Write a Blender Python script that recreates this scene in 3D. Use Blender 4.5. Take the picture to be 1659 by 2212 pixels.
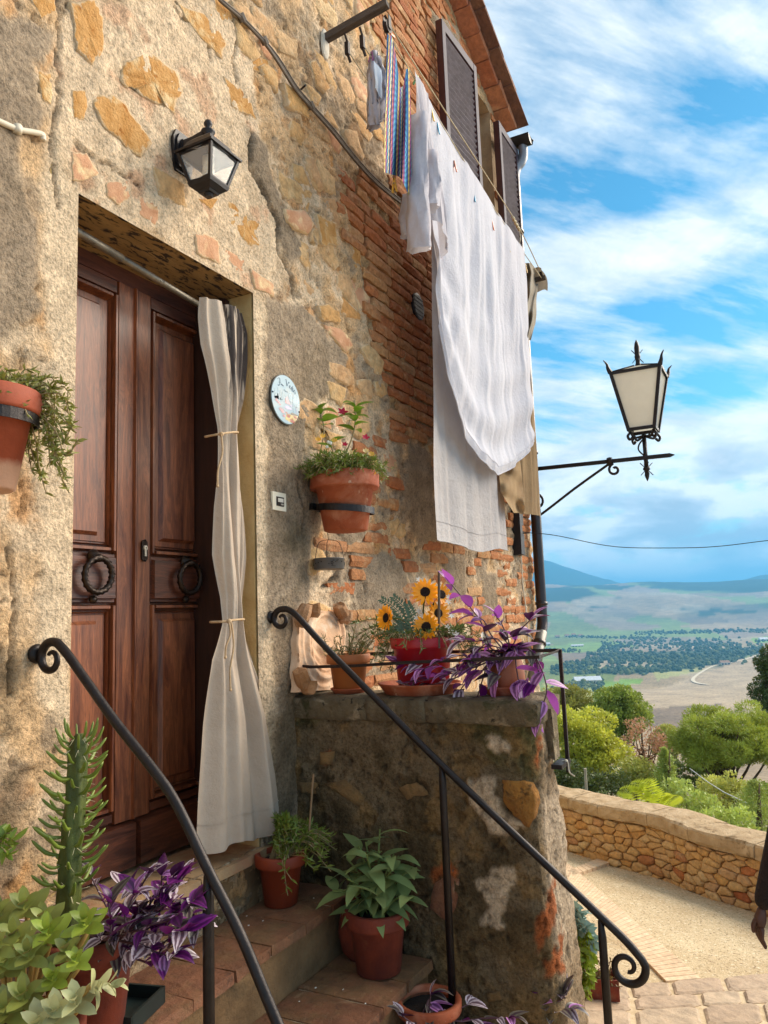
import bpy, math, random
import numpy as np
from mathutils import Vector, Matrix, Quaternion
random.seed(7); RNG = np.random.default_rng(7)
SC = bpy.context.scene
for o in list(bpy.data.objects): bpy.data.objects.remove(o)
COL = SC.collection

# ------------------------------------------------------------------ camera
RW = np.array([[0.46319994, 0.0991579, 0.88068923], [-0.88551766, 0.09227603, 0.45534999], [-0.03611496, -0.99078395, 0.13054832]])
CAM = np.array([0.0, -1.9, 0.0])
cd = bpy.data.cameras.new('camera'); cam = bpy.data.objects.new('camera', cd); COL.objects.link(cam)
cd.sensor_fit = 'AUTO'; cd.sensor_width = 36; cd.lens = 36 * 1661 / 2212
cd.clip_start = 0.05; cd.clip_end = 90000
mw = Matrix.Identity(4)
for i in range(3):
    mw[i][0] = RW[i, 0]; mw[i][1] = -RW[i, 1]; mw[i][2] = -RW[i, 2]; mw[i][3] = CAM[i]
cam.matrix_world = mw
SC.camera = cam
SC.view_settings.view_transform = 'Standard'; SC.view_settings.look = 'None'
SC.view_settings.exposure = 1.22; SC.view_settings.gamma = 1.0
SC.cycles.use_denoising = True
SC.cycles.max_bounces = 7; SC.cycles.diffuse_bounces = 4; SC.cycles.glossy_bounces = 3
SC.cycles.transmission_bounces = 5; SC.cycles.transparent_max_bounces = 12; SC.cycles.volume_bounces = 0

# ------------------------------------------------------------------ sky and sun
SUN = Vector((0.68, -0.54, 0.50)).normalized()
w = bpy.data.worlds.new('World'); SC.world = w; w.use_nodes = True
nt = w.node_tree; nt.nodes.clear()
def N(t, tree=None, **k):
    n = (tree or nt).nodes.new(t)
    for a, b in k.items(): setattr(n, a, b)
    return n
def mth(tree, op, a, b=None, c=None, clamp=False):
    n = tree.nodes.new('ShaderNodeMath'); n.operation = op; n.use_clamp = clamp
    for i, v in enumerate((a, b, c)):
        if v is None: continue
        if isinstance(v, (int, float)): n.inputs[i].default_value = v
        else: tree.links.new(v, n.inputs[i])
    return n.outputs[0]
def ramp(tree, fac, stops, interp='LINEAR'):
    n = tree.nodes.new('ShaderNodeValToRGB'); e = n.color_ramp; e.interpolation = interp
    while len(e.elements) > 1: e.elements.remove(e.elements[-1])
    for i, (p, c) in enumerate(stops):
        el = e.elements[0] if i == 0 else e.elements.new(p)
        el.position = p
        if isinstance(c, (int, float)): c = (c, c, c)
        el.color = (*c[:3], 1)
    if fac is not None: tree.links.new(fac, n.inputs[0])
    return n.outputs[0]
def mix(tree, f, a, b, mode='MIX'):
    n = tree.nodes.new('ShaderNodeMix'); n.data_type = 'RGBA'; n.blend_type = mode
    for s, v in ((n.inputs[0], f), (n.inputs[6], a), (n.inputs[7], b)):
        if isinstance(v, (int, float)): s.default_value = v
        elif isinstance(v, tuple): s.default_value = (*v[:3], 1)
        else: tree.links.new(v, s)
    return n.outputs[2]
def noise(tree, vec, scale, detail=5, rough=.55, dist=0.0, out=0):
    n = tree.nodes.new('ShaderNodeTexNoise'); n.inputs['Scale'].default_value = scale
    n.inputs['Detail'].default_value = detail; n.inputs['Roughness'].default_value = rough; n.inputs['Distortion'].default_value = dist
    if vec is not None: tree.links.new(vec, n.inputs['Vector'])
    return n.outputs[out]

sky = N('ShaderNodeTexSky', sky_type='NISHITA', sun_disc=False)
sky.sun_elevation = math.asin(SUN.z); sky.sun_rotation = math.atan2(SUN.x, SUN.y)
sky.air_density = 1.0; sky.dust_density = 0.4; sky.ozone_density = 2.5
tc = N('ShaderNodeTexCoord'); nrm = N('ShaderNodeVectorMath', operation='NORMALIZE')
nt.links.new(tc.outputs['Generated'], nrm.inputs[0]); D = nrm.outputs[0]
sx = N('ShaderNodeSeparateXYZ'); nt.links.new(D, sx.inputs[0]); dx, dy, dz = sx.outputs
a_r = mth(nt, 'ADD', mth(nt, 'MULTIPLY', dx, .463), mth(nt, 'MULTIPLY', dy, -.8855))
den = mth(nt, 'ADD', mth(nt, 'MAXIMUM', dz, 0.0), .16)
px_ = mth(nt, 'DIVIDE', dx, den); py_ = mth(nt, 'DIVIDE', dy, den)
cp = N('ShaderNodeCombineXYZ'); nt.links.new(px_, cp.inputs[0]); nt.links.new(py_, cp.inputs[1])
P2 = cp.outputs[0]
vm = N('ShaderNodeVectorMath', operation='MULTIPLY'); vm.inputs[1].default_value = (1, 1, 2.6); nt.links.new(D, vm.inputs[0])
n_band = noise(nt, P2, .75, 4, .5, .6)
st_a = mth(nt, 'ADD', mth(nt, 'MULTIPLY', px_, .459), mth(nt, 'MULTIPLY', py_, -.888)); st_b = mth(nt, 'ADD', mth(nt, 'MULTIPLY', px_, .888), mth(nt, 'MULTIPLY', py_, .459))
cs_ = N('ShaderNodeCombineXYZ'); nt.links.new(mth(nt, 'MULTIPLY', st_a, .42), cs_.inputs[0]); nt.links.new(mth(nt, 'SUBTRACT', st_b, mth(nt, 'MULTIPLY', st_a, .35)), cs_.inputs[1])
n_fine = noise(nt, cs_.outputs[0], 4.2, 13, .62, .18)
n_puff = noise(nt, vm.outputs[0], 9.0, 12, .60, .15)
n_grey = noise(nt, vm.outputs[0], 6.0, 6, .55, .2)
t_ = mth(nt, 'SUBTRACT', dz, mth(nt, 'MULTIPLY', a_r, .13))
t_ = mth(nt, 'ADD', t_, mth(nt, 'MULTIPLY', mth(nt, 'SUBTRACT', n_band, .5), .075))
cover = ramp(nt, mth(nt, 'ADD', t_, .1), [(0.0, .62), (.1, .66), (.16, .70), (.2, .72), (.265, .66), (.295, .40), (.325, .50), (.345, .58), (.375, .40), (.41, .32), (.445, .62), (.49, .60), (.515, .32), (.56, .26), (.60, .52), (.66, .58), (.8, .50), (1.0, .50)])
low = ramp(nt, dz, [(.0, 1.0), (.12, .9), (.24, .0)])
nn = mix(nt, low, n_fine, n_puff)
mask = mth(nt, 'ADD', cover, mth(nt, 'MULTIPLY', mth(nt, 'SUBTRACT', nn, .5), 1.9))
mask = mix(nt, low, ramp(nt, mask, [(.22, 0.0), (.42, .38), (.62, .82), (.85, 1.0)]), ramp(nt, mask, [(.34, 0.12), (.50, .55), (.60, .95), (.7, 1.0)]))
gz = mth(nt, 'MULTIPLY', mth(nt, 'SUBTRACT', n_grey, .5), 2.2)
gsh = ramp(nt, mth(nt, 'ADD', gz, .5), [(.22, (3.6, 4.2, 4.9)), (.40, (5.8, 6.3, 6.8)), (.52, (9.2, 9.1, 8.8)), (.9, (10.4, 10.2, 9.7))])
hi = mix(nt, low, ramp(nt, noise(nt, P2, 4.5, 10, .62, .4), [(.30, (5.4, 6.1, 6.7)), (.52, (7.8, 8.0, 7.9)), (.68, (9.4, 9.3, 8.9))]), gsh)
skyc = mix(nt, 1.0, sky.outputs[0], (.66, 1.10, 1.10), 'MULTIPLY')
hs = N('ShaderNodeHueSaturation'); hs.inputs['Saturation'].default_value = 1.12; nt.links.new(skyc, hs.inputs['Color'])
fin = mix(nt, mask, hs.outputs[0], hi)
bg = N('ShaderNodeBackground'); bg.inputs['Strength'].default_value = .066; nt.links.new(fin, bg.inputs['Color'])
wo = N('ShaderNodeOutputWorld'); nt.links.new(bg.outputs[0], wo.inputs[0])

sd = bpy.data.lights.new('sun', 'SUN'); sd.energy = 3.3; sd.angle = math.radians(48); sd.color = (1.0, .87, .70)
so = bpy.data.objects.new('sun', sd); COL.objects.link(so)
so.rotation_mode = 'QUATERNION'; so.rotation_quaternion = SUN.to_track_quat('Z', 'Y'); so.location = (20, -20, 20)

# ------------------------------------------------------------------ rays of the photograph (1659 x 2212 reading) onto real planes
def _ray(u, v): return RW @ np.array([(u - 829.5) / 1661., (v - 1106.) / 1661., 1.])
def FW(u, v, y=0.0): r = _ray(u, v); return CAM + r * ((y - CAM[1]) / r[1])
def FX(u, v, x): r = _ray(u, v); return CAM + r * ((x - CAM[0]) / r[0])
def FZ(u, v, z): r = _ray(u, v); return CAM + r * ((z - CAM[2]) / r[2])
def FD(u, v, d): return CAM + _ray(u, v) * d          # at a depth d in metres

# ------------------------------------------------------------------ build helpers
ORG = {}
def lin(h):
    if isinstance(h, str):
        h = h.lstrip('#'); h = [int(h[i:i + 2], 16) / 255 for i in (0, 2, 4)]
        return tuple((c / 12.92 if c <= .04045 else ((c + .055) / 1.055) ** 2.4) for c in h)
    return tuple(h)
def tag(o, label=None, cat=None, group=None, kind=None):
    if label: o['label'] = label
    if cat: o['category'] = cat
    if group: o['group'] = group
    if kind: o['kind'] = kind
    return o
def thing(name, label, cat, loc, group=None):
    o = bpy.data.objects.new(name, None); COL.objects.link(o); o.location = Vector(loc); o.empty_display_size = .1
    ORG[o] = Vector(loc); return tag(o, label, cat, group)
def mesh_data(name, V, F, m, smooth=False, uvs=None, cols=None):
    me = bpy.data.meshes.new(name)
    V = np.asarray(V, dtype=np.float32).reshape(-1, 3)
    if isinstance(F, np.ndarray):
        n, k = F.shape
        me.vertices.add(len(V)); me.vertices.foreach_set('co', V.ravel())
        me.loops.add(n * k); me.loops.foreach_set('vertex_index', F.astype(np.int32).ravel())
        me.polygons.add(n); me.polygons.foreach_set('loop_start', np.arange(0, n * k, k, dtype=np.int32))
        me.polygons.foreach_set('loop_total', np.full(n, k, dtype=np.int32))
        me.update(calc_edges=True)
    else:
        me.from_pydata(V.tolist(), [], F); me.update()
    if m is not None: me.materials.append(m)
    if smooth: me.polygons.foreach_set('use_smooth', np.ones(len(me.polygons), dtype=bool))
    if uvs is not None:
        ul = me.uv_layers.new(name='UVMap'); li = np.empty(len(me.loops), dtype=np.int32); me.loops.foreach_get('vertex_index', li)
        ul.data.foreach_set('uv', np.asarray(uvs, dtype=np.float32)[li].ravel())
    if cols is not None:
        at = me.color_attributes.new('Col', 'FLOAT_COLOR', 'POINT'); c4 = np.ones((len(V), 4), dtype=np.float32); c4[:, :3] = cols
        at.data.foreach_set('color', c4.ravel())
    return me
def put(name, me, parent=None, loc=(0, 0, 0), mat=None):
    o = bpy.data.objects.new(name, me); COL.objects.link(o)
    po = Vector((0, 0, 0))
    if parent is not None: o.parent = parent; po = ORG[parent]
    if mat is not None:
        m = mat.copy(); m.translation = m.translation - po; o.matrix_basis = m
        ORG[o] = mat.translation.copy()
    else:
        o.location = Vector(loc) - po; ORG[o] = Vector(loc)
    return o
def obj(name, V, F, m, parent=None, smooth=False, uvs=None, cols=None):
    V = np.asarray(V, dtype=np.float64).reshape(-1, 3)
    if parent is None:
        lo, hi_ = V.min(0), V.max(0); og = np.array([(lo[0] + hi_[0]) / 2, (lo[1] + hi_[1]) / 2, lo[2]])
    else: og = V.mean(0)
    return put(name, mesh_data(name, V - og, F, m, smooth, uvs, cols), parent, og)

class G:
    """collects shapes into one mesh"""
    def __init__(s): s.V = []; s.F = []; s.U = []
    def add(s, V, F, U=None):
        n = len(s.V); s.V += [tuple(v) for v in V]; s.F += [tuple(i + n for i in f) for f in F]
        s.U += list(U) if U is not None else [(0, 0)] * len(V); return s
    def box(s, c, size, R=None, jit=0):
        sx, sy, sz = [k / 2 for k in size]; V = []
        for x in (-1, 1):
            for y in (-1, 1):
                for z in (-1, 1):
                    p = Vector((x * sx, y * sy, z * sz))
                    if jit: p += Vector([random.uniform(-jit, jit) for _ in range(3)])
                    if R is not None: p = R @ p
                    V.append(p + Vector(c))
        return s.add(V, [(0, 1, 3, 2), (4, 6, 7, 5), (0, 4, 5, 1), (2, 3, 7, 6), (0, 2, 6, 4), (1, 5, 7, 3)])
    def bbox(s, a, b, **k): a = Vector(a); b = Vector(b); return s.box((a + b) / 2, [abs(q) for q in (b - a)], **k)
    def tube(s, P, r, n=8, cap=True, closed=False, flat=None):
        P = [Vector(p) for p in P]; m = len(P)
        rs = r if isinstance(r, (list, tuple)) else [r] * m
        T = []
        for i in range(m):
            a = P[(i - 1) % m] if (closed or i > 0) else P[i]; b = P[(i + 1) % m] if (closed or i < m - 1) else P[i]
            t = (b - a); T.append(t.normalized() if t.length > 1e-9 else Vector((0, 0, 1)))
        up = Vector((0, 0, 1)) if abs(T[0].z) < .9 else Vector((1, 0, 0))
        nv = T[0].cross(up).normalized(); V = []; 
        for i in range(m):
            nv = (nv - T[i] * nv.dot(T[i]));
            nv = nv.normalized() if nv.length > 1e-6 else T[i].orthogonal().normalized()
            bv = T[i].cross(nv)
            for k in range(n):
                a = 2 * math.pi * k / n + (math.pi / 4 if n == 4 else 0)
                V.append(P[i] + (nv * math.cos(a) + bv * math.sin(a) * (flat or 1)) * rs[i])
        F = []
        for i in range(m if closed else m - 1):
            j = (i + 1) % m
            for k in range(n): F.append((i * n + k, i * n + (k + 1) % n, j * n + (k + 1) % n, j * n + k))
        if cap and not closed: F += [tuple(range(n))[::-1], tuple((m - 1) * n + k for k in range(n))]
        return s.add(V, F)
    def lathe(s, c, prof, n=24, R=None, cap=True):
        V = []; F = []; c = Vector(c)
        for r_, z in prof:
            for k in range(n):
                a = 2 * math.pi * k / n; p = Vector((r_ * math.cos(a), r_ * math.sin(a), z))
                V.append(c + (R @ p if R is not None else p))
        for i in range(len(prof) - 1):
            for k in range(n): F.append((i * n + k, i * n + (k + 1) % n, (i + 1) * n + (k + 1) % n, (i + 1) * n + k))
        if cap: F += [tuple(range(n))[::-1], tuple((len(prof) - 1) * n + k for k in range(n))]
        return s.add(V, F)
    def prism(s, pts, fn, d0, d1):
        """2-D outline pts put through fn(a, b, depth)"""
        n = len(pts); V = [fn(a, b, d0) for a, b in pts] + [fn(a, b, d1) for a, b in pts]
        return s.add(V, [tuple(range(n))[::-1], tuple(range(n, 2 * n))] + [(i, (i + 1) % n, n + (i + 1) % n, n + i) for i in range(n)])
    def ball(s, c, r, n=8, sq=(1, 1, 1)):
        V = []; F = []; c = Vector(c); m = max(4, n // 2 + 1)
        for i in range(1, m):
            th = math.pi * i / m
            for k in range(n):
                a = 2 * math.pi * k / n; V.append(c + Vector((math.sin(th) * math.cos(a) * r * sq[0], math.sin(th) * math.sin(a) * r * sq[1], math.cos(th) * r * sq[2])))
        for i in range(m - 2):
            for k in range(n): F.append((i * n + k, (i + 1) * n + k, (i + 1) * n + (k + 1) % n, i * n + (k + 1) % n))
        t = len(V); V += [c + Vector((0, 0, r * sq[2])), c - Vector((0, 0, r * sq[2]))]
        for k in range(n): F.append((t, k, (k + 1) % n)); F.append((t + 1, (m - 2) * n + (k + 1) % n, (m - 2) * n + k))
        return s.add(V, F)
    def out(s, name, m, parent=None, smooth=False): return obj(name, s.V, s.F, m, parent, smooth, s.U if any(u != (0, 0) for u in s.U) else None)
def smooth_path(P, k=6):
    P = [Vector(p) for p in P]; R = []
    for i in range(len(P) - 1):
        p0 = P[max(i - 1, 0)]; p1 = P[i]; p2 = P[i + 1]; p3 = P[min(i + 2, len(P) - 1)]
        for j in range(k):
            t = j / k; R.append(.5 * ((2 * p1) + (p2 - p0) * t + (2 * p0 - 5 * p1 + 4 * p2 - p3) * t * t + (3 * p1 - p0 - 3 * p2 + p3) * t ** 3))
    R.append(P[-1]); return R

def voronoi(pts, box, k=16):
    # cells of jittered points: tight irregular masonry outlines
    P = np.array(pts); out_ = []
    for i, p in enumerate(P):
        d = np.hypot(*(P - p).T); nb = np.argsort(d)[1:k + 1]; r = 3 * d[nb[min(5, len(nb) - 1)]]
        poly = [(p[0] - r, p[1] - r), (p[0] + r, p[1] - r), (p[0] + r, p[1] + r), (p[0] - r, p[1] + r)]
        for j in nb:
            m_ = (p + P[j]) / 2; n_ = P[j] - p; q = []
            for a in range(len(poly)):
                A, B = np.array(poly[a]), np.array(poly[(a + 1) % len(poly)]); da, db = (A - m_).dot(n_), (B - m_).dot(n_)
                if da <= 0: q.append(tuple(A))
                if (da < 0) != (db < 0) and da != db: q.append(tuple(A + (B - A) * da / (da - db)))
            poly = q
            if len(poly) < 3: break
        out_.append(poly)
    return out_
def masonry(x0, x1, z0, z1, w_, h_, jit=.38):
    # staggered jittered rows -> cells in real metres
    pts = []; r = 0; z = z0
    while z < z1:
        x = x0 + (r % 2) * w_ * .5
        while x < x1: pts.append(((x + random.uniform(-jit, jit) * w_) / w_, (z + random.uniform(-jit, jit) * h_) / h_)); x += w_ * random.choice([.7, .9, 1.1, 1.3])
        z += h_; r += 1
    return [[(a * w_, b_ * h_) for a, b_ in c] for c in voronoi(pts, None)]
def tidy(poly, joint):
    # drop tiny edges, draw the outline in by the joint width
    q = [poly[i] for i in range(len(poly)) if math.hypot(poly[i][0] - poly[i - 1][0], poly[i][1] - poly[i - 1][1]) > .012]
    if len(q) < 4: return None
    cx = sum(p[0] for p in q) / len(q); cz = sum(p[1] for p in q) / len(q); o = []
    for a, b_ in q: d = math.hypot(a - cx, b_ - cz) + 1e-6; f = max(.4, 1 - joint / d); o.append((cx + (a - cx) * f, cz + (b_ - cz) * f))
    return o
# numpy value noise
def vnoise(x, y, seed=0):
    xi = np.floor(x).astype(np.int64); yi = np.floor(y).astype(np.int64); xf = x - xi; yf = y - yi
    def h(a, b):
        n = (a * 374761393 + b * 668265263 + seed * 1442695041) & 0x7fffffff
        n = ((n ^ (n >> 13)) * 1274126177) & 0x7fffffff
        return ((n ^ (n >> 16)) & 0xffff) / 65535.0
    u = xf * xf * (3 - 2 * xf); v = yf * yf * (3 - 2 * yf)
    return (h(xi, yi) * (1 - u) + h(xi + 1, yi) * u) * (1 - v) + (h(xi, yi + 1) * (1 - u) + h(xi + 1, yi + 1) * u) * v
def fbm(x, y, seed=0, o=5, g=.5):
    s = 0; a = 1; t = 0
    for i in range(o): s = s + a * vnoise(x * 2 ** i + 17.3 * i, y * 2 ** i + 9.1 * i, seed + i); t += a; a *= g
    return s / t
def inpoly(px, py, poly):
    px = np.asarray(px); py = np.asarray(py); r = np.zeros(px.shape, bool); n = len(poly); j = n - 1
    for i in range(n):
        xi, yi = poly[i]; xj, yj = poly[j]
        c = ((yi > py) != (yj > py)) & (px < (xj - xi) * (py - yi) / (yj - yi + 1e-12) + xi); r ^= c; j = i
    return r
def sstep(a, b, x): t = np.clip((x - a) / (b - a), 0, 1); return t * t * (3 - 2 * t)

# ------------------------------------------------------------------ materials
def pmat(name, c1, c2=None, scale=8.0, rough=.7, bump=0.0, bscale=60.0, metal=0.0, contrast=(.35, .65), extra=None, rand=None, vcol=False, coat=0, spec=.5, bump2=None, detail=6, stretch=None, speck=None, edge=False):
    m = bpy.data.materials.new(name); m.use_nodes = True; t = m.node_tree; b = t.nodes['Principled BSDF']
    geo = t.nodes.new('ShaderNodeNewGeometry'); P = geo.outputs['Position']
    if stretch:
        mp = t.nodes.new('ShaderNodeVectorMath'); mp.operation = 'MULTIPLY'; mp.inputs[1].default_value = stretch; t.links.new(P, mp.inputs[0]); P = mp.outputs[0]
    c1 = lin(c1); c2 = lin(c2) if c2 is not None else tuple(x * .72 for x in c1)
    col = ramp(t, noise(t, P, scale, detail, .6), [(contrast[0], c2), (contrast[1], c1)])
    if vcol:
        at = t.nodes.new('ShaderNodeVertexColor'); at.layer_name = 'Col'
        f = ramp(t, noise(t, P, scale, detail, .65), [(contrast[0], .70), (contrast[1], 1.12)])
        col = mix(t, 1.0, at.outputs[0], f, 'MULTIPLY')
        f2 = ramp(t, noise(t, P, bscale * 1.3, 4, .7), [(.30, .48), (.50, 1.0), (.72, 1.28)])
        col = mix(t, 1.0, col, f2, 'MULTIPLY')
    if extra:                                   # (colour, noise scale, lo, hi)
        for ec, es, lo, hi_ in extra:
            col = mix(t, ramp(t, noise(t, P, es, 6, .62, .4), [(lo, 0.0), (hi_, 1.0)]), col, lin(ec))
    if rand:                                    # per piece variation
        oi = t.nodes.new('ShaderNodeObjectInfo')
        col = mix(t, rand[0], col, ramp(t, oi.outputs['Random'], [(i / max(1, len(rand[1]) - 1), lin(c)) for i, c in enumerate(rand[1])]))
        f = ramp(t, noise(t, P, scale * 2.2, 5, .65), [(.3, .68), (.62, 1.12)]); col = mix(t, 1.0, col, f, 'MULTIPLY')
    if edge:                                    # mortar smeared over the outline of a piece
        at = t.nodes.new('ShaderNodeVertexColor'); at.layer_name = 'Col'
        k_ = mth(t, 'ADD', at.outputs[0], mth(t, 'MULTIPLY', mth(t, 'SUBTRACT', noise(t, P, 34, 5, .65), .5), 1.5)); col = mix(t, ramp(t, k_, [(.34, 0.0), (.62, 1.0)]), mix(t, noise(t, P, 20), lin('#c9a878'), tuple(CREAM)), col)
    if speck: col = mix(t, ramp(t, noise(t, P, speck[1], 3, .6), [(speck[2], 0.0), (speck[2] + .06, 1.0)]), col, lin(speck[0]))
    t.links.new(col, b.inputs['Base Color'])
    b.inputs['Roughness'].default_value = rough; b.inputs['Metallic'].default_value = metal; b.inputs['Specular IOR Level'].default_value = spec
    if coat: b.inputs['Coat Weight'].default_value = coat; b.inputs['Coat Roughness'].default_value = .25
    if bump:
        h = noise(t, P, bscale, 7, .68)
        if bump2: h = mth(t, 'ADD', h, mth(t, 'MULTIPLY', noise(t, P, bump2[0], 6, .6), bump2[1]))
        bn = t.nodes.new('ShaderNodeBump'); bn.inputs['Strength'].default_value = bump; bn.inputs['Distance'].default_value = .02
        t.links.new(h, bn.inputs['Height']); t.links.new(bn.outputs[0], b.inputs['Normal'])
    return m
def leafmat(name, front, back=None, stripe=None, trans=.25, rough=.45, var=.25, ns=14):
    m = bpy.data.materials.new(name); m.use_nodes = True; t = m.node_tree; b = t.nodes['Principled BSDF']; o = t.nodes['Material Output']
    geo = t.nodes.new('ShaderNodeNewGeometry'); oi = t.nodes.new('ShaderNodeObjectInfo')
    v = noise(t, geo.outputs['Position'], ns, 4, .6)
    f = lin(front); col = ramp(t, v, [(.3, tuple(x * (1 - var) for x in f)), (.7, tuple(min(1, x * (1 + var)) for x in f))])
    if stripe:
        uv = t.nodes.new('ShaderNodeUVMap'); s = t.nodes.new('ShaderNodeSeparateXYZ'); t.links.new(uv.outputs[0], s.inputs[0])
        u = mth(t, 'ABSOLUTE', mth(t, 'SUBTRACT', s.outputs[0], .5)); sc = lin(stripe)
        col = mix(t, ramp(t, u, [(.06, 0.0), (.12, 1.0), (.28, 1.0), (.36, 0.0)]), col, sc)
    if back: col = mix(t, geo.outputs['Backfacing'], col, lin(back))
    hs_ = t.nodes.new('ShaderNodeHueSaturation'); t.links.new(col, hs_.inputs['Color'])
    t.links.new(mth(t, 'ADD', mth(t, 'MULTIPLY', oi.outputs['Random'], .5), .75), hs_.inputs['Value'])
    t.links.new(hs_.outputs[0], b.inputs['Base Color']); b.inputs['Roughness'].default_value = rough
    tr = t.nodes.new('ShaderNodeBsdfTranslucent'); t.links.new(hs_.outputs[0], tr.inputs[0])
    mx = t.nodes.new('ShaderNodeMixShader'); mx.inputs[0].default_value = trans
    t.links.new(b.outputs[0], mx.inputs[1]); t.links.new(tr.outputs[0], mx.inputs[2]); t.links.new(mx.outputs[0], o.inputs[0])
    return m
def clothmat(name, c, c2=None, trans=.3, bscale=120, bump=.25, uvtex=None):
    m = pmat(name, c, c2 or tuple(x * .93 for x in lin(c)), scale=5, rough=.9, bump=bump, bscale=bscale, spec=.15)
    t = m.node_tree; b = t.nodes['Principled BSDF']; o = t.nodes['Material Output']
    src = b.inputs['Base Color'].links[0].from_socket
    if uvtex: src = uvtex(t, src); t.links.new(src, b.inputs['Base Color'])
    tr = t.nodes.new('ShaderNodeBsdfTranslucent'); t.links.new(src, tr.inputs[0])
    mx = t.nodes.new('ShaderNodeMixShader'); mx.inputs[0].default_value = trans
    t.links.new(b.outputs[0], mx.inputs[1]); t.links.new(tr.outputs[0], mx.inputs[2]); t.links.new(mx.outputs[0], o.inputs[0])
    return m
CREAM = np.array(lin('#e8ccaa')); GREY = np.array(lin('#a8937b')); BUFF = np.array(lin('#e2bb8e')); ORANGE = np.array(lin('#c98a48')); PINK = np.array(lin('#cf9a76')); DARK = np.array(lin('#7d6a52'))
M = {}
M['wall'] = pmat('old_wall_render', '#ffffff', vcol=True, scale=16, rough=.93, bump=1.0, bscale=62, bump2=(16, 1.2), spec=.2, contrast=(.3, .68))
M['stone'] = pmat('wall_stone', '#cfa065', '#b98648', scale=14, rough=.92, bump=.8, bscale=75, bump2=(20, 1.0), spec=.2, rand=(.7, ['#cf9a5e', '#dcb98a', '#d5a468', '#dab890', '#cfa47c', '#e0c59c', '#c98e50']), extra=[('#e2c698', 10, .54, .64), ('#8f7a5e', 22, .62, .70)], edge=True)
M['stone_o'] = pmat('ochre_stone', '#d6a468', '#c08a4c', scale=18, rough=.92, bump=.8, bscale=80, bump2=(24, 1.0), spec=.2, extra=[('#e2c494', 9, .56, .66), ('#a8692c', 30, .58, .68)], edge=True)
M['stone_p'] = pmat('pink_stone', '#d3a380', '#c08a66', scale=14, rough=.92, bump=.5, bscale=80, spec=.2, extra=[('#e2c698', 10, .54, .66)], edge=True)
M['brick'] = pmat('old_brick', '#b56b41', '#9b5634', scale=18, rough=.9, bump=.65, bscale=85, bump2=(26, .9), spec=.2, rand=(.7, ['#b06a42', '#bd8054', '#a3623f', '#c49a6a', '#b1764e', '#cba67a', '#a57250']), extra=[('#cfb088', 11, .54, .64), ('#5d3a26', 24, .62, .70)])
M['joint'] = pmat('mortar', '#c3a57b', '#9b8060', scale=12, rough=.95, bump=.8, bscale=50)
M['wood'] = None
M['iron'] = pmat('black_iron', '#211b1a', '#2c2523', scale=30, rough=.42, bump=.15, bscale=120, metal=.55)
M['iron_rust'] = pmat('rusty_iron', '#33241d', '#231a18', scale=25, rough=.6, bump=.25, bscale=90, metal=.4)
M['steel'] = pmat('dull_steel', '#8d8272', '#6f675c', scale=20, rough=.45, bump=.1, bscale=60, metal=.6, speck=('#4e463d', 60, .62))
M['terra'] = pmat('terracotta', '#a4522e', '#8f4222', scale=9, rough=.8, bump=.2, bscale=90, extra=[('#b8785a', 6, .52, .68), ('#6d3219', 14, .62, .72), ('#c9a48a', 20, .66, .74)])
M['terra_old'] = pmat('weathered_terracotta', '#84361c', '#642413', scale=10, rough=.8, bump=.2, bscale=70, extra=[('#8e5a3c', 7, .6, .74)])
M['terra_pale'] = pmat('pale_terracotta', '#b9754e', '#a5623d', scale=8, rough=.85, bump=.3, bscale=60)
M['redplastic'] = pmat('red_plastic', '#b01722', '#a3121c', scale=3, rough=.4)
M['soil'] = pmat('potting_soil', '#2a1d14', '#1a120c', scale=60, rough=1, bump=1, bscale=90)
M['glass'] = None
# ================================================================== HOUSE
DX0, DX1, DZ0, DZ1, DY = 1.620, 2.535, -0.878, 1.3725, 0.28
WX0, WX1, WZ0, WZ1 = 5.34, 5.96, 2.95, 4.28
def zroof(x): return 4.689 - .368 * (x - 5.086)
house = thing('old_house', 'old rubble stone and brick house wall with flaking plaster and a panelled double door', 'house', (2.5, 0, -1.7))
def pw(poly, y=0.0): return [(p[0], p[2]) for p in (FW(u, v, y) for u, v in poly)]
Z_GREY = [pw(p) for p in (
    [(-40, 10), (55, 40), (120, 82), (122, 130), (80, 145), (85, 220), (92, 285), (55, 305), (45, 340), (58, 440), (85, 500), (88, 560), (70, 640), (95, 660), (60, 720), (-40, 760)],
    [(570, 640), (600, 650), (650, 660), (700, 715), (748, 770), (742, 805), (715, 830), (690, 870), (662, 905), (655, 960), (650, 1020), (690, 1060), (700, 1110), (668, 1180), (668, 1300), (640, 1400), (660, 1480), (640, 1800), (592, 1800), (592, 1480), (580, 1320), (574, 1000)],
    [(540, 280), (568, 300), (582, 360), (602, 430), (642, 500), (650, 560), (630, 575), (605, 540), (598, 480), (572, 430), (545, 360)],
    [(725, 1060), (775, 1080), (790, 1150), (760, 1190), (735, 1140)], [(790, 1210), (850, 1190), (880, 1260), (870, 1330), (820, 1350), (790, 1300)],
    [(880, 950), (930, 980), (945, 1160), (900, 1190), (870, 1080)], [(960, 1200), (1010, 1210), (1000, 1290), (965, 1300)], [(1040, 1230), (1075, 1240), (1070, 1330), (1045, 1330)],
    [(930, 20), (990, 60), (1000, 120), (950, 90)])]
Z_SMOOTH = [pw(p) for p in ([(95, 300), (125, 260), (150, 390), (172, 420), (172, 700), (150, 1600), (80, 1500), (95, 1120), (60, 1000), (100, 900), (110, 760), (90, 640), (85, 560), (95, 480)],
    [(540, 630), (565, 645), (575, 660), (573, 1000), (580, 1320), (592, 1480), (592, 1800), (560, 1800), (545, 1000)])]
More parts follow.
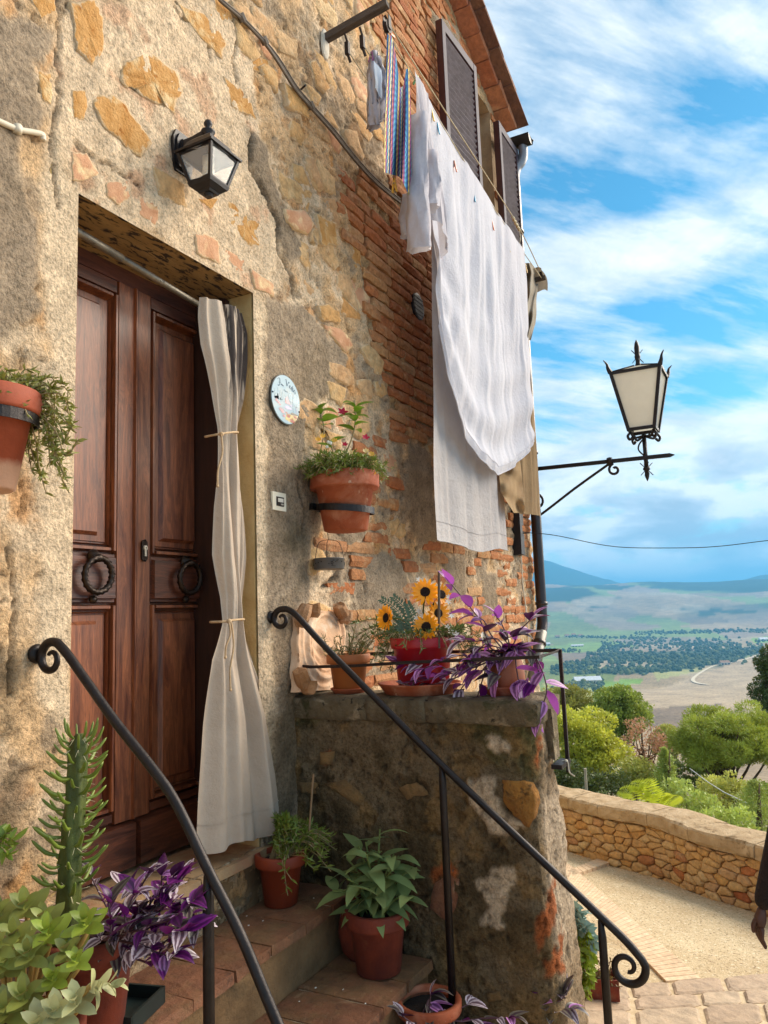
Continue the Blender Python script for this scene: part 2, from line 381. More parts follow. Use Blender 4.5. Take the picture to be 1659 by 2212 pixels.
Z_LEFTSTAIN = [pw(p) for p in ([(-40, 1050), (30, 1080), (45, 1200), (30, 1300), (40, 1420), (30, 1500), (50, 1650), (30, 1700), (70, 1900), (-40, 2000)], [(20, 640), (50, 700), (70, 780), (30, 800)])]
Z_STAIN = [pw([(580, 0), (700, 0), (760, 150), (850, 330), (900, 480), (860, 480), (760, 330), (640, 180)])]
Z_MOSS = [pw([(575, 1500), (640, 1480), (640, 1830), (570, 1830)]), pw([(600, 1150), (660, 1120), (660, 1280), (610, 1330)])]
Z_RAKED = [pw([(150, 0), (470, 0), (540, 120), (560, 300), (600, 460), (640, 560), (600, 640), (545, 628), (172, 415), (120, 290), (122, 90)])]
Z_BRICK = [pw([(735, 395), (790, 370), (860, 420), (835, 300), (850, 150), (800, 60), (790, -60), (1010, -60), (1070, 230), (1160, 420), (1160, 560), (945, 560), (950, 960), (860, 935), (835, 840), (800, 720), (790, 600), (765, 520)]),
           pw([(960, 560), (1160, 560), (1160, 1150), (960, 1150)])]
Z_MIXED = [pw([(735, 960), (800, 930), (870, 950), (1140, 1000), (1160, 1420), (720, 1500), (700, 1250)])]
Z_RUBBLE = [pw([(470, -60), (800, -60), (850, 150), (835, 290), (730, 395), (770, 520), (790, 640), (835, 850), (850, 940), (735, 960), (700, 1000), (660, 900), (745, 800), (700, 710), (655, 640), (650, 540), (600, 430), (560, 290)]),
            pw([(660, 1050), (740, 960), (720, 1500), (650, 1500), (672, 1200)])]
def inz(X, Z, zones, am=.0, sc=14, seed=3):
    if am: X = X + (fbm(X * sc, Z * sc, seed, 4) - .5) * am; Z = Z + (fbm(X * sc + 31, Z * sc, seed + 5, 4) - .5) * am
    r = np.zeros(np.shape(X), bool)
    for p in zones: r |= inpoly(X, Z, p)
    return r
def axis(a, parts, holes):
    v = [a]
    for b_, st in parts:
        n = max(1, round((b_ - v[-1]) / st)); v += list(np.linspace(v[-1], b_, n + 1)[1:])
    v = np.array(v)
    for h in holes: v[np.argmin(abs(v - h))] = h
    return v
xs = axis(-1.6, [(1.25, .05), (3.3, .0095), (6.40, .0135)], (DX0, DX1, WX0, WX1))
zs = axis(-2.45, [(-1.6, .06), (3.2, .0105), (4.75, .016), (6.9, .08)], (DZ0, DZ1, WZ0, WZ1))
X, Z = np.meshgrid(xs, zs, indexing='ij')
grey = inz(X, Z, Z_GREY, .09); smo = inz(X, Z, Z_SMOOTH, .05) & ~grey; brk = inz(X, Z, Z_BRICK, .05); rak = inz(X, Z, Z_RAKED, .06) & ~grey
mixd = inz(X, Z, Z_MIXED, .1); stn = inz(X, Z, Z_STAIN, .2, 7); lst = inz(X, Z, Z_LEFTSTAIN, .12); mos = inz(X, Z, Z_MOSS, .12)
def fl(m, k=3):       # soften a mask
    m = m.astype(np.float32)
    for _ in range(k): m = (m + np.roll(m, 1, 0) + np.roll(m, -1, 0) + np.roll(m, 1, 1) + np.roll(m, -1, 1)) / 5
    return m
n1 = fbm(X * 6, Z * 6, 1); n2 = fbm(X * 22, Z * 22, 2); n3 = fbm(X * 55, Z * 55, 4, 3); n4 = fbm(X * 2.2, Z * 2.2, 8)
col = CREAM * .97 + (BUFF * .93 - CREAM) * sstep(.38, .62, n1)[..., None]
def over(c, m): 
    global col; col = col * (1 - m[..., None]) + np.asarray(c) * m[..., None]
rubm = (~grey & ~smo & ~rak).astype(np.float32)
over(ORANGE * 1.02, rubm * sstep(.56, .72, fbm(X * 9, Z * 9, 12)) * .65)
over(GREY * .95, rubm * sstep(.58, .70, fbm(X * 7 + 5, Z * 7, 21)) * .7)
over(np.array(lin('#b89a72')), fl(brk) * .9)
over(GREY, fl(mixd) * sstep(.48, .58, fbm(X * 5, Z * 5, 31)) * .85)
over(CREAM * 1.02, fl(rak) * (.55 + .45 * sstep(.4, .6, n1)))
over(PINK, fl(rak) * sstep(.63, .75, fbm(X * 8, Z * 8 + 9, 33)) * .6)
over(CREAM * .92 + np.array([.03, .03, .02]), fl(smo, 4))
over(DARK, fl(stn, 6) * sstep(.40, .62, fbm(X * 5, Z * 9, 41)) * .55)
g_ = fl(grey, 2); over(GREY, g_); over(DARK * 1.15, g_ * sstep(.5, .66, fbm(X * 4, Z * 4, 44)) * .4)
over(DARK * .9, fl(lst, 3) * sstep(.42, .56, fbm(X * 9, Z * 9, 45)) * .75)
over(np.array(lin('#5f5138')), fl(mos, 8) * sstep(.4, .6, n1) * .55)
# run-off stains and damp foot
over(DARK, sstep(.60, .74, fbm(X * 12, Z * 1.6, 50)) * .18 * (1 - fl(smo)))
over(np.array(lin('#6a5638')), sstep(-.80, -1.2, Z) * .5)
col *= (.68 + .44 * n2 + .22 * n3)[..., None]
n5 = fbm(X * 11, Z * 15, 91, 5, .6)
hgt = (n1 - .5) * .030 + (n2 - .5) * .020 + (n3 - .5) * .010 + rubm * ((n5 - .5) * .030 - .5 * np.abs(fbm(X * 9, Z * 12, 92, 4) - .5) * .03)
hgt = hgt * (1 - .75 * fl(smo, 4)) * (1 - .45 * g_) * (1 - .35 * fl(rak, 4))
hgt += g_ * .010 - fl(brk, 2) * .012 * (1 - g_) + fl(smo, 3) * .004
hgt += fl(rak, 3) * .010 * np.abs(fbm((X + Z * .6) * 20, (Z - X * .6) * 5, 60, 3) - .5)     # trowel drags
hgt *= 1 - .55 * sstep(1.66, 1.60, X)
pit = sstep(.30, .22, fbm(X * 28, Z * 28, 70, 3)); hgt -= pit * .012 * rubm; col *= (1 - .35 * pit * rubm)[..., None]
def crack(pts, wd=.006, dp=.02):
    global hgt, col
    P = [tuple(FW(u, v)[[0, 2]]) for u, v in pts]; dmin = np.full(X.shape, 9.0)
    xq = X + (fbm(X * 30, Z * 30, 80, 3) - .5) * .03; zq = Z + (fbm(X * 30 + 7, Z * 30, 81, 3) - .5) * .03
    for (ax, az), (bx_, bz) in zip(P, P[1:]):
        ll = (bx_ - ax) ** 2 + (bz - az) ** 2; t = np.clip(((xq - ax) * (bx_ - ax) + (zq - az) * (bz - az)) / ll, 0, 1)
        dmin = np.minimum(dmin, np.hypot(xq - ax - t * (bx_ - ax), zq - az - t * (bz - az)))
    k = np.exp(-(dmin / wd) ** 2); hgt = hgt - k * dp; col = col * (1 - .6 * k)[..., None]
crack([(122, 0), (124, 90), (128, 200), (112, 290), (118, 420), (122, 445)], .005)
crack([(375, 10), (392, 40), (420, 50), (450, 85), (458, 130)], .006)
crack([(500, 0), (520, 60), (500, 130), (510, 180)], .004)
crack([(545, 290), (540, 360), (575, 425), (600, 480), (598, 545), (625, 590), (640, 640)], .009, .03)
crack([(160, 310), (240, 360), (300, 400)], .004)
crack([(740, 1215), (728, 1250), (700, 1265)], .012, .035)
crack([(640, 1050), (655, 1100), (650, 1160)], .006); crack([(45, 760), (55, 860), (40, 1000), (52, 1100)], .004); crack([(22, 1180), (30, 1330), (20, 1500)], .005)
edge = np.maximum.reduce([np.exp(-((X - DX0) / .012) ** 2) * ((Z < DZ1 + .02) & (Z > DZ0)), np.exp(-((X - DX1) / .012) ** 2) * ((Z < DZ1 + .02) & (Z > DZ0)), np.exp(-((Z - DZ1) / .012) ** 2) * ((X > DX0 - .02) & (X < DX1 + .02))])
hgt = hgt * (1 - edge)
nx, nz = X.shape; idx = np.arange(nx * nz).reshape(nx, nz)
xc = (xs[1:] + xs[:-1]) / 2; zc = (zs[1:] + zs[:-1]) / 2; XC, ZC = np.meshgrid(xc, zc, indexing='ij')
keep = ~((XC > DX0) & (XC < DX1) & (ZC > DZ0) & (ZC < DZ1)) & ~((XC > WX0) & (XC < WX1) & (ZC > WZ0) & (ZC < WZ1)) & (ZC < zroof(XC) + .03)
q = np.stack([idx[:-1, :-1], idx[1:, :-1], idx[1:, 1:], idx[:-1, 1:]], -1)[keep]
obj('wall', np.stack([X, -hgt, Z], -1).reshape(-1, 3), q, M['wall'], house, True, cols=np.clip(col, 0, 1).reshape(-1, 3))
WH = lambda x, z: float(np.interp(x, xs, np.arange(nx))) # index helper
def hwall(x, z):
    i = int(np.clip(np.searchsorted(xs, x), 0, nx - 1)); j = int(np.clip(np.searchsorted(zs, z), 0, nz - 1)); return hgt[i, j]

# stones set in the wall -------------------------------------------------
def stone(poly, m, proud=.010, name='stone', parent=None, tofn=None, nsub=2, rough=.22, seed=None, flatsh=False):
    P = []; n = len(poly); cx = sum(p[0] for p in poly) / n; cz = sum(p[1] for p in poly) / n
    size = math.sqrt(abs(sum(poly[i][0] * poly[(i + 1) % n][1] - poly[(i + 1) % n][0] * poly[i][1] for i in range(n)) / 2)) + 1e-6
    for i in range(n):
        a = poly[i]; b = poly[(i + 1) % n]
        for k in range(nsub):
            t = k / nsub; P.append((a[0] + (b[0] - a[0]) * t + random.uniform(-1, 1) * size * .05, a[1] + (b[1] - a[1]) * t + random.uniform(-1, 1) * size * .05))
    n = len(P); V = []; CV = []
    f = tofn or (lambda a, b, d: (a, -d, b))
    hb_ = hwall(cx, cz) if tofn is None else 0
    for sc, d, cv in ((1.0, -.030, .0), (.97, hb_ + proud * .25, .18), (.88, hb_ + proud * .85, .62), (.5, hb_ + proud * 1.1, 1.0)):
        CV += [cv] * n
        for a, b in P:
            jit = size * rough * .16 if sc < .95 else 0
            V.append(f(cx + (a - cx) * sc, cz + (b - cz) * sc, d + (random.uniform(-1, 1) * jit * .5 if sc < .95 else 0)))
    V.append(f(cx, cz, hb_ + proud * 1.05 + random.uniform(-1, 1) * size * .02))
    F = []
    for r_ in range(3):
        for i in range(n): F.append((r_ * n + i, r_ * n + (i + 1) % n, (r_ + 1) * n + (i + 1) % n, (r_ + 1) * n + i))
    for i in range(n): F.append((3 * n + i, 3 * n + (i + 1) % n, 4 * n))
    return obj(name, V, F, m, parent or house, flatsh is False, cols=np.repeat(np.array(CV + [1.0])[:, None], 3, 1))
NAMED = [('o', [(150, 0), (205, 0), (220, 40), (218, 130), (195, 140), (162, 110), (155, 60)]), ('o', [(255, 155), (305, 105), (330, 110), (390, 165), (392, 205), (375, 245), (340, 225), (290, 200), (262, 180)]),
    ('o', [(155, 195), (185, 195), (187, 230), (180, 262), (158, 255)]), ('o', [(200, 200), (255, 210), (300, 270), (330, 310), (305, 345), (270, 320), (215, 270), (198, 230)]),
    ('p', [(155, 330), (185, 330), (215, 375), (180, 392), (155, 388)]), ('p', [(228, 395), (275, 392), (282, 425), (255, 445), (230, 425)]), ('p', [(297, 420), (340, 440), (342, 465), (335, 490), (300, 465)]),
    ('o', [(492, 430), (540, 440), (570, 490), (573, 540), (540, 530), (490, 485)]), ('o', [(425, 430), (470, 430), (455, 455)]), ('p', [(418, 500), (470, 520), (475, 570), (425, 550)]), ('p', [(540, 580), (590, 615), (590, 640), (548, 622)]),
    ('s', [(325, 355), (395, 400), (400, 450), (340, 425)]), ('o', [(482, 165), (540, 200), (555, 260), (502, 230)]), ('o', [(535, 110), (580, 130), (585, 165), (540, 150)]), ('o', [(380, 5), (440, 30), (490, 90), (480, 130), (420, 65)]),
    ('o', [(425, -30), (480, -20), (505, 45), (460, 55)]), ('o', [(225, -40), (290, -40), (298, 20), (270, 15)]), ('o', [(60, -10), (115, -10), (120, 25), (85, 40)]), ('o', [(80, 150), (112, 160), (112, 230), (92, 215)]),
    ('o', [(755, 520), (778, 530), (785, 580), (768, 592), (755, 565)]), ('o', [(680, 465), (722, 480), (725, 535), (690, 530)]), ('s', [(600, 365), (655, 400), (655, 440), (612, 425)]), ('p', [(480, 530), (535, 560), (540, 600), (490, 575)]),
    ('s', [(610, 180), (660, 215), (665, 260), (620, 235)]), ('s', [(590, 60), (640, 90), (640, 130), (600, 110)]), ('s', [(525, 20), (570, 40), (575, 75), (535, 60)]), ('s', [(650, 590), (700, 620), (705, 660), (660, 640)])]
GLIST = [grp for grp in NAMED]
for k_, p in NAMED:
    stone(pw(p), M[{'o': 'stone_o', 'p': 'stone_p', 's': 'stone'}[k_]], .003 if k_ != 's' else .007, nsub=4)
NAMEDP = [pw(p) for _, p in NAMED]
# brick courses and rubble rows: brick meshes shared among alike pieces
BV = []
for k in range(8):
    g = G(); V = []; F = []
    for i in range(5):
        for j in range(3):
            ex = i in (0, 4); ez = j in (0, 2); x = (i / 4 - .5); z = (j / 2 - .5)
            V.append((x + (random.uniform(-.035, .035) if True else 0), -.5 + (.28 if ex or ez else 0) + random.uniform(-.22, .22) + (random.uniform(0, .5) if (ex and ez) else 0), z + random.uniform(-.07, .07)))
    for i in range(4):
        for j in range(2): F.append((i * 3 + j, (i + 1) * 3 + j, (i + 1) * 3 + j + 1, i * 3 + j + 1))
    b0 = [0, 3, 6, 9, 12, 13, 14, 11, 8, 5, 2, 1]; n0 = len(V)
    for i in b0: V.append((V[i][0] * 1.02, 2.2, V[i][2] * 1.02))
    for i in range(12): F.append((b0[i], n0 + i, n0 + (i + 1) % 12, b0[(i + 1) % 12]))
    BV.append((V, F))
BM = [mesh_data('brick_block', v, f, M['brick'], False) for v, f in BV]
pieces = []
z = -1.6; row = 0
while z < 4.6:
    x = 2.6 + random.uniform(0, .2); row += 1
    while x < 6.38:
        L = random.choice([.27, .26, .25, .14, .28, .2]); L = min(L, 6.39 - x)
        cx = x + L / 2; x += L + .011
        if L < .06: continue
        inb = bool(inz(np.array([cx]), np.array([z]), Z_BRICK)[0]); inm = bool(inz(np.array([cx]), np.array([z]), Z_MIXED)[0])
        if not (inb or inm) or z > zroof(cx) - .05: continue
        if WX0 - .12 < cx < WX1 + .12 and WZ0 - .05 < z < WZ1 + .06: continue
        if inz(np.array([cx]), np.array([z]), Z_GREY)[0] and random.random() < .85: continue
        if inm and not inb and random.random() < .45: continue
        if random.random() < .04: continue
        pieces.append((cx, z + random.uniform(-.004, .004) + .004 * math.sin(cx * 3 + row), L, .057 + random.uniform(-.004, .003)))
    z += .0665
def psize(p): 
    d = (np.array([p[0], 0, p[1]]) - CAM) @ RW[:, 2]; return p[2] * p[3] / d ** 2 * abs(1.9 / d)
pieces.sort(key=psize, reverse=True)
gb = G()
for i, (cx, cz, L, H) in enumerate(pieces):
    d = random.uniform(.004, .018); k = random.randrange(8)
    mat = Matrix.Translation((cx, -d + .012 - .0, cz)) @ Matrix.Rotation(random.uniform(-.02, .02), 4, 'Y') @ Matrix.Diagonal((L, .024, H, 1))
    if i < 298: put('brick', BM[k], house, mat=mat)
    else: gb.add([mat @ Vector(v) for v in BV[k][0]], BV[k][1])
if gb.V: tag(gb.out('brickwork', M['brick'], house), kind='stuff')
# rubble stones
cand = []
for poly in masonry(2.0, 6.35, -1.4, 4.9, .20, .125):
    poly = tidy(poly, random.uniform(.008, .022)) if len(poly) > 3 else None
    if not poly: continue
    cx = sum(p[0] for p in poly) / len(poly); cz = sum(p[1] for p in poly) / len(poly); ca, za = np.array([cx]), np.array([cz])
    if not inz(ca, za, Z_RUBBLE + Z_MIXED)[0] or max(abs(p[0] - cx) for p in poly) > .22: continue
    mx_ = inz(ca, za, Z_MIXED)[0]
    if inz(ca, za, Z_GREY)[0] and random.random() < .85: continue
    if random.random() < (.60 if mx_ else .42): continue
    if any(inpoly(ca, za, p)[0] for p in NAMEDP): continue
    if mx_ and any(abs(cx - b[0]) < .5 * b[2] + .03 and abs(cz - b[1]) < .07 for b in pieces): continue
    cand.append((poly, 0))
random.shuffle(cand)
for pts, a in cand[:265]: stone(pts, M['stone'] if random.random() < .8 else M['stone_p'], random.uniform(.003, .014), nsub=2, rough=.34)

# doorway -----------------------------------------------------------------
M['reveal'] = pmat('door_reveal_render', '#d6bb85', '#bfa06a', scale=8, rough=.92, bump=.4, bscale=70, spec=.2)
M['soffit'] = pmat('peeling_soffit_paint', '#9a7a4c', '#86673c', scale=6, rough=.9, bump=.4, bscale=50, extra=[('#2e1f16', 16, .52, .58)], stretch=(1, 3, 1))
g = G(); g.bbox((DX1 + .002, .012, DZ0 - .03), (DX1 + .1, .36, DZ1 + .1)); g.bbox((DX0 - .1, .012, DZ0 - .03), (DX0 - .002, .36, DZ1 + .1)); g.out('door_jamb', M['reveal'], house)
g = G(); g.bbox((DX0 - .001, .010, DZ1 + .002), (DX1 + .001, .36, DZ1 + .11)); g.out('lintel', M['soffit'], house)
m = bpy.data.materials.new('varnished_wood'); M['wood'] = m; m.use_nodes = True; t = m.node_tree; b = t.nodes['Principled BSDF']
ge = t.nodes.new('ShaderNodeNewGeometry')
def vmul(t, s, k): n = t.nodes.new('ShaderNodeVectorMath'); n.operation = 'MULTIPLY'; n.inputs[1].default_value = k; t.links.new(s, n.inputs[0]); return n.outputs[0]
def woodify(m, k, dark='#56291a', lightc='#9c5c39'):
    t = m.node_tree; b = t.nodes['Principled BSDF']; ge = t.nodes.new('ShaderNodeNewGeometry')
    Pv = vmul(t, ge.outputs['Position'], k)
    a = noise(t, Pv, 5, 4, .55, 1.2); f = noise(t, vmul(t, ge.outputs['Position'], tuple(q * 6 for q in k)), 6, 4, .6)
    rings = mth(t, 'FRACT', mth(t, 'MULTIPLY', a, 9.0)); rr = ramp(t, rings, [(0, .70), (.5, 1.0), (.92, 1.05), (1, .72)])
    c = ramp(t, a, [(.3, lin(dark)), (.7, lin(lightc))])
    c = mix(t, 1.0, c, rr, 'MULTIPLY'); c = mix(t, 1.0, c, ramp(t, f, [(.35, .78), (.65, 1.1)]), 'MULTIPLY')
    t.links.new(c, b.inputs['Base Color']); b.inputs['Roughness'].default_value = .42; b.inputs['Coat Weight'].default_value = .12; b.inputs['Coat Roughness'].default_value = .3
    bn = t.nodes.new('ShaderNodeBump'); bn.inputs['Strength'].default_value = .12; bn.inputs['Distance'].default_value = .01; t.links.new(f, bn.inputs['Height']); t.links.new(bn.outputs[0], b.inputs['Normal'])
woodify(m, (5, 5, .55))
M['wood_h'] = bpy.data.materials.new('varnished_wood_rail'); M['wood_h'].use_nodes = True; woodify(M['wood_h'], (.55, 5, 5), '#3f1d13', '#74402a')
def bevbox(g, x0, x1, z0, z1, y0, y1, bv):      # front face at y1 (towards the street), bevelled
    V = [(x0, y0, z0), (x1, y0, z0), (x1, y0, z1), (x0, y0, z1), (x0 + bv, y1, z0 + bv), (x1 - bv, y1, z0 + bv), (x1 - bv, y1, z1 - bv), (x0 + bv, y1, z1 - bv)]
    g.add(V, [(4, 5, 6, 7), (0, 1, 5, 4), (1, 2, 6, 5), (2, 3, 7, 6), (3, 0, 4, 7), (0, 3, 2, 1)])
def moulding(g, x0, x1, z0, z1, y, wd=.022):
    bevbox(g, x0, x0 + wd, z0, z1, y + .03, y - .006, .006); bevbox(g, x1 - wd, x1, z0, z1, y + .03, y - .006, .006)
    bevbox(g, x0 + wd, x1 - wd, z0, z0 + wd, y + .03, y - .004, .006); bevbox(g, x0 + wd, x1 - wd, z1 - wd, z1, y + .03, y - .004, .006)
g = G(); g.bbox((DX0, DY + .005, DZ1 - .06), (DX1 + .04, DY + .08, DZ1 + .05)); g.out('door_frame', M['wood_h'], house)
g = G(); bevbox(g, DX1 - .040, DX1 + .001, DZ0 + .001, DZ1 - .002, DY + .02, .125, .006); g.out('door_shade_post', pmat('shade_dark_wood', '#3a1d13', '#2a140d', scale=12, rough=.55, bump=.1, stretch=(5, 5, .6)), house)  # dark post added to stand in for the door frame's shadow
def leaf(x0, x1, px0, px1, mx0, mx1, hinge):
    d = put('door', None, house, ((x0 + x1) / 2, DY, DZ0)); 
    g = G(); g.bbox((x0, DY + .026, DZ0), (x1, DY + .06, DZ1 - .055)); g.out('backing_board', M['wood'], d)
    for a, b_ in ((x0, mx0), (mx1, x1)):
        if b_ - a > .01: g = G(); bevbox(g, a, b_, DZ0 + .17, DZ1 - .06, DY + .03, DY, .004); g.out('stile', M['wood'], d)
    for z0, z1 in ((DZ1 - .115, DZ1 - .06), (.0725, .254), (-.70, -.665)):
        g = G(); bevbox(g, mx0, mx1, z0, z1, DY + .03, DY + .004, .004); g.out('rail', M['wood_h'], d)
    g = G(); bevbox(g, mx0 + .004, mx1 - .004, .082, .244, DY + .02, DY - .012, .008); g.out('lock_panel', M['wood_h'], d)
    for z0, z1 in ((.258, DZ1 - .118), (-.662, .069)):
        g = G(); moulding(g, mx0, mx1, z0, z1, DY); moulding(g, mx0 + .022, mx1 - .022, z0 + .022, z1 - .022, DY + .012, .012); g.out('moulding', M['wood'], d)
        g = G(); bevbox(g, mx0 + .034, mx1 - .034, z0 + .036, z1 - .036, DY + .026, DY + .020, .002); bevbox(g, px0, px1, z0 + .055, z1 - .055, DY + .024, DY + .004, .016); g.out('panel', M['wood'], d)
    g = G(); bevbox(g, x0, x1, DZ0 + .005, DZ0 + .172, DY + .03, DY - .022, .010); g.out('kick_board', M['wood_h'], d)
    return d
dl = leaf(DX0 - .08, 2.1495, 1.60, 1.985, 1.57, 2.055, -1); dr = leaf(2.1535, 2.62, 2.285, 2.50, 2.228, 2.545, 1)
g = G(); bevbox(g, 2.1330, 2.1490, DZ0 + .17, DZ1 - .06, DY + .01, DY - .012, .005); g.out('meeting_bead', M['wood'], dl)
def knocker(x, z, tilt, parent):
    k = put('knocker', None, parent, (x, DY - .03, z)); 
    gg = G(); R = .060; n = 90; V = []; F = []; k_ = 10
    for i in range(n):
        a = 2 * math.pi * i / n; c = Vector((math.sin(a) * R, 0, math.cos(a) * R)); er = Vector((math.sin(a), 0, math.cos(a))); ey = Vector((0, 1, 0))
        for j in range(k_):
            ph = 2 * math.pi * j / k_; rr = .0105 * (1 + .22 * math.cos(3 * (ph + a * 6)))
            V.append(c + er * math.cos(ph) * rr + ey * math.sin(ph) * rr)
    for i in range(n):
        for j in range(k_): F.append((i * k_ + j, i * k_ + (j + 1) % k_, ((i + 1) % n) * k_ + (j + 1) % k_, ((i + 1) % n) * k_ + j))
    Rm = Matrix.Rotation(tilt, 3, 'X')
    gg.add([Rm @ Vector(v) + Vector((x, DY - .042, z + .006)) for v in V], F)
    gg.ball((x, DY - .042, z + .066), .018, 12, (1.15, .9, .85))
    RX = Matrix.Rotation(math.pi / 2, 3, 'X')
    gg.lathe((x, DY - .013, z + .074), [(.026, 0), (.026, .006), (.018, .012), (.008, .034)], 16, RX)
    gg.lathe((x, DY - .013, z - .078), [(.016, 0), (.016, .006), (.009, .016)], 12, RX)
    o = gg.out('knocker', M['bronze'], parent, True); bpy.data.objects.remove(k); return o
M['bronze'] = pmat('aged_bronze', '#3b3029', '#2a211c', scale=22, rough=.36, metal=.75, bump=.1, bscale=80)
knocker(1.936, .163, .06, dl); knocker(2.407, .163, .06, dr)
g = G(); pts = []
for i in range(24):
    a = 2 * math.pi * i / 24; pts.append((.0155 * math.cos(a), .0155 * math.sin(a) + (.026 if math.sin(a) > 0 else -.026)))
g.prism([(2.190 + a, .272 + b_) for a, b_ in pts], lambda a, b_, d: (a, d, b_), DY - .002, DY - .009)
lp = g.out('lock_plate', M['bronze'], dr)
g = G(); RX = Matrix.Rotation(math.pi / 2, 3, 'X')
g.lathe((2.190, DY - .009, .282), [(.0105, 0), (.0105, .004), (.009, .006)], 16, RX); g.bbox((2.185, DY - .014, .250), (2.195, DY - .0085, .278)); g.out('lock_cylinder', pmat('nickel', '#cfc9bc', '#bdb6a6', rough=.3, metal=.9), dr)
g = G()
for zz in (.311, .233): g.ball((2.190, DY - .011, zz), .0045, 8)
g.bbox((2.187, DY - .0165, .2805), (2.193, DY - .0145, .2835)); g.out('screw', M['iron'], dr)

# window and shutters -----------------------------------------------------
M['shut_edge'] = pmat('dark_red_shutter_paint', '#4a221f', '#3a1917', scale=12, rough=.4, bump=.08, coat=.2)
M['shut_face'] = pmat('sky_sheen_shutter_paint', '#574e58', '#4a4248', scale=10, rough=.7, bump=.1, spec=.3)  # grey holds the sky's reflection on the dark brown gloss
M['slat'] = pmat('sky_sheen_slat_paint', '#8a7e84', '#766a6e', scale=14, rough=.55)  # sky reflection on the slats put into their grey colour
M['pale'] = pmat('pale_window_render', '#c0a07a', '#a98a66', scale=9, rough=.9, bump=.4, bscale=60)
g = G(); g.bbox((WX0 - .09, .010, WZ0), (WX0 - .001, .3, WZ1)); g.bbox((WX1 + .001, .010, WZ0), (WX1 + .09, .3, WZ1)); g.bbox((WX0 - .09, .010, WZ1 + .001), (WX1 + .09, .3, WZ1 + .09)); g.out('window_reveal', M['pale'], house)
g = G(); g.bbox((WX0 - .06, -.05, WZ0 - .06), (WX1 + .06, .3, WZ0 - .001)); g.out('window_sill', M['pale'], house)
wf = put('window', None, house, ((WX0 + WX1) / 2, .22, WZ0))
g = G()
for a, b_ in ((WX0 + .001, WX0 + .06), (WX1 - .06, WX1 - .001), ((WX0 + WX1) / 2 - .03, (WX0 + WX1) / 2 + .03)): g.bbox((a, .20, WZ0), (b_, .25, WZ1))
for a, b_ in ((WZ0 + .001, WZ0 + .07), (WZ1 - .07, WZ1 - .001)): g.bbox((WX0 + .06, .203, a), (WX1 - .06, .248, b_))
g.out('window_frame', M['shut_edge'], wf)
M['darkglass'] = pmat('window_glass', '#0c0f12', '#0a0c0e', rough=.05)
g = G(); g.bbox((WX0, .235, WZ0), (WX1, .24, WZ1)); g.out('pane', M['darkglass'], wf)
def shutter(hx, z0, z1, W, ang, y):
    s = put('shutter', None, house, (hx, y, z0)); R = Matrix.Rotation(ang, 3, 'Z'); o0 = Vector((hx, y, z0))
    def P(x, yy, zz): return o0 + R @ Vector((x, yy, zz))
    def fb(g, x0, x1, y0, y1, a, b_):
        V = [P(x, yy, zz) for x in (x0, x1) for yy in (y0, y1) for zz in (a, b_)]; g.add(V, [(0, 1, 3, 2), (4, 6, 7, 5), (0, 4, 5, 1), (2, 3, 7, 6), (0, 2, 6, 4), (1, 5, 7, 3)])
    H = z1 - z0; T = .048
    g = G()
    for x0, x1 in ((0, .055), (W - .055, W)): fb(g, x0, x1, 0, T, 0, H)
    for a, b_ in ((0, .07), (H - .07, H)): fb(g, .055, W - .055, .002, T - .002, a, b_)
    g.out('stile_and_rail', M['shut_edge'], s)
    g = G()
    for x0, x1 in ((0.002, .053), (W - .053, W - .002)): fb(g, x0, x1, -.004, -.0005, 0.002, H - .002)
    for a, b_ in ((0.002, .068), (H - .068, H - .002)): fb(g, .055, W - .055, -.0025, .0005, a, b_)
    g.out('frame_face', M['shut_face'], s)
    z = .075; me = None
    while z < H - .085:
        if True:
            g = G(); V = []
            for x in (.05, W - .05):
                V += [P(x, .002, z + .030), P(x, .005, z + .036), P(x, T - .004, z + .002), P(x, T - .006, z - .004)]
            g.add(V, [(0, 1, 2, 3), (4, 7, 6, 5), (0, 4, 5, 1), (1, 5, 6, 2), (2, 6, 7, 3), (3, 7, 4, 0)]); g.out('slat', M['slat'], s)
        z += .047
    g = G()
    for zz in (.12, H * .48, H - .12):
        g.tube([P(W + .012, .02, zz - .04), P(W + .012, .02, zz + .04)], .008, 8); g.add([P(W - .03, .045, zz), P(W + .012, .045, zz), P(W + .012, .045, zz + .015), P(W - .03, .045, zz + .015)], [(0, 1, 2, 3)])
    g.out('hinge', M['iron'], s)
    return s
shutter(4.68, 3.02, 4.20, .60, math.radians(-3.5), -.085)
shutter(5.85, 3.02, 4.10, .50, math.radians(-1), -.10)
# roof, eaves, gutter -------------------------------------------------------
M['tile'] = pmat('roof_tile_underside', '#7a5443', '#5e4034', scale=8, rough=.9, bump=.5, bscale=50, extra=[('#b58a62', 6, .55, .7)], rand=(.5, ['#855d4a', '#6e4a3a', '#946c54']))
M['eavebrick'] = pmat('eaves_brick', '#b96a45', '#a2573a', scale=9, rough=.9, bump=.5, bscale=60, rand=(.6, ['#ad6647', '#c08c66', '#9d5d45', '#b67c5a']), extra=[('#cba077', 6, .6, .7)])
ang = math.atan(.368); Rs = Matrix.Rotation(ang, 3, 'Y'); sl = Vector((math.cos(ang), 0, -math.sin(ang))); nl = Vector((math.sin(ang), 0, math.cos(ang)))
def zl(x): return Vector((x, 0, zroof(x)))
s0 = 4.3
i = 0
while s0 < 6.10:
    L = .235; c = zl(s0 + L / 2 * math.cos(ang)); g = G(); g.box(c + nl * .045 + Vector((0, -.020 + random.uniform(-.01, .01), 0)), (L - .008, .20, .056), Rs, .004); g.out('eave_brick', M['eavebrick'], house); s0 += L * math.cos(ang)
s0 = 4.0
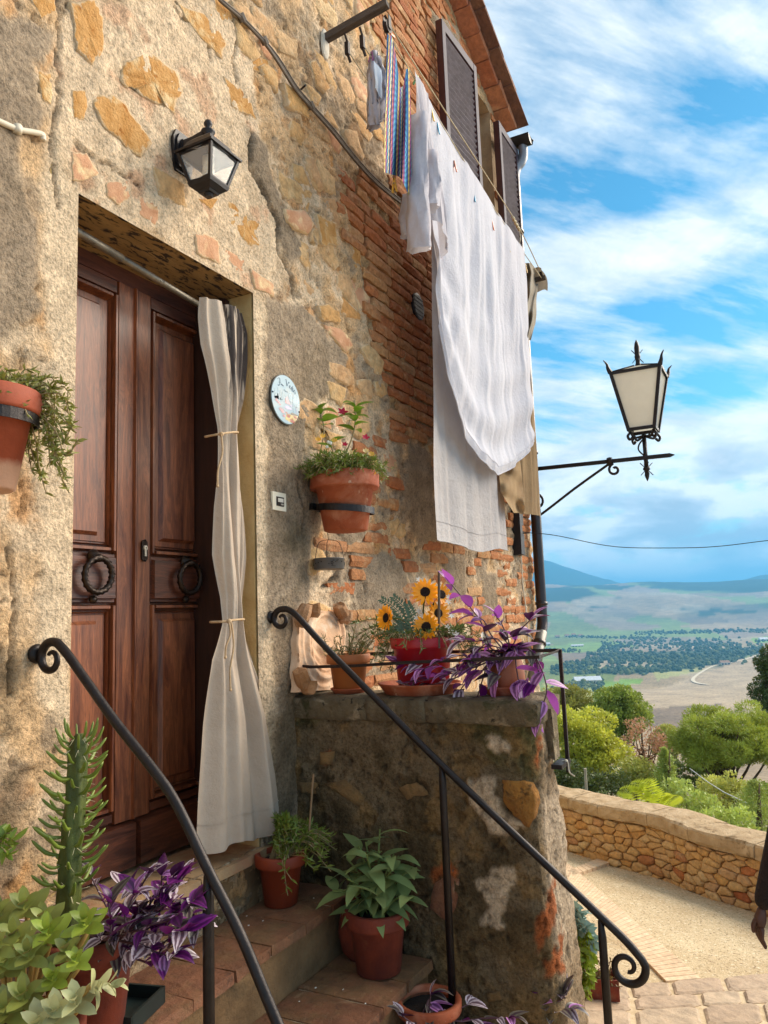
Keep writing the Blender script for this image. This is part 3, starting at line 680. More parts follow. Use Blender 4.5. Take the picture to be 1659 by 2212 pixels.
while s0 < 6.12:
    L = .40; c = zl(s0 + L / 2 * math.cos(ang)); g = G(); R2 = Matrix.Rotation(ang - .05, 3, 'Y')
    g.box(c + nl * .100 + Vector((0, .115, 0)), (L + .05, .66, .032), R2, .004); g.out('roof_tile', M['tile'], house); s0 += .345 * math.cos(ang)
g = G(); a, b_ = zl(-2.0) + nl * .085, zl(6.30) + nl * .085
g.add([a + Vector((0, .2, .02)), b_ + Vector((0, .2, .02)), b_ + Vector((0, 7, .02)), a + Vector((0, 7, .02)), a + Vector((0, .2, .10)), b_ + Vector((0, .2, .10)), b_ + Vector((0, 7, .10)), a + Vector((0, 7, .10))], [(3, 2, 1, 0), (4, 5, 6, 7), (0, 1, 5, 4), (1, 2, 6, 5), (2, 3, 7, 6), (3, 0, 4, 7)]); g.out('roof', M['tile'], house)
g = G(); g.bbox((6.16, .06, -2.6), (6.397, 7, 4.1)); g.bbox((-2, 6.8, -2.6), (6.16, 7, 5.5)); g.bbox((-2, .06, -2.6), (-1.7, 6.8, 5.5)); g.out('side_wall', M['reveal'], house)
M['zinc'] = pmat('dark_gutter_metal', '#3a3430', '#2b2522', scale=12, rough=.4, metal=.6, bump=.05)
M['pipe'] = pmat('brown_downpipe_paint', '#33221c', '#281a15', scale=10, rough=.33, metal=.35, bump=.05, coat=.3)
M['pipe_grey'] = pmat('grey_zinc_pipe', '#7d7b76', '#5d5a55', scale=9, rough=.42, metal=.5)
GX, GZ = 6.36, 4.20
g = G(); V = []; F = []; n = 12
for yy in (-.23, 6.5):
    for rr in (.075, .068):
        for i in range(n + 1): a = math.pi + math.pi * i / n; V.append((GX + rr * math.cos(a), yy, GZ + rr * math.sin(a)))
m_ = n + 1
for i in range(n): F += [(i, i + 1, 2 * m_ + i + 1, 2 * m_ + i), (m_ + i + 1, m_ + i, 3 * m_ + i, 3 * m_ + i + 1), (i + 1, i, m_ + i, m_ + i + 1)]
F += [tuple(range(m_))]; F += [(0, 2 * m_, 3 * m_, m_), (n, m_ + n, 3 * m_ + n, 2 * m_ + n)]
g.add(V, F); g.tube([(GX + .078, -.235, GZ + .004), (GX + .078, 6.5, GZ + .004)], .009, 6); g.out('gutter', M['zinc'], house, True)
PX, PY = 6.33, -.072
g = G(); g.tube(smooth_path([(GX + .01, -.15, GZ - .06), (GX + .01, -.15, GZ - .15), (GX + .0, -.13, GZ - .22), (PX + .01, -.09, GZ - .28), (PX, PY, GZ - .36), (PX, PY, GZ - .45)]), .043, 12); g.out('swan_neck', pmat('grey_swan_neck_metal', '#8f8f92', '#77777c', rough=.4, metal=.5), house, True)
dp = put('downpipe', None, house, (PX, PY, -.3))
g = G(); g.tube([(PX, PY, GZ - .45), (PX, PY, 2.0), (PX, PY, .0)] + smooth_path([(PX, PY, -.03), (PX - .005, PY, -.12), (PX - .05, PY + .0, -.21)], 5), .044, 14); g.out('pipe', M['pipe'], dp, True)
g = G(); g.tube([(PX - .045, PY, -.20), (PX - .30, PY + .02, -.56)], .046, 14); g.out('outlet_pipe', M['pipe_grey'], dp, True)
g = G()
for zz in (3.3, 2.55, 1.3, .02): g.lathe((PX, PY, zz), [(.046, 0), (.052, .002), (.052, .026), (.046, .028)], 14)
dv = Vector((-.255, .02, -.36)).normalized(); g.tube([Vector((PX - .1, PY + .004, -.275)), Vector((PX - .1, PY + .004, -.275)) + dv * .03], .053, 14); g.out('pipe_collar', M['pipe'], dp, True)
# ================================================================== GROUND, STAIR, PARAPET
PL = np.array([-0.18012093, 0.10635478, -1.15737385])
def zstreet(x, y): return np.minimum(-1.66, PL[0] * np.minimum(x, 9.6) + PL[1] * np.clip(y, -4, 2.5) + PL[2])
M['gravel'] = pmat('exposed_gravel_paving', '#d8c29c', '#bda27a', scale=2.0, rough=.95, bump=.9, bscale=55, contrast=(.3, .7), extra=[('#8a7050', 48, .55, .62), ('#efe0c2', 40, .58, .66)])
M['earth'] = pmat('dark_joint_mortar', '#cdb796', '#b49c78', scale=14, rough=.95, bump=.4, bscale=70)
M['slab'] = pmat('worn_street_slab', '#b59c80', '#9c8268', scale=6, rough=.8, bump=.5, bscale=45, rand=(.55, ['#b39a80', '#a68b72', '#bda68a', '#ad937a']), extra=[('#7a6048', 14, .6, .7)])
M['tread'] = pmat('mossy_terracotta_step', '#8a5a3c', '#6e462f', scale=6, rough=.75, bump=.6, bscale=45, rand=(.5, ['#8f5c40', '#7f5236', '#986a48', '#785038']), extra=[('#6b5834', 6, .47, .62), ('#c2a57e', 9, .64, .74), ('#2c2016', 24, .60, .65)])
M['riser'] = pmat('damp_riser_render', '#8f6f4a', '#6d5132', scale=7, rough=.93, bump=.6, bscale=50, extra=[('#55422a', 5, .55, .7)])
M['thresh'] = pmat('worn_threshold_brick', '#b5946c', '#997a58', scale=7, rough=.8, bump=.4, bscale=55, extra=[('#a07050', 5, .55, .68)])
# parapet centre line: front face points on the street
pb = [FZ(1180, 1826, -2.7), FZ(1215, 1834, -2.7), FZ(1310, 1864, -2.7), FZ(1425, 1891, -2.7), FZ(1531, 1939, -2.7), FZ(1615, 1966, -2.7)]
pb = [np.array([10.2, 2.6, -2.7])] + pb; dlast = pb[-1] - pb[-2]; dlast /= np.linalg.norm(dlast)
for k in range(1, 5): pb.append(pb[-1] + dlast * .45 * 1.0 + np.array([-.05 * k, 0, 0]))
pline = smooth_path([Vector(p) for p in pb], 8)
PY_ = np.array([p.y for p in pline][::-1]); PXX = np.array([p.x for p in pline][::-1])
gx = np.linspace(-6, 10.4, 220); gy = np.linspace(-8, 2.6, 160); GXX, GYY = np.meshgrid(gx, gy, indexing='ij')
xpar = np.where(GYY < PY_[0], PXX[0] + (GYY - PY_[0]) * .3, np.interp(GYY, PY_, PXX)) + .22
GZZ = zstreet(GXX, GYY) + (fbm(GXX * 1.2, GYY * 1.2, 90) - .5) * .03
ix = np.arange(220 * 160).reshape(220, 160); keep = (GXX < xpar)[:-1, :-1] & ~((GXX < 6.3) & (GYY > .3))[:-1, :-1]
q = np.stack([ix[:-1, :-1], ix[1:, :-1], ix[1:, 1:], ix[:-1, 1:]], -1)[keep]
street = obj('street', np.stack([GXX, GYY, GZZ], -1).reshape(-1, 3), q, M['gravel'], None, True); tag(street, 'pale gravel lane curving down past the house to the parapet', None, None, 'structure')
def sp(u, v):      # photo point on the street surface
    z = -2.2
    for _ in range(12): p = FZ(u, v, z); z = float(zstreet(p[0], p[1]))
    return p
M['paver'] = pmat('pale_brick_strip', '#d6b894', '#c39f7c', scale=10, rough=.9, bump=.3, bscale=70, rand=(.5, ['#d9c09c', '#d0b08e', '#dec7a6', '#cdab88']))
def strip(A0, A1, B0, B1, n, name):
    for i in range(n):
        t0, t1 = (i + .05) / n, (i + .95) / n
        if i > 0 and i < n: pass
        a0 = A0 * (1 - t0) + A1 * t0; a1 = A0 * (1 - t1) + A1 * t1; b0 = B0 * (1 - t0) + B1 * t0; b1 = B0 * (1 - t1) + B1 * t1
        V = [];
        for p in (a0, a1, b1, b0): p = p.copy(); p[2] = zstreet(p[0], p[1]) + .022; V.append(p)
        V += [v - np.array([0, 0, .06]) for v in V[:4]]
        obj(name, V, [(0, 1, 2, 3), (0, 4, 5, 1), (1, 5, 6, 2), (2, 6, 7, 3), (3, 7, 4, 0)], M['paver'], street)
strip(sp(1213, 1893), sp(1440, 2128), sp(1226, 1868), sp(1515, 2122), 46, 'paver')
strip(sp(1222, 1888), sp(1330, 1842), sp(1226, 1900), sp(1372, 1846), 16, 'paver')
# street slabs, rows along the photographed joints
rows = [[(1180, 2150), (1334, 2141), (1510, 2128), (1680, 2112)], [(1180, 2180), (1340, 2172), (1520, 2158), (1700, 2144)], [(1180, 2206), (1345, 2198), (1530, 2186), (1710, 2174)], [(1180, 2246), (1350, 2240), (1540, 2230), (1720, 2222)], [(1170, 2330), (1370, 2320), (1590, 2310), (1800, 2300)]]
def lerp(a, b_, t): return a * (1 - t) + b_ * t
for r0, r1 in zip(rows, rows[1:]):
    tA = [sp(*p) for p in r0]; tB = [sp(*p) for p in r1]
    def at(T, t): t = min(max(t, 0), 2.9999); i = int(t); return lerp(T[i], T[i + 1], t - i)
    t = random.uniform(-.15, .0)
    while t < 2.95:
        L = random.uniform(.42, .85); V = []
        for T, tt in ((tA, t + .015), (tA, t + L - .015), (tB, t + L - .015 + random.uniform(-.02, .02)), (tB, t + .015 + random.uniform(-.02, .02))):
            p = at(T, max(tt, 0)).copy(); V.append(p)
        c = sum(V) / 4; V = [c + (p - c) * .965 for p in V]; c8 = []
        for i in range(4):
            a, b_ = V[i], V[(i + 1) % 4]; c8 += [lerp(a, b_, .12) , lerp(a, b_, .5) + np.random.default_rng(i).uniform(-.004, .004, 3), lerp(a, b_, .88)]
        n = len(c8); top = []; 
        for p in c8: top.append(np.array([p[0], p[1], zstreet(p[0], p[1]) + .028]))
        inn = [c + (p - c) * .9 for p in top]; inn = [np.array([p[0], p[1], zstreet(p[0], p[1]) + .037 + random.uniform(-.003, .003)]) for p in inn]
        bot = [p - np.array([0, 0, .08]) for p in top]; cc = sum(inn) / n
        VV = inn + top + bot + [cc]
        FF = [(i, (i + 1) % n, 3 * n) for i in range(n)] + [(n + i, n + (i + 1) % n, (i + 1) % n, i) for i in range(n)] + [(2 * n + i, 2 * n + (i + 1) % n, n + (i + 1) % n, n + i) for i in range(n)]
        obj('paving_slab', VV, FF, M['slab'], street, False); t += L
g = G(); 
ed = [sp(1170, 2150), sp(1334, 2142), sp(1510, 2128), sp(1700, 2110)]; ed2 = [sp(1170, 2345), sp(1370, 2335), sp(1590, 2325), sp(1810, 2310)]
for i in range(3):
    V = []
    for p in (ed[i], ed[i + 1], ed2[i + 1], ed2[i]): V.append((p[0], p[1], zstreet(p[0], p[1]) + .024))
    g.add(V, [(0, 1, 2, 3)])
g.out('slab_mortar', M['earth'], street)
# stone on the gravel by the parapet
g = G(); p = sp(1345, 1848); g.ball(p + np.array([0, 0, .02]), .035, 10, (1.2, .8, .6)); tag(g.out('loose_stone', M['stone_p'], None, True), 'small loose stone lying on the gravel near the parapet foot', 'stone')

# stair -------------------------------------------------------------------
stair = thing('stair', 'worn stone steps with mossy terracotta tiles leading up to the door', 'stair', (2.1, -.5, -1.67))
TR = [(-.878, -.022, .36), (-1.07, -.285, .0), (-1.27, -.605, -.27), (-1.47, -.93, -.58)]
g = G()
g.bbox((1.0, .0, -1.9), (2.62, .37, TR[0][0] - .035)); g.bbox((1.0, -.265, -1.9), (2.765, .012, TR[1][0] - .038)); g.bbox((1.0, -.585, -1.9), (2.764, -.268, TR[2][0] - .038)); g.bbox((1.0, -.91, -1.9), (2.763, -.588, TR[3][0] - .038))
g.out('riser', M['riser'], stair)
def tile(x0, x1, y0, y1, z, m, name, th=.037, nose=False):
    g = G(); nx_, ny_ = 4, 3; V = []; 
    for i in range(nx_ + 1):
        for j in range(ny_ + 1):
            e = (i in (0, nx_)) or (j in (0, ny_)); V.append((x0 + (x1 - x0) * i / nx_ + (random.uniform(-.004, .004)), y0 + (y1 - y0) * j / ny_ + random.uniform(-.004, .004), z - (.007 if e else 0) + random.uniform(-.002, .002)))
    F = [(i * (ny_ + 1) + j, (i + 1) * (ny_ + 1) + j, (i + 1) * (ny_ + 1) + j + 1, i * (ny_ + 1) + j + 1) for i in range(nx_) for j in range(ny_)]
    ring = [i * (ny_ + 1) for i in range(nx_ + 1)] + [nx_ * (ny_ + 1) + j for j in range(1, ny_ + 1)] + [i * (ny_ + 1) + ny_ for i in range(nx_ - 1, -1, -1)] + [j for j in range(ny_ - 1, 0, -1)]
    n0 = len(V)
    for i in ring: V.append((V[i][0] + random.uniform(-.003, .003), V[i][1] + random.uniform(-.006, .003), z - th))
    k = len(ring); F += [(ring[i], n0 + i, n0 + (i + 1) % k, ring[(i + 1) % k]) for i in range(k)]
    g.add(V, F); return g.out(name, m, stair, False)
for k, (z, y0, y1) in enumerate(TR):
    x = 1.02
    while x < (2.60 if k == 0 else 2.74):
        L = random.uniform(.18, .21) if k else random.uniform(.24, .32); xe = (2.615 if k == 0 else 2.762); x1 = min(x + L, xe)
        if xe - x1 < .06: x1 = xe
        tile(x + .004, x1 - .004, y0, y1 if k else .345, z, M['thresh'] if k == 0 else M['tread'], 'step_tile', .04); x = x1
g = G()
for k, (z, y0, y1) in enumerate(TR):
    xe = 2.612 if k == 0 else 2.76; g.bbox((1.02, y0 + .012, z - .045), (xe, (y1 if k else .345) - .003, z - .011))
g.out('tile_joint', M['earth'], stair)

# stair side wall (low masonry wall carrying the pots) ---------------------
side = thing('stair_side_wall', 'dark mossy masonry wall beside the steps with flower pots along its top', 'wall', (2.9, -.5, -1.9))
ZT = -.33
def sidef(s, z):
    """s along the outline: front face, chamfer, side face, back"""
    fl_ = sstep(-.55, -1.95, z); bul = sstep(-.5, -.72, z)
    y_e = -.985 - .035 * fl_; pts = [(2.77, .03), (2.77, y_e), (2.792, y_e - .042), (2.835, y_e - .062), (3.0 + .035 * bul + .09 * fl_, y_e - .062 - .01 * fl_), (3.04 + .035 * bul + .10 * fl_, y_e - .02), (3.05 + .03 * bul + .1 * fl_, .03)]
    return pts
def ppoly(pts, s):
    P = np.array(pts); d = np.hypot(*(P[1:] - P[:-1]).T); c = np.concatenate([[0], np.cumsum(d)]); x = np.interp(s * c[-1], c, P[:, 0]); y = np.interp(s * c[-1], c, P[:, 1]); return x, y
ns, nzz = 400, 250; ss = np.linspace(0, 1, ns); zz = np.linspace(-2.35, ZT - .09, nzz); VX = np.zeros((ns, nzz)); VY = VX.copy(); VZ = VX.copy()
for j, z in enumerate(zz): VX[:, j], VY[:, j] = ppoly(sidef(ss, z), ss); VZ[:, j] = z
def onfront(poly): return [(FX(u, v, 2.77)[1], FX(u, v, 2.77)[2]) for u, v in poly]
Q = VY - (VX - 2.77) * .9
def imask(poly, am=.04, seed=0, sc=30):
    am = am * 1.7 
    p = onfront(poly); return fl(inpoly(Q + (fbm(Q * sc, VZ * sc, seed, 4) - .5) * am, VZ + (fbm(Q * sc + 9, VZ * sc, seed + 1, 4) - .5) * am, p), 1)
base = np.array(lin('#7a674e')); col2 = np.ones(VX.shape + (3,)) * base
m1 = fbm(Q * 7, VZ * 7, 110); m2 = fbm(Q * 24, VZ * 24, 111); m3 = fbm(Q * 3, VZ * 3, 113)
def ov2(c, m_): 
    global col2; col2 = col2 * (1 - m_[..., None]) + np.asarray(lin(c)) * m_[..., None]
ov2('#54452f', sstep(.42, .62, m1) * .8); ov2('#4b4a1e', sstep(.5, .68, m3) * sstep(-1.3, -.5, VZ) * .7); ov2('#8f7047', sstep(.58, .72, fbm(Q * 9 + 3, VZ * 9, 114)) * .7)
ov2('#9c7b50', sstep(-1.0, -1.5, VZ) * sstep(.35, .6, m1) * .6)
side_f = sstep(2.80, 2.85, VX); ov2('#b59b7d', side_f * .75 * (.5 + .5 * sstep(.35, .6, m1))); ov2('#c3ad94', side_f * sstep(-.62, -.75, VZ) * sstep(-1.35, -1.1, VZ) * .7)  # outer face painted paler for the light that falls on it
W_ = [[(1058, 1602), (1085, 1597), (1107, 1612), (1100, 1632), (1072, 1626)], [(1018, 1680), (1050, 1672), (1072, 1690), (1078, 1740), (1128, 1795), (1100, 1808), (1060, 1790), (1013, 1752)], [(1035, 1897), (1060, 1880), (1112, 1890), (1102, 1940), (1078, 1990), (1045, 1992), (1050, 1950)]]
hh = (m1 - .5) * .03 + (m2 - .5) * .014
for k, p in enumerate(W_): mk = imask(p, .05, 120 + k); ov2('#cbb294', mk); hh = hh * (1 - .6 * mk) + mk * .008
for k, p in enumerate([[(1150, 1990), (1240, 1930), (1240, 2010), (1160, 2060)], [(1180, 2080), (1260, 2040), (1260, 2130), (1190, 2120)], [(1160, 1610), (1185, 1600), (1185, 1650), (1165, 1660)], [(690, 1628), (720, 1625), (718, 1650), (692, 1652)], [(930, 1880), (985, 1868), (990, 1900), (940, 1915)]]):
    ov2('#a65a30', imask(p, .05, 140 + k) * .9)
m4 = fbm(Q * 60, VZ * 60, 118, 3); pit2 = sstep(.36, .26, fbm(Q * 30, VZ * 30, 119, 3)); hh = hh + (m4 - .5) * .006 - pit2 * .008; col2 *= ((.62 + .46 * m2 + .34 * m4) * (1 - .35 * pit2))[..., None]
nxv = np.gradient(VY, axis=0); nyv = -np.gradient(VX, axis=0); ln = np.hypot(nxv, nyv) + 1e-9; sgn = -1
VXd = VX + sgn * (-nxv / ln) * hh * -1; VYd = VY + sgn * (-nyv / ln) * hh * -1
# outward is -x on the front face
out = np.where((nxv / ln)[..., None] is None, 0, 0)
ox = nxv / ln; oy = nyv / ln; s_ = np.where(ox[5, 5] > 0, -1.0, 1.0)
VXd = VX + s_ * ox * hh; VYd = VY + s_ * oy * hh
ii = np.arange(ns * nzz).reshape(ns, nzz); q = np.stack([ii[:-1, :-1], ii[1:, :-1], ii[1:, 1:], ii[:-1, 1:]], -1).reshape(-1, 4)
M['side'] = pmat('mossy_old_render', '#ffffff', vcol=True, scale=15, rough=.95, bump=1.0, bscale=60, bump2=(17, 1.2), spec=.15, contrast=(.3, .7))
obj('masonry', np.stack([VXd, VYd, VZ], -1).reshape(-1, 3), q, M['side'], side, True, cols=np.clip(col2, 0, 1).reshape(-1, 3))
fr = lambda a, b_, d: (2.772 - d, a, b_)
stone(onfront([(1085, 1682), (1152, 1690), (1162, 1740), (1142, 1792), (1112, 1760), (1082, 1722)]), pmat('strong_ochre_stone', '#b57c34', '#8a5a24', scale=14, rough=.95, bump=1.0, bscale=60, bump2=(20, 1.2), extra=[('#6a4a24', 18, .58, .66), ('#c9a068', 9, .60, .70)]), .012, parent=side, tofn=fr, nsub=4, rough=.6)
for p in ([(700, 1692), (742, 1682), (792, 1722), (776, 1742), (722, 1712)], [(640, 1688), (690, 1690), (690, 1715), (650, 1712)], [(860, 1700), (900, 1690), (930, 1715), (880, 1728)]): stone(onfront(p), M['ochre_dark'] if 'ochre_dark' in M else M.setdefault('ochre_dark', pmat('dull_ochre_stone', '#8f6d42', '#6a5234', scale=16, rough=.95, bump=.8, bscale=70, extra=[('#5a4a28', 9, .55, .68)])), .008, parent=side, tofn=fr)
stone(onfront([(935, 1905), (985, 1870), (1000, 1930), (968, 1995), (930, 1965)]), pmat('dull_red_stone', '#8f5d40', '#6e4632', scale=14, rough=.95, bump=.7, bscale=70, extra=[('#a8876a', 8, .55, .68)]), .012, parent=side, tofn=fr)
for p in ([(770, 1850), (800, 1845), (805, 1885), (775, 1890)], [(1050, 2145), (1080, 2140), (1085, 2160), (1055, 2165)], [(690, 1625), (722, 1623), (718, 1652), (690, 1652)]): stone(onfront(p), M['ochre_dark'], .008, parent=side, tofn=fr)
# cap: rough slabs
M['cap'] = pmat('mossy_cap_slab', '#7a6a50', '#5a4c36', scale=12, rough=.95, bump=1.0, bscale=50, bump2=(16, 1.3), extra=[('#a08e72', 8, .55, .64), ('#46401f', 10, .56, .66), ('#2e2618', 26, .62, .68)])
ycap = [.03, -.36, -.62, -1.065]
for a, b_ in zip(ycap, ycap[1:]):
    V = []; n1_, n2_ = 10, 7; x0, x1 = 2.755, 3.065
    for i in range(n1_ + 1):
        for j in range(n2_ + 1):
            y = a + (b_ - a) * i / n1_; x = x0 + (x1 - x0) * j / n2_; e = j in (0, n2_) or (i in (n1_,) and b_ < -1); V.append((x + random.uniform(-.004, .004), y, ZT - (.012 if e else 0) + random.uniform(-.004, .004)))
    F = [(i * 8 + j, (i + 1) * 8 + j, (i + 1) * 8 + j + 1, i * 8 + j + 1) for i in range(10) for j in range(7)]
    ring = [i * 8 for i in range(11)] + [80 + j for j in range(1, 8)] + [i * 8 + 7 for i in range(9, -1, -1)] + [j for j in range(6, 0, -1)]; n0 = len(V); k = len(ring)
    for lv, dz in ((0, -.05), (1, -.105), (2, -.118)):
        for i in ring: 
            ins = .012 if lv == 2 else 0; px0 = V[i][0]; V.append((px0 + random.uniform(-.006, .006) + (ins if px0 < 2.9 else -ins), V[i][1] + (ins if (b_ < -1 and V[i][1] < -1) else 0), ZT + dz * .8 + random.uniform(-.003, .003)))
    for lv in range(3):
        A = ring if lv == 0 else [n0 + (lv - 1) * k + i for i in range(k)]; B = [n0 + lv * k + i for i in range(k)]
        F += [(A[i], B[i], B[(i + 1) % k], A[(i + 1) % k]) for i in range(k)]
    obj('cap_slab', V, F, M['cap'], side, True)
# small dangling stones at the outer corner
for (u, v, sx_, sz_) in ((1182, 1560, .05, .1), (1190, 1605, .045, .1)):
    p = FX(u, v, 2.93); g = G(); g.box((2.93, -1.062, p[2]), (.07, .035, sz_), None, .008); g.out('stone', M['cap'], side)

# parapet -------------------------------------------------------------------
par = thing('stone_parapet', 'low rubble stone parapet with big sandstone coping along the lane', 'wall', tuple(pline[len(pline) // 2]))
M['pstone'] = pmat('parapet_stone', '#cda468', '#b8854a', scale=13, rough=.92, bump=.8, bscale=55, bump2=(18, 1), rand=(.75, ['#d0a46c', '#c9965a', '#d9bb8c', '#c29a6a', '#d6ae76', '#c6a07c', '#cfa060']))
M['coping'] = pmat('sandstone_coping', '#c3a884', '#a78a64', scale=8, rough=.92, bump=.8, bscale=45, bump2=(14, 1), extra=[('#7a603c', 9, .56, .68)])
L_ = [0]
for a, b_ in zip(pline, pline[1:]): L_.append(L_[-1] + (b_ - a).length)
def pat(s, d, h):   # along, outwards to the lane, up
    s = min(max(s, 0), L_[-1] - 1e-4); i = max(0, np.searchsorted(L_, s) - 1); i = min(i, len(pline) - 2); t = (s - L_[i]) / (L_[i + 1] - L_[i]); p = pline[i].lerp(pline[i + 1], t); tg = (pline[i + 1] - pline[i]); tg.z = 0; tg.normalize(); nr = Vector((tg.y, -tg.x, 0))
    if nr.dot(Vector(CAM) - p) < 0: nr = -nr
    return p + nr * d + Vector((0, 0, h))
PH = .60; CH = .135
g = G(); n = 60; V = []; F = []
for i in range(n + 1):
    s = L_[-1] * i / n
    V += [pat(s, -.02, -.25), pat(s, -.02, PH - CH), pat(s, -.40, PH - CH), pat(s, -.40, -3.2)]
for i in range(n): 
    for j in range(3): F.append((i * 4 + j, i * 4 + j + 1, (i + 1) * 4 + j + 1, (i + 1) * 4 + j))
g.add(V, F); g.out('rubble_core', pmat('parapet_mortar', '#c59b64', '#a37a48', scale=14, rough=.95, bump=.8, bscale=50), par)
rows_ = []
for poly in masonry(1.5, L_[-1], -.03, PH - CH + .01, .145, .072, .34):
    poly = [(min(max(a, 1.4), L_[-1]), min(max(b_, -.06), PH - CH - .004)) for a, b_ in poly]; poly = tidy(poly, .004) if len(poly) > 3 else None
    if poly and max(b_ for a, b_ in poly) - min(b_ for a, b_ in poly) > .03: rows_.append(poly)
random.shuffle(rows_)
for k, pts in enumerate(rows_[:300]): stone(pts, M['pstone'] if random.random() < .88 else M['brick'], random.uniform(.006, .034), parent=par, tofn=lambda a, b_, d: tuple(pat(a, d, b_)), nsub=2, rough=.48, flatsh=False)
if len(rows_) > 300:
    g = G()
    for pts in rows_[300:]:
        n = len(pts); cs = sum(p[0] for p in pts) / n; ch = sum(p[1] for p in pts) / n; d = random.uniform(.01, .04)
        V = [tuple(pat(a, -.02, b_)) for a, b_ in pts] + [tuple(pat(cs + (a - cs) * .8, d, ch + (b_ - ch) * .8)) for a, b_ in pts]; g.add(V, [(i, (i + 1) % n, n + (i + 1) % n, n + i) for i in range(n)] + [tuple(range(n, 2 * n))])
    tag(g.out('small_stones', M['pstone'], par), kind='stuff')
s = .4
while s < L_[-1] - .1:
    L = random.uniform(.38, .72); e = min(s + L, L_[-1]); n1_, V, F = 6, [], []
    prof = [(.045, 0), (.052, .03), (.050, CH - .025), (.032, CH - .004), (-.10, CH + .004), (-.30, CH + .002), (-.42, CH - .02), (-.43, 0)]
    for i in range(n1_ + 1):
        ss_ = s + .004 + (e - s - .008) * i / n1_; ed_ = .008 if i in (0, n1_) else 0
        for d, h in prof: V.append(tuple(pat(ss_, d - ed_ + random.uniform(-.008, .008), PH - CH + h - ed_ * (h > .02) + random.uniform(-.005, .005))))
    k = len(prof)
    for i in range(n1_):
        for j in range(k - 1): F.append((i * k + j, i * k + j + 1, (i + 1) * k + j + 1, (i + 1) * k + j))
    F += [tuple(range(k)), tuple(range(n1_ * k, n1_ * k + k))[::-1]]
    obj('coping_stone', V, F, M['coping'], par, False); s = e

# ================================================================== VALLEY
FWD = np.array([.8883, .4593]); FWD /= np.linalg.norm(FWD); RGT = np.array([FWD[1], -FWD[0]])
az = np.radians(np.concatenate([np.linspace(-75, -2, 40), np.linspace(-1.5, 32, 430), np.linspace(33, 85, 50)]))
rr = np.geomspace(6.5, 32000, 400); A, R = np.meshgrid(az, rr, indexing='ij'); FXd = R * np.cos(A); RXd = R * np.sin(A)
def terrain(R, A):
    f = R * np.cos(A); r_ = R * np.sin(A)
    z = np.interp(R, [0, 9, 12, 30, 80, 300, 700, 1200, 3600, 40000], [-3.6, -3.7, -5.0, -12, -32, -88, -124, -138, -145, -145])
    z = z + (fbm(f / 500, r_ / 500, 200) - .5) * 34 * sstep(500, 1100, R) * (1 - .5 * sstep(3500, 5000, R))
    z = z + sstep(3000, 7000, R) * (310 + 220 * (fbm(f / 2600, r_ / 2600, 210, 5) - .5) * 1.5) + (fbm(f / 700, r_ / 700, 215, 4) - .5) * 50 * sstep(2900, 4500, R)
    z = z - sstep(7000, 8500, R) * 110
    a = np.degrees(A)
    z = z + sstep(7600, 9800, R) * (520 * np.exp(-((a - 8.6) / 7.0) ** 2) + 150 * np.exp(-((a - 29) / 6.0) ** 2) + 60 * fbm(a / 2.0, R * 0 + 3, 220, 4)) * (1 - sstep(11000, 20000, R) * .6)
    return z
ZZ = terrain(R, A); PXg = CAM[0] + FWD[0] * FXd + RGT[0] * RXd; PYg = CAM[1] + FWD[1] * FXd + RGT[1] * RXd
na, nr = A.shape; ii = np.arange(na * nr).reshape(na, nr); q = np.stack([ii[:-1, :-1], ii[:-1, 1:], ii[1:, 1:], ii[1:, :-1]], -1).reshape(-1, 4)
# field colours: patchwork of plots, decided per place
fx_, rx_ = FXd, RXd
def cells(x, y, seed):
    xi, yi = np.floor(x), np.floor(y); best = np.full(x.shape, 9e9); idv = np.zeros(x.shape)
    for dx_ in (-1, 0, 1):
        for dy_ in (-1, 0, 1):
            cx, cy = xi + dx_, yi + dy_; h1 = vnoise(cx, cy, seed); h2 = vnoise(cx + .0, cy + .0, seed + 7); d = (cx + h1 - x) ** 2 + (cy + h2 - y) ** 2
            m_ = d < best; best = np.where(m_, d, best); idv = np.where(m_, vnoise(cx, cy, seed + 13), idv)
    return idv
cid = cells(fx_ / 420 + .3 * fbm(fx_ / 300, rx_ / 300, 230, 3), rx_ / 240, 240)
pal = np.array([lin(c) for c in ('#a08a6e', '#b29a78', '#8d7a64', '#a9926f', '#7f8a4a', '#b5a384', '#94805f', '#8a9a55', '#a48f78', '#9c8b74')])
tc_ = pal[np.clip((cid * 10).astype(int), 0, 9)] * (.85 + .3 * fbm(fx_ / 60, rx_ / 60, 250, 4))[..., None]
wood_ = np.array(lin('#34442a'))
wm = sstep(.56, .60, fbm(fx_ / 700, rx_ / 420, 260, 5)) * sstep(900, 1600, R) + sstep(.36, .45, fbm(fx_ / 900, rx_ / 900, 262, 5)) * sstep(3800, 5200, R)
wm = np.clip(wm, 0, 1); tc_ = tc_ * (1 - wm[..., None]) + wood_ * wm[..., None] * (.8 + .5 * fbm(fx_ / 25, rx_ / 25, 263, 3))[..., None]
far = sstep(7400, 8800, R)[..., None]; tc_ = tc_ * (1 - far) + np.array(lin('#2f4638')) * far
nearg = (1 - sstep(60, 420, R))[..., None]; tc_ = tc_ * (1 - nearg) + np.array(lin('#5d5a2c')) * nearg * (.7 + .6 * fbm(fx_ / 3, rx_ / 3, 264, 4))[..., None]
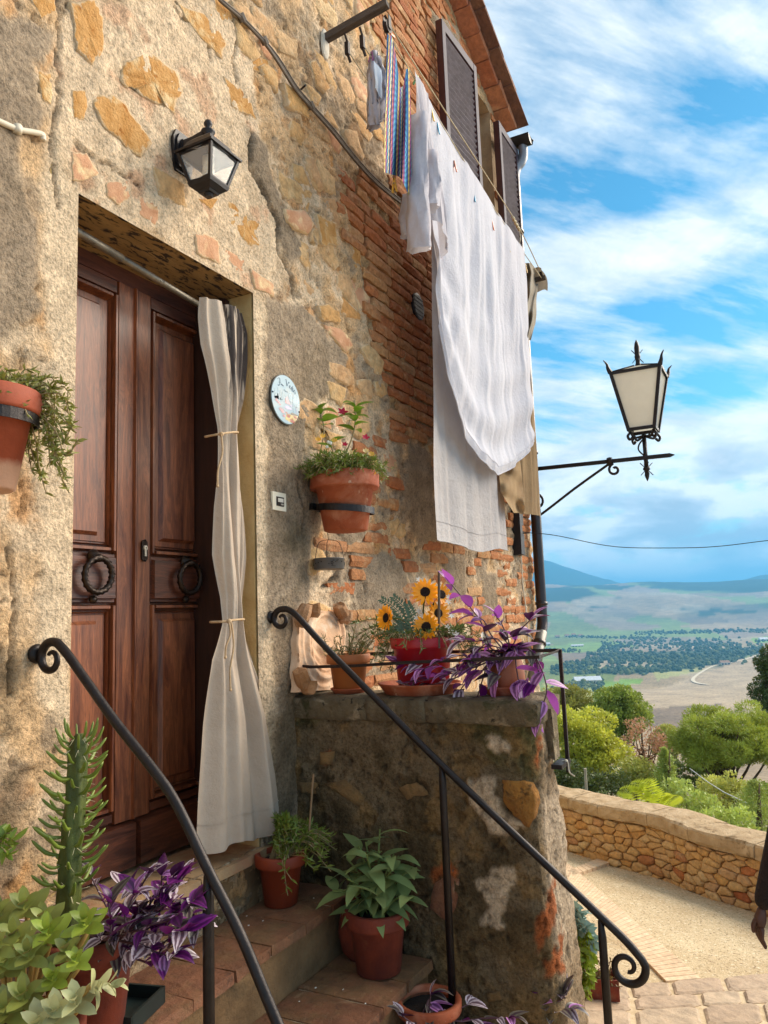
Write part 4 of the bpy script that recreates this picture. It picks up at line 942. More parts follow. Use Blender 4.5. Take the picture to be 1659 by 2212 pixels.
def mark(poly, c, am=12):
    global tc_
    P = []
    for u, v in poly:
        r_ = _ray(u, v); # meet the terrain
        t0, t1 = 20.0, 30000.0; ts = np.geomspace(t0, t1, 4000); pts = CAM + r_[None] * ts[:, None]; ff = pts[:, 0] * FWD[0] + (pts[:, 1] - CAM[1]) * FWD[1]; rr_ = pts[:, 0] * RGT[0] + (pts[:, 1] - CAM[1]) * RGT[1]
        below = pts[:, 2] < terrain(np.hypot(ff, rr_), np.arctan2(rr_, ff)); k = int(np.argmax(below)) if below.any() else len(ts) - 1; P.append((ff[k], rr_[k]))
    m_ = inpoly(fx_, rx_, P); m_ = m_[..., None].astype(float); tc_ = tc_ * (1 - m_) + np.array(lin(c)) * (.85 + .3 * fbm(fx_ / 40, rx_ / 40, 270, 4))[..., None] * m_; return P
mark([(1310, 1500), (1700, 1400), (1750, 1560), (1480, 1570), (1330, 1530)], '#b9a283'); mark([(1380, 1530), (1560, 1520), (1500, 1570), (1400, 1570)], '#8b765f')
mark([(1300, 1473), (1370, 1466), (1400, 1472), (1330, 1484), (1295, 1486)], '#7fa03c'); mark([(1170, 1475), (1300, 1490), (1320, 1510), (1200, 1500)], '#a9a865'); mark([(1400, 1440), (1500, 1432), (1520, 1450), (1420, 1470)], '#a8a56a')
mark([(1170, 1395), (1330, 1385), (1380, 1395), (1180, 1412)], '#87a04c'); mark([(1620, 1380), (1680, 1372), (1680, 1388), (1630, 1390)], '#8fae45')
mark([(1265, 1424), (1340, 1412), (1450, 1408), (1560, 1404), (1650, 1396), (1650, 1412), (1560, 1424), (1450, 1436), (1340, 1428)], '#4f5c3a'); mark([(1190, 1446), (1300, 1446), (1420, 1442), (1520, 1430), (1600, 1414), (1600, 1424), (1520, 1440), (1420, 1453), (1300, 1458), (1190, 1452)], '#4f5c3a')
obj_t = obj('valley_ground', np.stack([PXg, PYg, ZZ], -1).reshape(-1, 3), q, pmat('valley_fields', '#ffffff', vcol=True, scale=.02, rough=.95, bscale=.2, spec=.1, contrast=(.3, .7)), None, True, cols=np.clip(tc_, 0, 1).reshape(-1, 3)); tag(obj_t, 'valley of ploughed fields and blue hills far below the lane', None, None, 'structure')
def tz(f, r_): return float(terrain(np.array([np.hypot(f, r_)]), np.array([math.atan2(r_, f)]))[0])
def w2(f, r_): return (CAM[0] + FWD[0] * f + RGT[0] * r_, CAM[1] + FWD[1] * f + RGT[1] * r_)
def hit(u, v):
    r_ = _ray(u, v); ts = np.geomspace(12, 30000, 3000); pts = CAM + r_[None] * ts[:, None]; ff = pts[:, 0] * FWD[0] + (pts[:, 1] - CAM[1]) * FWD[1]; rr_ = pts[:, 0] * RGT[0] + (pts[:, 1] - CAM[1]) * RGT[1]
    b_ = pts[:, 2] < terrain(np.hypot(ff, rr_), np.arctan2(rr_, ff)); k = int(np.argmax(b_)) if b_.any() else len(ts) - 1; return pts[k]
# valley woods and hedges: far trees as one mass
ico = []; 
def blob(g, c, r_, h):
    n = 6; V = []
    for i, (zz, s_) in enumerate(((0, .75), (.45, 1.0), (.8, .7))):
        for k in range(n): a = 2 * math.pi * (k + random.random() * .5) / n; V.append((c[0] + math.cos(a) * r_ * s_ * random.uniform(.7, 1.2), c[1] + math.sin(a) * r_ * s_ * random.uniform(.7, 1.2), c[2] + h * zz * random.uniform(.9, 1.1)))
    V.append((c[0], c[1], c[2] + h)); F = [(i * n + k, i * n + (k + 1) % n, (i + 1) * n + (k + 1) % n, (i + 1) * n + k) for i in range(2) for k in range(n)] + [(2 * n + k, 2 * n + (k + 1) % n, 3 * n) for k in range(n)]
    g.add(V, F)
M['farwood'] = pmat('valley_tree_foliage', '#566640', '#37452a', scale=.12, rough=.95, bump=0)
M['farwood2'] = pmat('valley_tree_foliage_light', '#7d8040', '#566030', scale=.1, rough=.95, bump=0)
gA, gB = G(), G()
BANDS = [([(1165, 1512), (1230, 1488), (1300, 1478)], 26, 120, .5), ([(1190, 1448), (1300, 1452), (1420, 1448), (1520, 1435), (1600, 1420)], 20, 330, .3), ([(1265, 1425), (1340, 1418), (1450, 1425), (1560, 1415), (1650, 1405)], 40, 620, .2),
    ([(1300, 1398), (1420, 1390), (1520, 1394), (1600, 1398)], 30, 420, .2), ([(1160, 1405), (1260, 1408)], 8, 40, .1), ([(1370, 1370), (1500, 1366), (1659, 1362)], 10, 260, .2), ([(1230, 1376), (1420, 1380)], 5, 120, .2), ([(1215, 1440), (1290, 1428)], 14, 60, .2)]
for path, wd, n, lt in BANDS:
    for k in range(n):
        t = random.random() * (len(path) - 1); i = min(int(t), len(path) - 2); u = path[i][0] + (path[i + 1][0] - path[i][0]) * (t - i); v = path[i][1] + (path[i + 1][1] - path[i][1]) * (t - i) + random.gauss(0, wd * .22)
        p = hit(u, max(v, 1345)); r_ = random.uniform(3, 7); blob(gB if random.random() < lt else gA, (p[0], p[1], p[2] - 1), r_, r_ * random.uniform(1.3, 2.0))
tag(gA.out('far_woods', M['farwood'], None, False), 'dark blue green belts of trees crossing the valley fields', None, None, 'stuff'); tag(gB.out('far_hedges', M['farwood2'], None, False), 'lighter trees scattered among the valley tree belts', None, None, 'stuff')
# valley buildings
M['farwall'] = pmat('farm_wall', '#d9d0bf', '#c9bda6', scale=.3, rough=.9); M['farroof'] = pmat('white_farm_roof', '#e6e6e6', '#d5d5d5', scale=.3, rough=.6); M['redroof'] = pmat('farm_roof_tiles', '#b08a6c', '#9a755a', scale=.4, rough=.9)
def farm(u, v, wpx, hpx, label, roof, name='farm_building', cat='building', group=None):
    p = hit(u, v); d = (p - CAM) @ RW[:, 2]; k = d / 1661; W = wpx * k; H = hpx * k; Dp = max(W * .25, H * 1.5)
    t_ = thing(name, label, cat, tuple(p), group); fx3 = Vector((FWD[0], FWD[1], 0)); rx3 = Vector((RGT[0], RGT[1], 0)); o = Vector(p)
    def P(a, b_, c): return o + rx3 * a + fx3 * b_ + Vector((0, 0, c))
    g = G(); V = [P(a, b_, c) for a in (-W / 2, W / 2) for b_ in (0, Dp) for c in (-2, H * .55)]; g.add(V, [(0, 1, 3, 2), (4, 6, 7, 5), (0, 4, 5, 1), (2, 3, 7, 6), (1, 5, 7, 3)]); g.out('wall', M['farwall'], t_)
    g = G(); e = W * .02; V = [P(-W / 2 - e, -e, H * .5), P(W / 2 + e, -e, H * .5), P(W / 2 + e, Dp / 2, H), P(-W / 2 - e, Dp / 2, H), P(W / 2 + e, Dp + e, H * .5), P(-W / 2 - e, Dp + e, H * .5)]; g.add(V, [(0, 1, 2, 3), (3, 2, 4, 5), (0, 3, 5), (1, 4, 2), (0, 5, 4, 1)]); g.out('roof', roof, t_)
    g = G(); n = max(2, min(9, int(wpx / 6)))
    for i in range(n): a = -W / 2 + W * (i + .5) / n; g.add([P(a - W / n * .3, -.15, H * .05), P(a + W / n * .3, -.15, H * .05), P(a + W / n * .3, -.15, H * .36), P(a - W / n * .3, -.15, H * .36)], [(0, 1, 2, 3)])
    g.out('openings', M['darkglass'], t_)
farm(1272, 1478, 56, 16, 'long white roofed barn in the fields below the hill', M['farroof'], 'barn', 'barn')
farm(1178, 1395, 22, 7, 'small white farm shed on the left of the green valley field', M['farroof'], 'barn', 'barn')
farm(1248, 1397, 26, 5, 'low white shed right of the small one on the green field', M['farroof'], 'barn', 'barn')
farm(1568, 1436, 20, 9, 'farmhouse at the end of the winding pale track', M['redroof'], 'farmhouse', 'house'); farm(1652, 1385, 18, 8, 'white farm building beside the bright green field on the right', M['farroof'])
for (u, v), lb in zip(((1205, 1378), (1226, 1376), (1240, 1374), (1255, 1376)), ('first', 'second', 'third', 'fourth')): farm(u, v, 9, 6, lb + ' tiny pale house from the left in the distant hamlet below the hills', M['redroof'], 'farmhouse', 'house', 'hamlet houses')
# winding farm track
trk = [hit(u, v) for u, v in ((1655, 1408), (1610, 1425), (1570, 1434), (1540, 1440), (1512, 1455), (1497, 1468), (1505, 1476), (1530, 1480))]; g = G(); tp = smooth_path([Vector(p) for p in trk], 5); V = []
for p in tp: V += [p + Vector((RGT[0], RGT[1], 0)) * -3.5 + Vector((0, 0, 1.2)), p + Vector((RGT[0], RGT[1], 0)) * 3.5 + Vector((0, 0, 1.2))]
g.add(V, [(2 * i, 2 * i + 1, 2 * i + 3, 2 * i + 2) for i in range(len(tp) - 1)]); tag(g.out('farm_track', pmat('pale_track', '#dccdb2', '#cbbb9f', scale=.2, rough=.95)), 'pale winding farm track across the ploughed field', None, None, 'structure')
# air
hz = bpy.data.materials.new('haze_air'); hz.use_nodes = True; t = hz.node_tree; t.nodes.clear(); pv = t.nodes.new('ShaderNodeVolumePrincipled'); pv.inputs['Color'].default_value = (.16, .56, 1.0, 1); pv.inputs['Density'].default_value = 1.45e-4; pv.inputs['Anisotropy'].default_value = .2; o_ = t.nodes.new('ShaderNodeOutputMaterial'); t.links.new(pv.outputs[0], o_.inputs['Volume'])
g = G(); g.bbox((-36000, -36000, -260), (36000, 36000, float(ZZ.max()) + 25)); hb = g.out('haze', hz); tag(hb, 'blue summer haze lying over the valley', None, None, 'stuff'); hb.display_type = 'WIRE'
# ================================================================== TREES AND SHRUBS BEYOND THE PARAPET
M['bark'] = pmat('grey_brown_bark', '#6a5440', '#473627', scale=6, rough=.95, bump=.6, bscale=20)
def leafcards(P, dirs, size, asp=.5, jit=.6, droop=0.0):
    n = len(P); d = dirs + RNG.normal(0, jit, (n, 3)); d[:, 2] -= droop; d /= np.linalg.norm(d, axis=1)[:, None] + 1e-9
    s = np.cross(d, RNG.normal(0, 1, (n, 3))); s /= np.linalg.norm(s, axis=1)[:, None] + 1e-9
    L = size * RNG.uniform(.6, 1.3, n)[:, None]; W = L * asp * .5
    V = np.stack([P - d * L * .5, P + s * W, P + d * L * .5, P - s * W], 1).reshape(-1, 3)
    return V, np.arange(4 * n).reshape(n, 4)
def crown_points(clumps, per, shell=.55):
    Ps, Ds = [], []
    for c, r in clumps:
        c = np.array(c); r = np.array(r if hasattr(r, '__len__') else (r, r, r)); n = int(3.6 * per * (r[0] * r[1] * r[2]) ** (2 / 3))
        d = RNG.normal(0, 1, (n, 3)); d /= np.linalg.norm(d, axis=1)[:, None]; k = (shell + (1 - shell) * RNG.uniform(0, 1, n) ** .5)[:, None] * RNG.uniform(.85, 1.12, (n, 1))
        Ps.append(c + d * k * r); Ds.append(d)
    return np.concatenate(Ps), np.concatenate(Ds)
def tree(name, label, cat, u, v, d, ru, rv, mat, leaf=.10, nclump=34, per=420, csize=.42, trunk_r=.10, lean=0.0, group=None, asp=.5, flat=1.0, jit=.7, base=None, droop=0.0, depthk=.9, hollow=.0):
    c = FD(u, v, d); k = d / 1661.; rx, rz = ru * k, rv * k; ry = rx * depthk
    f, r_ = (c[0] - CAM[0]) * FWD[0] + (c[1] - CAM[1]) * FWD[1], (c[0] - CAM[0]) * RGT[0] + (c[1] - CAM[1]) * RGT[1]
    zb = tz(f, r_) - .3 if base is None else base
    fx3 = np.array([FWD[0], FWD[1], 0]); rx3 = np.array([RGT[0], RGT[1], 0])
    cl = []
    for i in range(nclump):
        p = RNG.normal(0, 1, 3); p /= np.linalg.norm(p); q_ = RNG.uniform(.45 + hollow, .95)
        if flat < 1 and p[2] < 0: p[2] *= flat
        cc = c + rx3 * p[0] * rx * q_ + fx3 * p[1] * ry * q_ + np.array([0, 0, p[2] * rz * q_]); s = csize * min(rx, rz * 1.6) * RNG.uniform(.6, 1.15); cl.append((cc, (s, s, s * .72)))
    t = thing(name, label, cat, (c[0] + lean, c[1], zb), group)
    P, Dd = crown_points(cl, per); V, F = leafcards(P, Dd + np.array([0, 0, .25]), leaf, asp, jit, droop); 
    obj('crown', V, F, mat, t)
    g = G(); b0 = Vector((c[0] + lean, c[1], zb)); top = Vector(c) - Vector((0, 0, rz * .35)); mid = b0.lerp(top, .55) + Vector((lean * -.2, 0, 0))
    g.tube(smooth_path([b0, mid, top], 4), [trunk_r * (1.25 - .65 * i / 8) for i in range(9)], 7)
    for cc, s in cl[:max(10, nclump // 2)]:
        st = top.lerp(mid, random.uniform(0, .5)); e = Vector(cc); m_ = st.lerp(e, .5) + Vector((random.uniform(-.1, .1), random.uniform(-.1, .1), -.08 * (e - st).length)); g.tube(smooth_path([st, m_, e], 3), [trunk_r * .45 * (1 - .8 * i / 6) for i in range(7)], 5, cap=False)
    g.out('trunk', M['bark'], t, True)
    return t
L_yel = leafmat('yellow_green_leaves', '#b9b944', ns=2.2, trans=.4, var=.35); L_grn = leafmat('mid_green_leaves', '#98a444', ns=2.2, trans=.35, var=.35); L_olive = leafmat('olive_leaves', '#acaa50', ns=2.2, trans=.35, var=.3)
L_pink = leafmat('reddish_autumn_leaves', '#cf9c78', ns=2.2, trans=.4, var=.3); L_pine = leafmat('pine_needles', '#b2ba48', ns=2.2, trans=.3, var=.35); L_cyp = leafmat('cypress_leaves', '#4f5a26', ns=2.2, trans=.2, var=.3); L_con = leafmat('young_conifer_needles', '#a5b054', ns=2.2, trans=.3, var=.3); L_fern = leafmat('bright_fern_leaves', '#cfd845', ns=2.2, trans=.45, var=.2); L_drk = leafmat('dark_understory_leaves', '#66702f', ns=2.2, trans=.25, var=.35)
tree('broadleaf_tree', 'tall yellow green tree directly behind the left end of the parapet', 'tree', 1262, 1612, 27, 84, 100, L_yel, .13, 46, 620, .40, .10)
tree('broadleaf_tree', 'greener tree with a pointed top behind the yellow green tree, beside the lamp side wall', 'tree', 1224, 1535, 40, 70, 52, L_olive, .15, 34, 480, .45, .12)
tree('broadleaf_tree', 'round mid green tree rising between the yellow tree and the ploughed field', 'tree', 1338, 1535, 38, 62, 55, L_grn, .15, 36, 480, .42, .12)
tree('autumn_tree', 'half bare tree with pinkish brown leaves in the middle of the hillside', 'tree', 1388, 1600, 28, 54, 52, L_pink, .10, 40, 210, .34, .085, hollow=.15)
tree('shrub', 'low green bush between the pinkish tree and the umbrella pine', 'shrub', 1450, 1600, 46, 40, 34, L_olive, .15, 22, 400, .5, .06)
pine = tree('umbrella_pine', 'broad umbrella pine with bright green crown and leaning trunk on the right', 'tree', 1562, 1605, 24, 124, 90, L_pine, .12, 70, 1500, .27, .15, lean=.55, asp=.22, flat=.45, jit=.45)
tree('cypress', 'dark narrow cypress cut off by the right edge of the view', 'tree', 1676, 1530, 30, 40, 150, L_cyp, .12, 80, 800, .55, .12, asp=.35)
def conifer(u, vt, vb, d, w, mat, label, name='young_conifer'):
    a, b_ = FD(u, vt, d), FD(u, vb, d); H = a[2] - b_[2]; k = d / 1661; t = thing(name, label, 'tree', tuple(b_)); P = []; Dd = []
    for i in range(26):
        h = i / 26; r = w * k * (1 - h) ** .8 + .03; z = b_[2] + H * (h * .97 + .03)
        for j in range(9):
            an = random.uniform(0, 6.28); n = 34; tt = RNG.uniform(.1, 1, n); dr = np.array([math.cos(an), math.sin(an), -.05 + .25 * h]); L = r * random.uniform(.7, 1.15)
            P.append(np.array([b_[0], b_[1], z]) + dr * L * tt[:, None] + RNG.normal(0, .02 + .04 * L, (n, 3))); Dd.append(np.tile(dr + np.array([0, 0, .3]), (n, 1)))
    V, F = leafcards(np.concatenate(P), np.concatenate(Dd), .075 * d / 20, .3, .5); obj('crown', V, F, mat, t); g = G(); g.tube([b_ - np.array([0, 0, 3.]), b_, (a + b_) / 2, a], [.09, .07, .04, .006], 6); g.out('trunk', M['bark'], t, True)
conifer(1446, 1618, 1745, 17, 44, L_con, 'slim young conifer standing just behind the middle of the parapet')
conifer(1640, 1690, 1830, 13, 95, L_con, 'bushy bright young conifer behind the right end of the parapet')
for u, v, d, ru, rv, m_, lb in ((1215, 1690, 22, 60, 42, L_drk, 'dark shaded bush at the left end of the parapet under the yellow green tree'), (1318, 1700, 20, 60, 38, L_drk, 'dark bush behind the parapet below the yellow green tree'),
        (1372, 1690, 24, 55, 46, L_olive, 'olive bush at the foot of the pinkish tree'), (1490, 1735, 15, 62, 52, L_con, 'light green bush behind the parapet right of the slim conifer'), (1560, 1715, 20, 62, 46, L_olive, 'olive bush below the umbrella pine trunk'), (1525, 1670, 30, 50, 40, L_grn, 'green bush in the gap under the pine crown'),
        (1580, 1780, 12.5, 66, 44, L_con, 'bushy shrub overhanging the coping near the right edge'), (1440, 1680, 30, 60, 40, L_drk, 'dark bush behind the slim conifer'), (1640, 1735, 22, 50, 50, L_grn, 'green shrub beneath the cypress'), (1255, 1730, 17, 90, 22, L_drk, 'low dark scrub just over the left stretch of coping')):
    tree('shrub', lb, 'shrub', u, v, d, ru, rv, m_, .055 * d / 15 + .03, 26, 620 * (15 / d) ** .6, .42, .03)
# palm like fronds just over the coping
fr = thing('fern_fronds', 'bright yellow green feathery fronds poking up behind the coping', 'plant', tuple(FD(1385, 1770, 11.5)))
fm = []
for (u0, v0, u1, v1, u2, v2) in ((1395, 1770, 1372, 1715, 1338, 1706), (1400, 1770, 1390, 1705, 1362, 1692), (1405, 1770, 1402, 1700, 1385, 1690), (1410, 1772, 1415, 1720, 1400, 1705), (1412, 1775, 1425, 1730, 1435, 1712), (1415, 1780, 1440, 1735, 1465, 1718)):
    pth = smooth_path([FD(u0, v0, 11.5), FD(u1, v1, 11.3), FD(u2, v2, 11.1)], 10); g = G(); g.tube(pth, .004, 4)
    for i in range(5, len(pth)):
        tg = (pth[i] - pth[i - 1]).normalized(); sd_ = tg.cross(Vector((FWD[0], FWD[1], .4))).normalized(); L = .14 * math.sin(math.pi * min(1, (i - 3) / (len(pth) - 2)) ** .8) + .03
        for sg in (-1, 1):
            e = pth[i] + sd_ * sg * L + tg * L * .3 - Vector((0, 0, .02)); mid = pth[i].lerp(e, .5); wv = tg * L * .13; g.add([pth[i], mid + wv, e, mid - wv], [(0, 1, 2, 3)])
    g.out('frond', L_fern, fr)
# hillside scrub that nobody could count
P = []
for k in range(1500):
    d = random.uniform(9, 70); u = random.uniform(1150, 1760); c = FD(u, 1300, d); f = (c[0] - CAM[0]) * FWD[0] + (c[1] - CAM[1]) * FWD[1]; r_ = (c[0] - CAM[0]) * RGT[0] + (c[1] - CAM[1]) * RGT[1]; z = tz(f, r_); n = 26
    s = .02 * d + .2; P.append(np.array([c[0], c[1], z]) + RNG.normal(0, 1, (n, 3)) * np.array([s, s, s * .5]) + np.array([0, 0, s * .35]))
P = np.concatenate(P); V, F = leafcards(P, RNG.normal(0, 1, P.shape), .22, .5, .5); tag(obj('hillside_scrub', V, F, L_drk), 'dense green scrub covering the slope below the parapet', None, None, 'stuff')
# slim post and pale cable among the trees
g = G(); a = FD(1265, 1706, 14); b_ = FD(1264, 1660, 14); g.tube([a - np.array([0, 0, 1.2]), b_], .026, 8); tag(g.out('post', pmat('pale_concrete', '#b0a48f', rough=.9), None), 'slim pale concrete post standing behind the left stretch of parapet', 'post')
g = G(); g.tube([FD(1490, 1660, 22), FD(1530, 1690, 19), FD(1565, 1712, 16.5), FD(1620, 1738, 14)], .012, 6); tag(g.out('cable', pmat('white_cable_sheath', '#cfc8bb', rough=.7), None), 'pale cable slung down among the shrubs under the pine', 'cable')

# ================================================================== THINGS ON THE HOUSE WALL
M['blackmetal'] = pmat('black_cast_aluminium', '#262022', '#1d191a', scale=30, rough=.45, metal=.3, bump=.1, bscale=200)
M['frost'] = pmat('frosted_lamp_glass', '#d8cfbd', '#cfc5b0', scale=2, rough=.25, coat=.2); 
m = bpy.data.materials.new('lantern_glass'); m.use_nodes = True; t = m.node_tree; b = t.nodes['Principled BSDF']; b.inputs['Base Color'].default_value = (.9, .9, .88, 1); b.inputs['Roughness'].default_value = .02; b.inputs['Alpha'].default_value = .3; b.inputs['Specular IOR Level'].default_value = .9; b.inputs['Coat Weight'].default_value = 1; b.inputs['Coat Roughness'].default_value = .02; M['glass'] = m
def frustum(g, c, z0, z1, a0, a1, cap=True):
    V = [(c[0] + sx_ * a, c[1] + sy_ * a, z) for z, a in ((z0, a0), (z1, a1)) for sx_, sy_ in ((-1, -1), (1, -1), (1, 1), (-1, 1))]
    F = [(i, (i + 1) % 4, 4 + (i + 1) % 4, 4 + i) for i in range(4)]
    if cap: F += [(3, 2, 1, 0), (4, 5, 6, 7)]
    g.add(V, F)
lx, ly = 2.09, -.165
wl = thing('wall_lantern', 'small black wall lantern with glass panes and a spiral bulb above the door', 'lamp', (lx, 0, 1.53))
RXm = Matrix.Rotation(math.pi / 2, 3, 'X')
g = G(); pts = [(-.045, -.10), (.045, -.10), (.062, -.06), (.062, .06), (.045, .10), (-.045, .10), (-.062, .06), (-.062, -.06)]
for s_, d0, d1 in ((1.0, .0, -.018), (.8, -.018, -.030), (.55, -.030, -.042)): g.prism([(lx + a * s_, 1.755 + b_ * s_) for a, b_ in pts], lambda a, b_, d: (a, d, b_), d0, d1)
g.out('backplate', M['blackmetal'], wl)
g = G(); V = []
for y, zt, zb, w_ in ((-.035, 1.80, 1.715, .030), (-.09, 1.802, 1.755, .026), (-.15, 1.815, 1.785, .022)): V += [(lx - w_, y, zt), (lx + w_, y, zt), (lx + w_, y, zb), (lx - w_, y, zb)]
g.add(V, [(0, 1, 5, 4), (1, 2, 6, 5), (2, 3, 7, 6), (3, 0, 4, 7), (4, 5, 9, 8), (5, 6, 10, 9), (6, 7, 11, 10), (7, 4, 8, 11), (8, 9, 10, 11)]); g.out('arm', M['blackmetal'], wl)
g = G()
for z0, z1, a0, a1 in ((1.690, 1.698, .106, .108), (1.698, 1.712, .104, .092), (1.712, 1.750, .084, .066), (1.750, 1.785, .066, .030)): frustum(g, (lx, ly), z0, z1, a0, a1)
g.out('roof', M['blackmetal'], wl)
g = G(); g.lathe((lx, ly, 1.783), [(.022, 0), (.018, .012), (.030, .026), (.032, .034), (.012, .046), (.010, .052), (.018, .062), (.020, .072), (.014, .084), (.0, .090)], 16, None, False); g.out('finial', M['blackmetal'], wl, True)
g = G(); zt, zb, at, ab = 1.690, 1.555, .092, .056
for sx_, sy_ in ((-1, -1), (1, -1), (1, 1), (-1, 1)): g.tube([(lx + sx_ * at, ly + sy_ * at, zt), (lx + sx_ * ab, ly + sy_ * ab, zb)], .0095, 4)
for z, a in ((zt - .006, at - .002), (zb + .006, ab + .002)): g.tube([(lx - a, ly - a, z), (lx + a, ly - a, z), (lx + a, ly + a, z), (lx - a, ly + a, z)], .009, 4, closed=True)
g.out('frame', M['blackmetal'], wl)
for k in range(4):
    cs = [(-1, -1), (1, -1), (1, 1), (-1, 1)]; a_, b_ = cs[k], cs[(k + 1) % 4]; g = G(); g.add([(lx + a_[0] * at, ly + a_[1] * at, zt), (lx + b_[0] * at, ly + b_[1] * at, zt), (lx + b_[0] * ab, ly + b_[1] * ab, zb), (lx + a_[0] * ab, ly + a_[1] * ab, zb)], [(0, 3, 2, 1)]); g.out('glass_pane', M['glass'], wl)
g = G()
for z0, z1, a0, a1 in ((1.540, 1.556, .060, .066), (1.522, 1.540, .038, .058), (1.512, 1.522, .030, .036)): frustum(g, (lx, ly), z0, z1, a0, a1)
g.lathe((lx, ly, 1.500), [(.016, 0), (.022, .012)], 14); g.out('base', M['blackmetal'], wl)
g = G(); sp_ = [Vector((lx + .020 * math.cos(i * .55), ly + .020 * math.sin(i * .55), 1.59 + i * .0011)) for i in range(44)]; g.tube(sp_, .0075, 8); g.lathe((lx, ly, 1.64), [(.022, 0), (.026, .012), (.026, .05)], 14); g.out('bulb', pmat('cream_bulb', '#efe5cf', '#e6dac0', rough=.3), wl, True)

wl.location.z = 1.79 - (1.79 - 1.53) * .83; wl.scale = (.83, .83, .83)
# ceramic name plate
pc = FW(609, 865); px0, pz0 = pc[0], pc[2]
pl = thing('name_plate', 'oval painted ceramic name plate with cypress landscape right of the door', 'plaque', (px0, 0, pz0))
A_, B_ = .112, .112
def plf(a, b_, d): return (px0 + a, d, pz0 + b_)
ring = [(A_ * math.cos(2 * math.pi * i / 48), B_ * math.sin(2 * math.pi * i / 48)) for i in range(48)]
g = G(); g.prism([(a, b_) for a, b_ in ring], plf, .012, -.020); g.out('rim', pmat('dark_plate_edge', '#4b463c', rough=.6), pl)
g = G(); g.prism([(a * .965, b_ * .965) for a, b_ in ring], plf, -.018, -.0225); g.out('face', pmat('white_glazed_ceramic', '#a3adb0', '#86a2b0', scale=14, rough=.4, spec=.3, contrast=(.45, .62)), pl)
def paint(name, c): return M.setdefault('paint' + name, pmat('glaze_' + name, c, rough=.25, scale=60))
def flat(g, pts, d=-.0232): n = len(pts); g.add([plf(a, b_, d) for a, b_ in pts] , [tuple(range(n))[::-1]])
gb, gd, gp, gr_, gpu, gy = G(), G(), G(), G(), G(), G()
for a, h, w_ in ((-.085, .045, .004), (-.070, .03, .012), (-.062, .055, .006), (-.045, .048, .0035), (-.034, .04, .003), (-.027, .05, .003), (-.014, .034, .003), (-.005, .03, .003)): flat(gb, [(a - w_, -.012), (a - w_ * .8, h * .4), (a, h - .012), (a + w_ * .8, h * .4), (a + w_, -.012)])
flat(gb, [(-.09, -.004), (-.06, .004), (-.03, -.006), (-.03, -.018), (-.06, -.018), (-.088, -.010)])
for cx, cz, rx_, rz_ in ((.035, .018, .016, .022), (.078, .012, .026, .032)): flat(gb, [(cx + rx_ * math.cos(i * .52) * (1 + .1 * math.sin(i * 5)), cz + rz_ * math.sin(i * .52)) for i in range(12)])
flat(gb, [(.052, -.045), (.050, .0), (.053, .028), (.056, .0), (.058, -.045)]); flat(gpu, [(.075, -.046), (.074, -.02), (.070, -.008), (.077, -.02), (.084, -.006), (.079, -.022), (.079, -.046)]); flat(gpu, [(.034, -.012), (.034, -.002), (.036, -.002), (.037, -.012)])
flat(gp, [(-.010, -.016), (-.006, .004), (.006, .016), (.012, .012), (.022, -.004), (.030, -.016), (.01, -.018)]); flat(gpu, [(-.018, -.038), (0, -.026), (.022, -.026), (.048, -.036), (.03, -.042), (0, -.042)])
flat(gpu, [(.02, -.02), (.036, -.014), (.05, -.02), (.04, -.026)]); flat(gd, [(.032, -.054), (.044, -.049), (.086, -.051), (.090, -.055), (.06, -.059), (.036, -.062)], -.0236)
def tuft(g, cx, cz, s, n=9):
    for i in range(n): an = -1.1 + 2.2 * i / (n - 1) + random.uniform(-.1, .1); L = s * random.uniform(.7, 1.1); w_ = s * .10; e = (cx + math.sin(an) * L, cz + math.cos(an) * L); flat(g, [(cx - w_ + math.sin(an) * s * .2, cz), (e[0], e[1]), (cx + w_ + math.sin(an) * s * .2, cz)], -.0234 - .00005 * i)
for cx, cz, s in ((.015, -.078, .028), (.048, -.096, .026), (.035, -.094, .020), (.062, -.070, .016), (.075, -.072, .014), (-.002, -.062, .012)): tuft(gr_, cx, cz, s)
for cx, cz, s in ((-.030, -.066, .024), (-.045, -.058, .02), (-.02, -.082, .02), (-.075, -.024, .018), (-.060, -.03, .018), (-.048, -.036, .012)): tuft(gpu if False else gp, cx, cz, s)
flat(gy, [(.0, -.064), (.03, -.060), (.09, -.056), (.080, -.075), (.06, -.09), (.04, -.098), (-.01, -.09)], -.0229)
g = gb; tag(g.out('painted_trees', paint('blue', '#54859b'), pl), kind='stuff'); gd.out('painted_bushes', paint('dark', '#4a4030'), pl); gp.out('painted_house', paint('pink', '#b8707e'), pl); gr_.out('painted_flowers', paint('red', '#a33520'), pl); gpu.out('painted_shade', paint('lavender', '#8583ab'), pl); gy.out('painted_field', paint('yellow', '#c4a95e'), pl)
def stroke(P2, wd=.0022):
    g = G(); P3 = smooth_path([Vector((px0 + a, -.0235, pz0 + b_)) for a, b_ in P2], 5); g.tube(P3, wd * .5, 4, True); return g
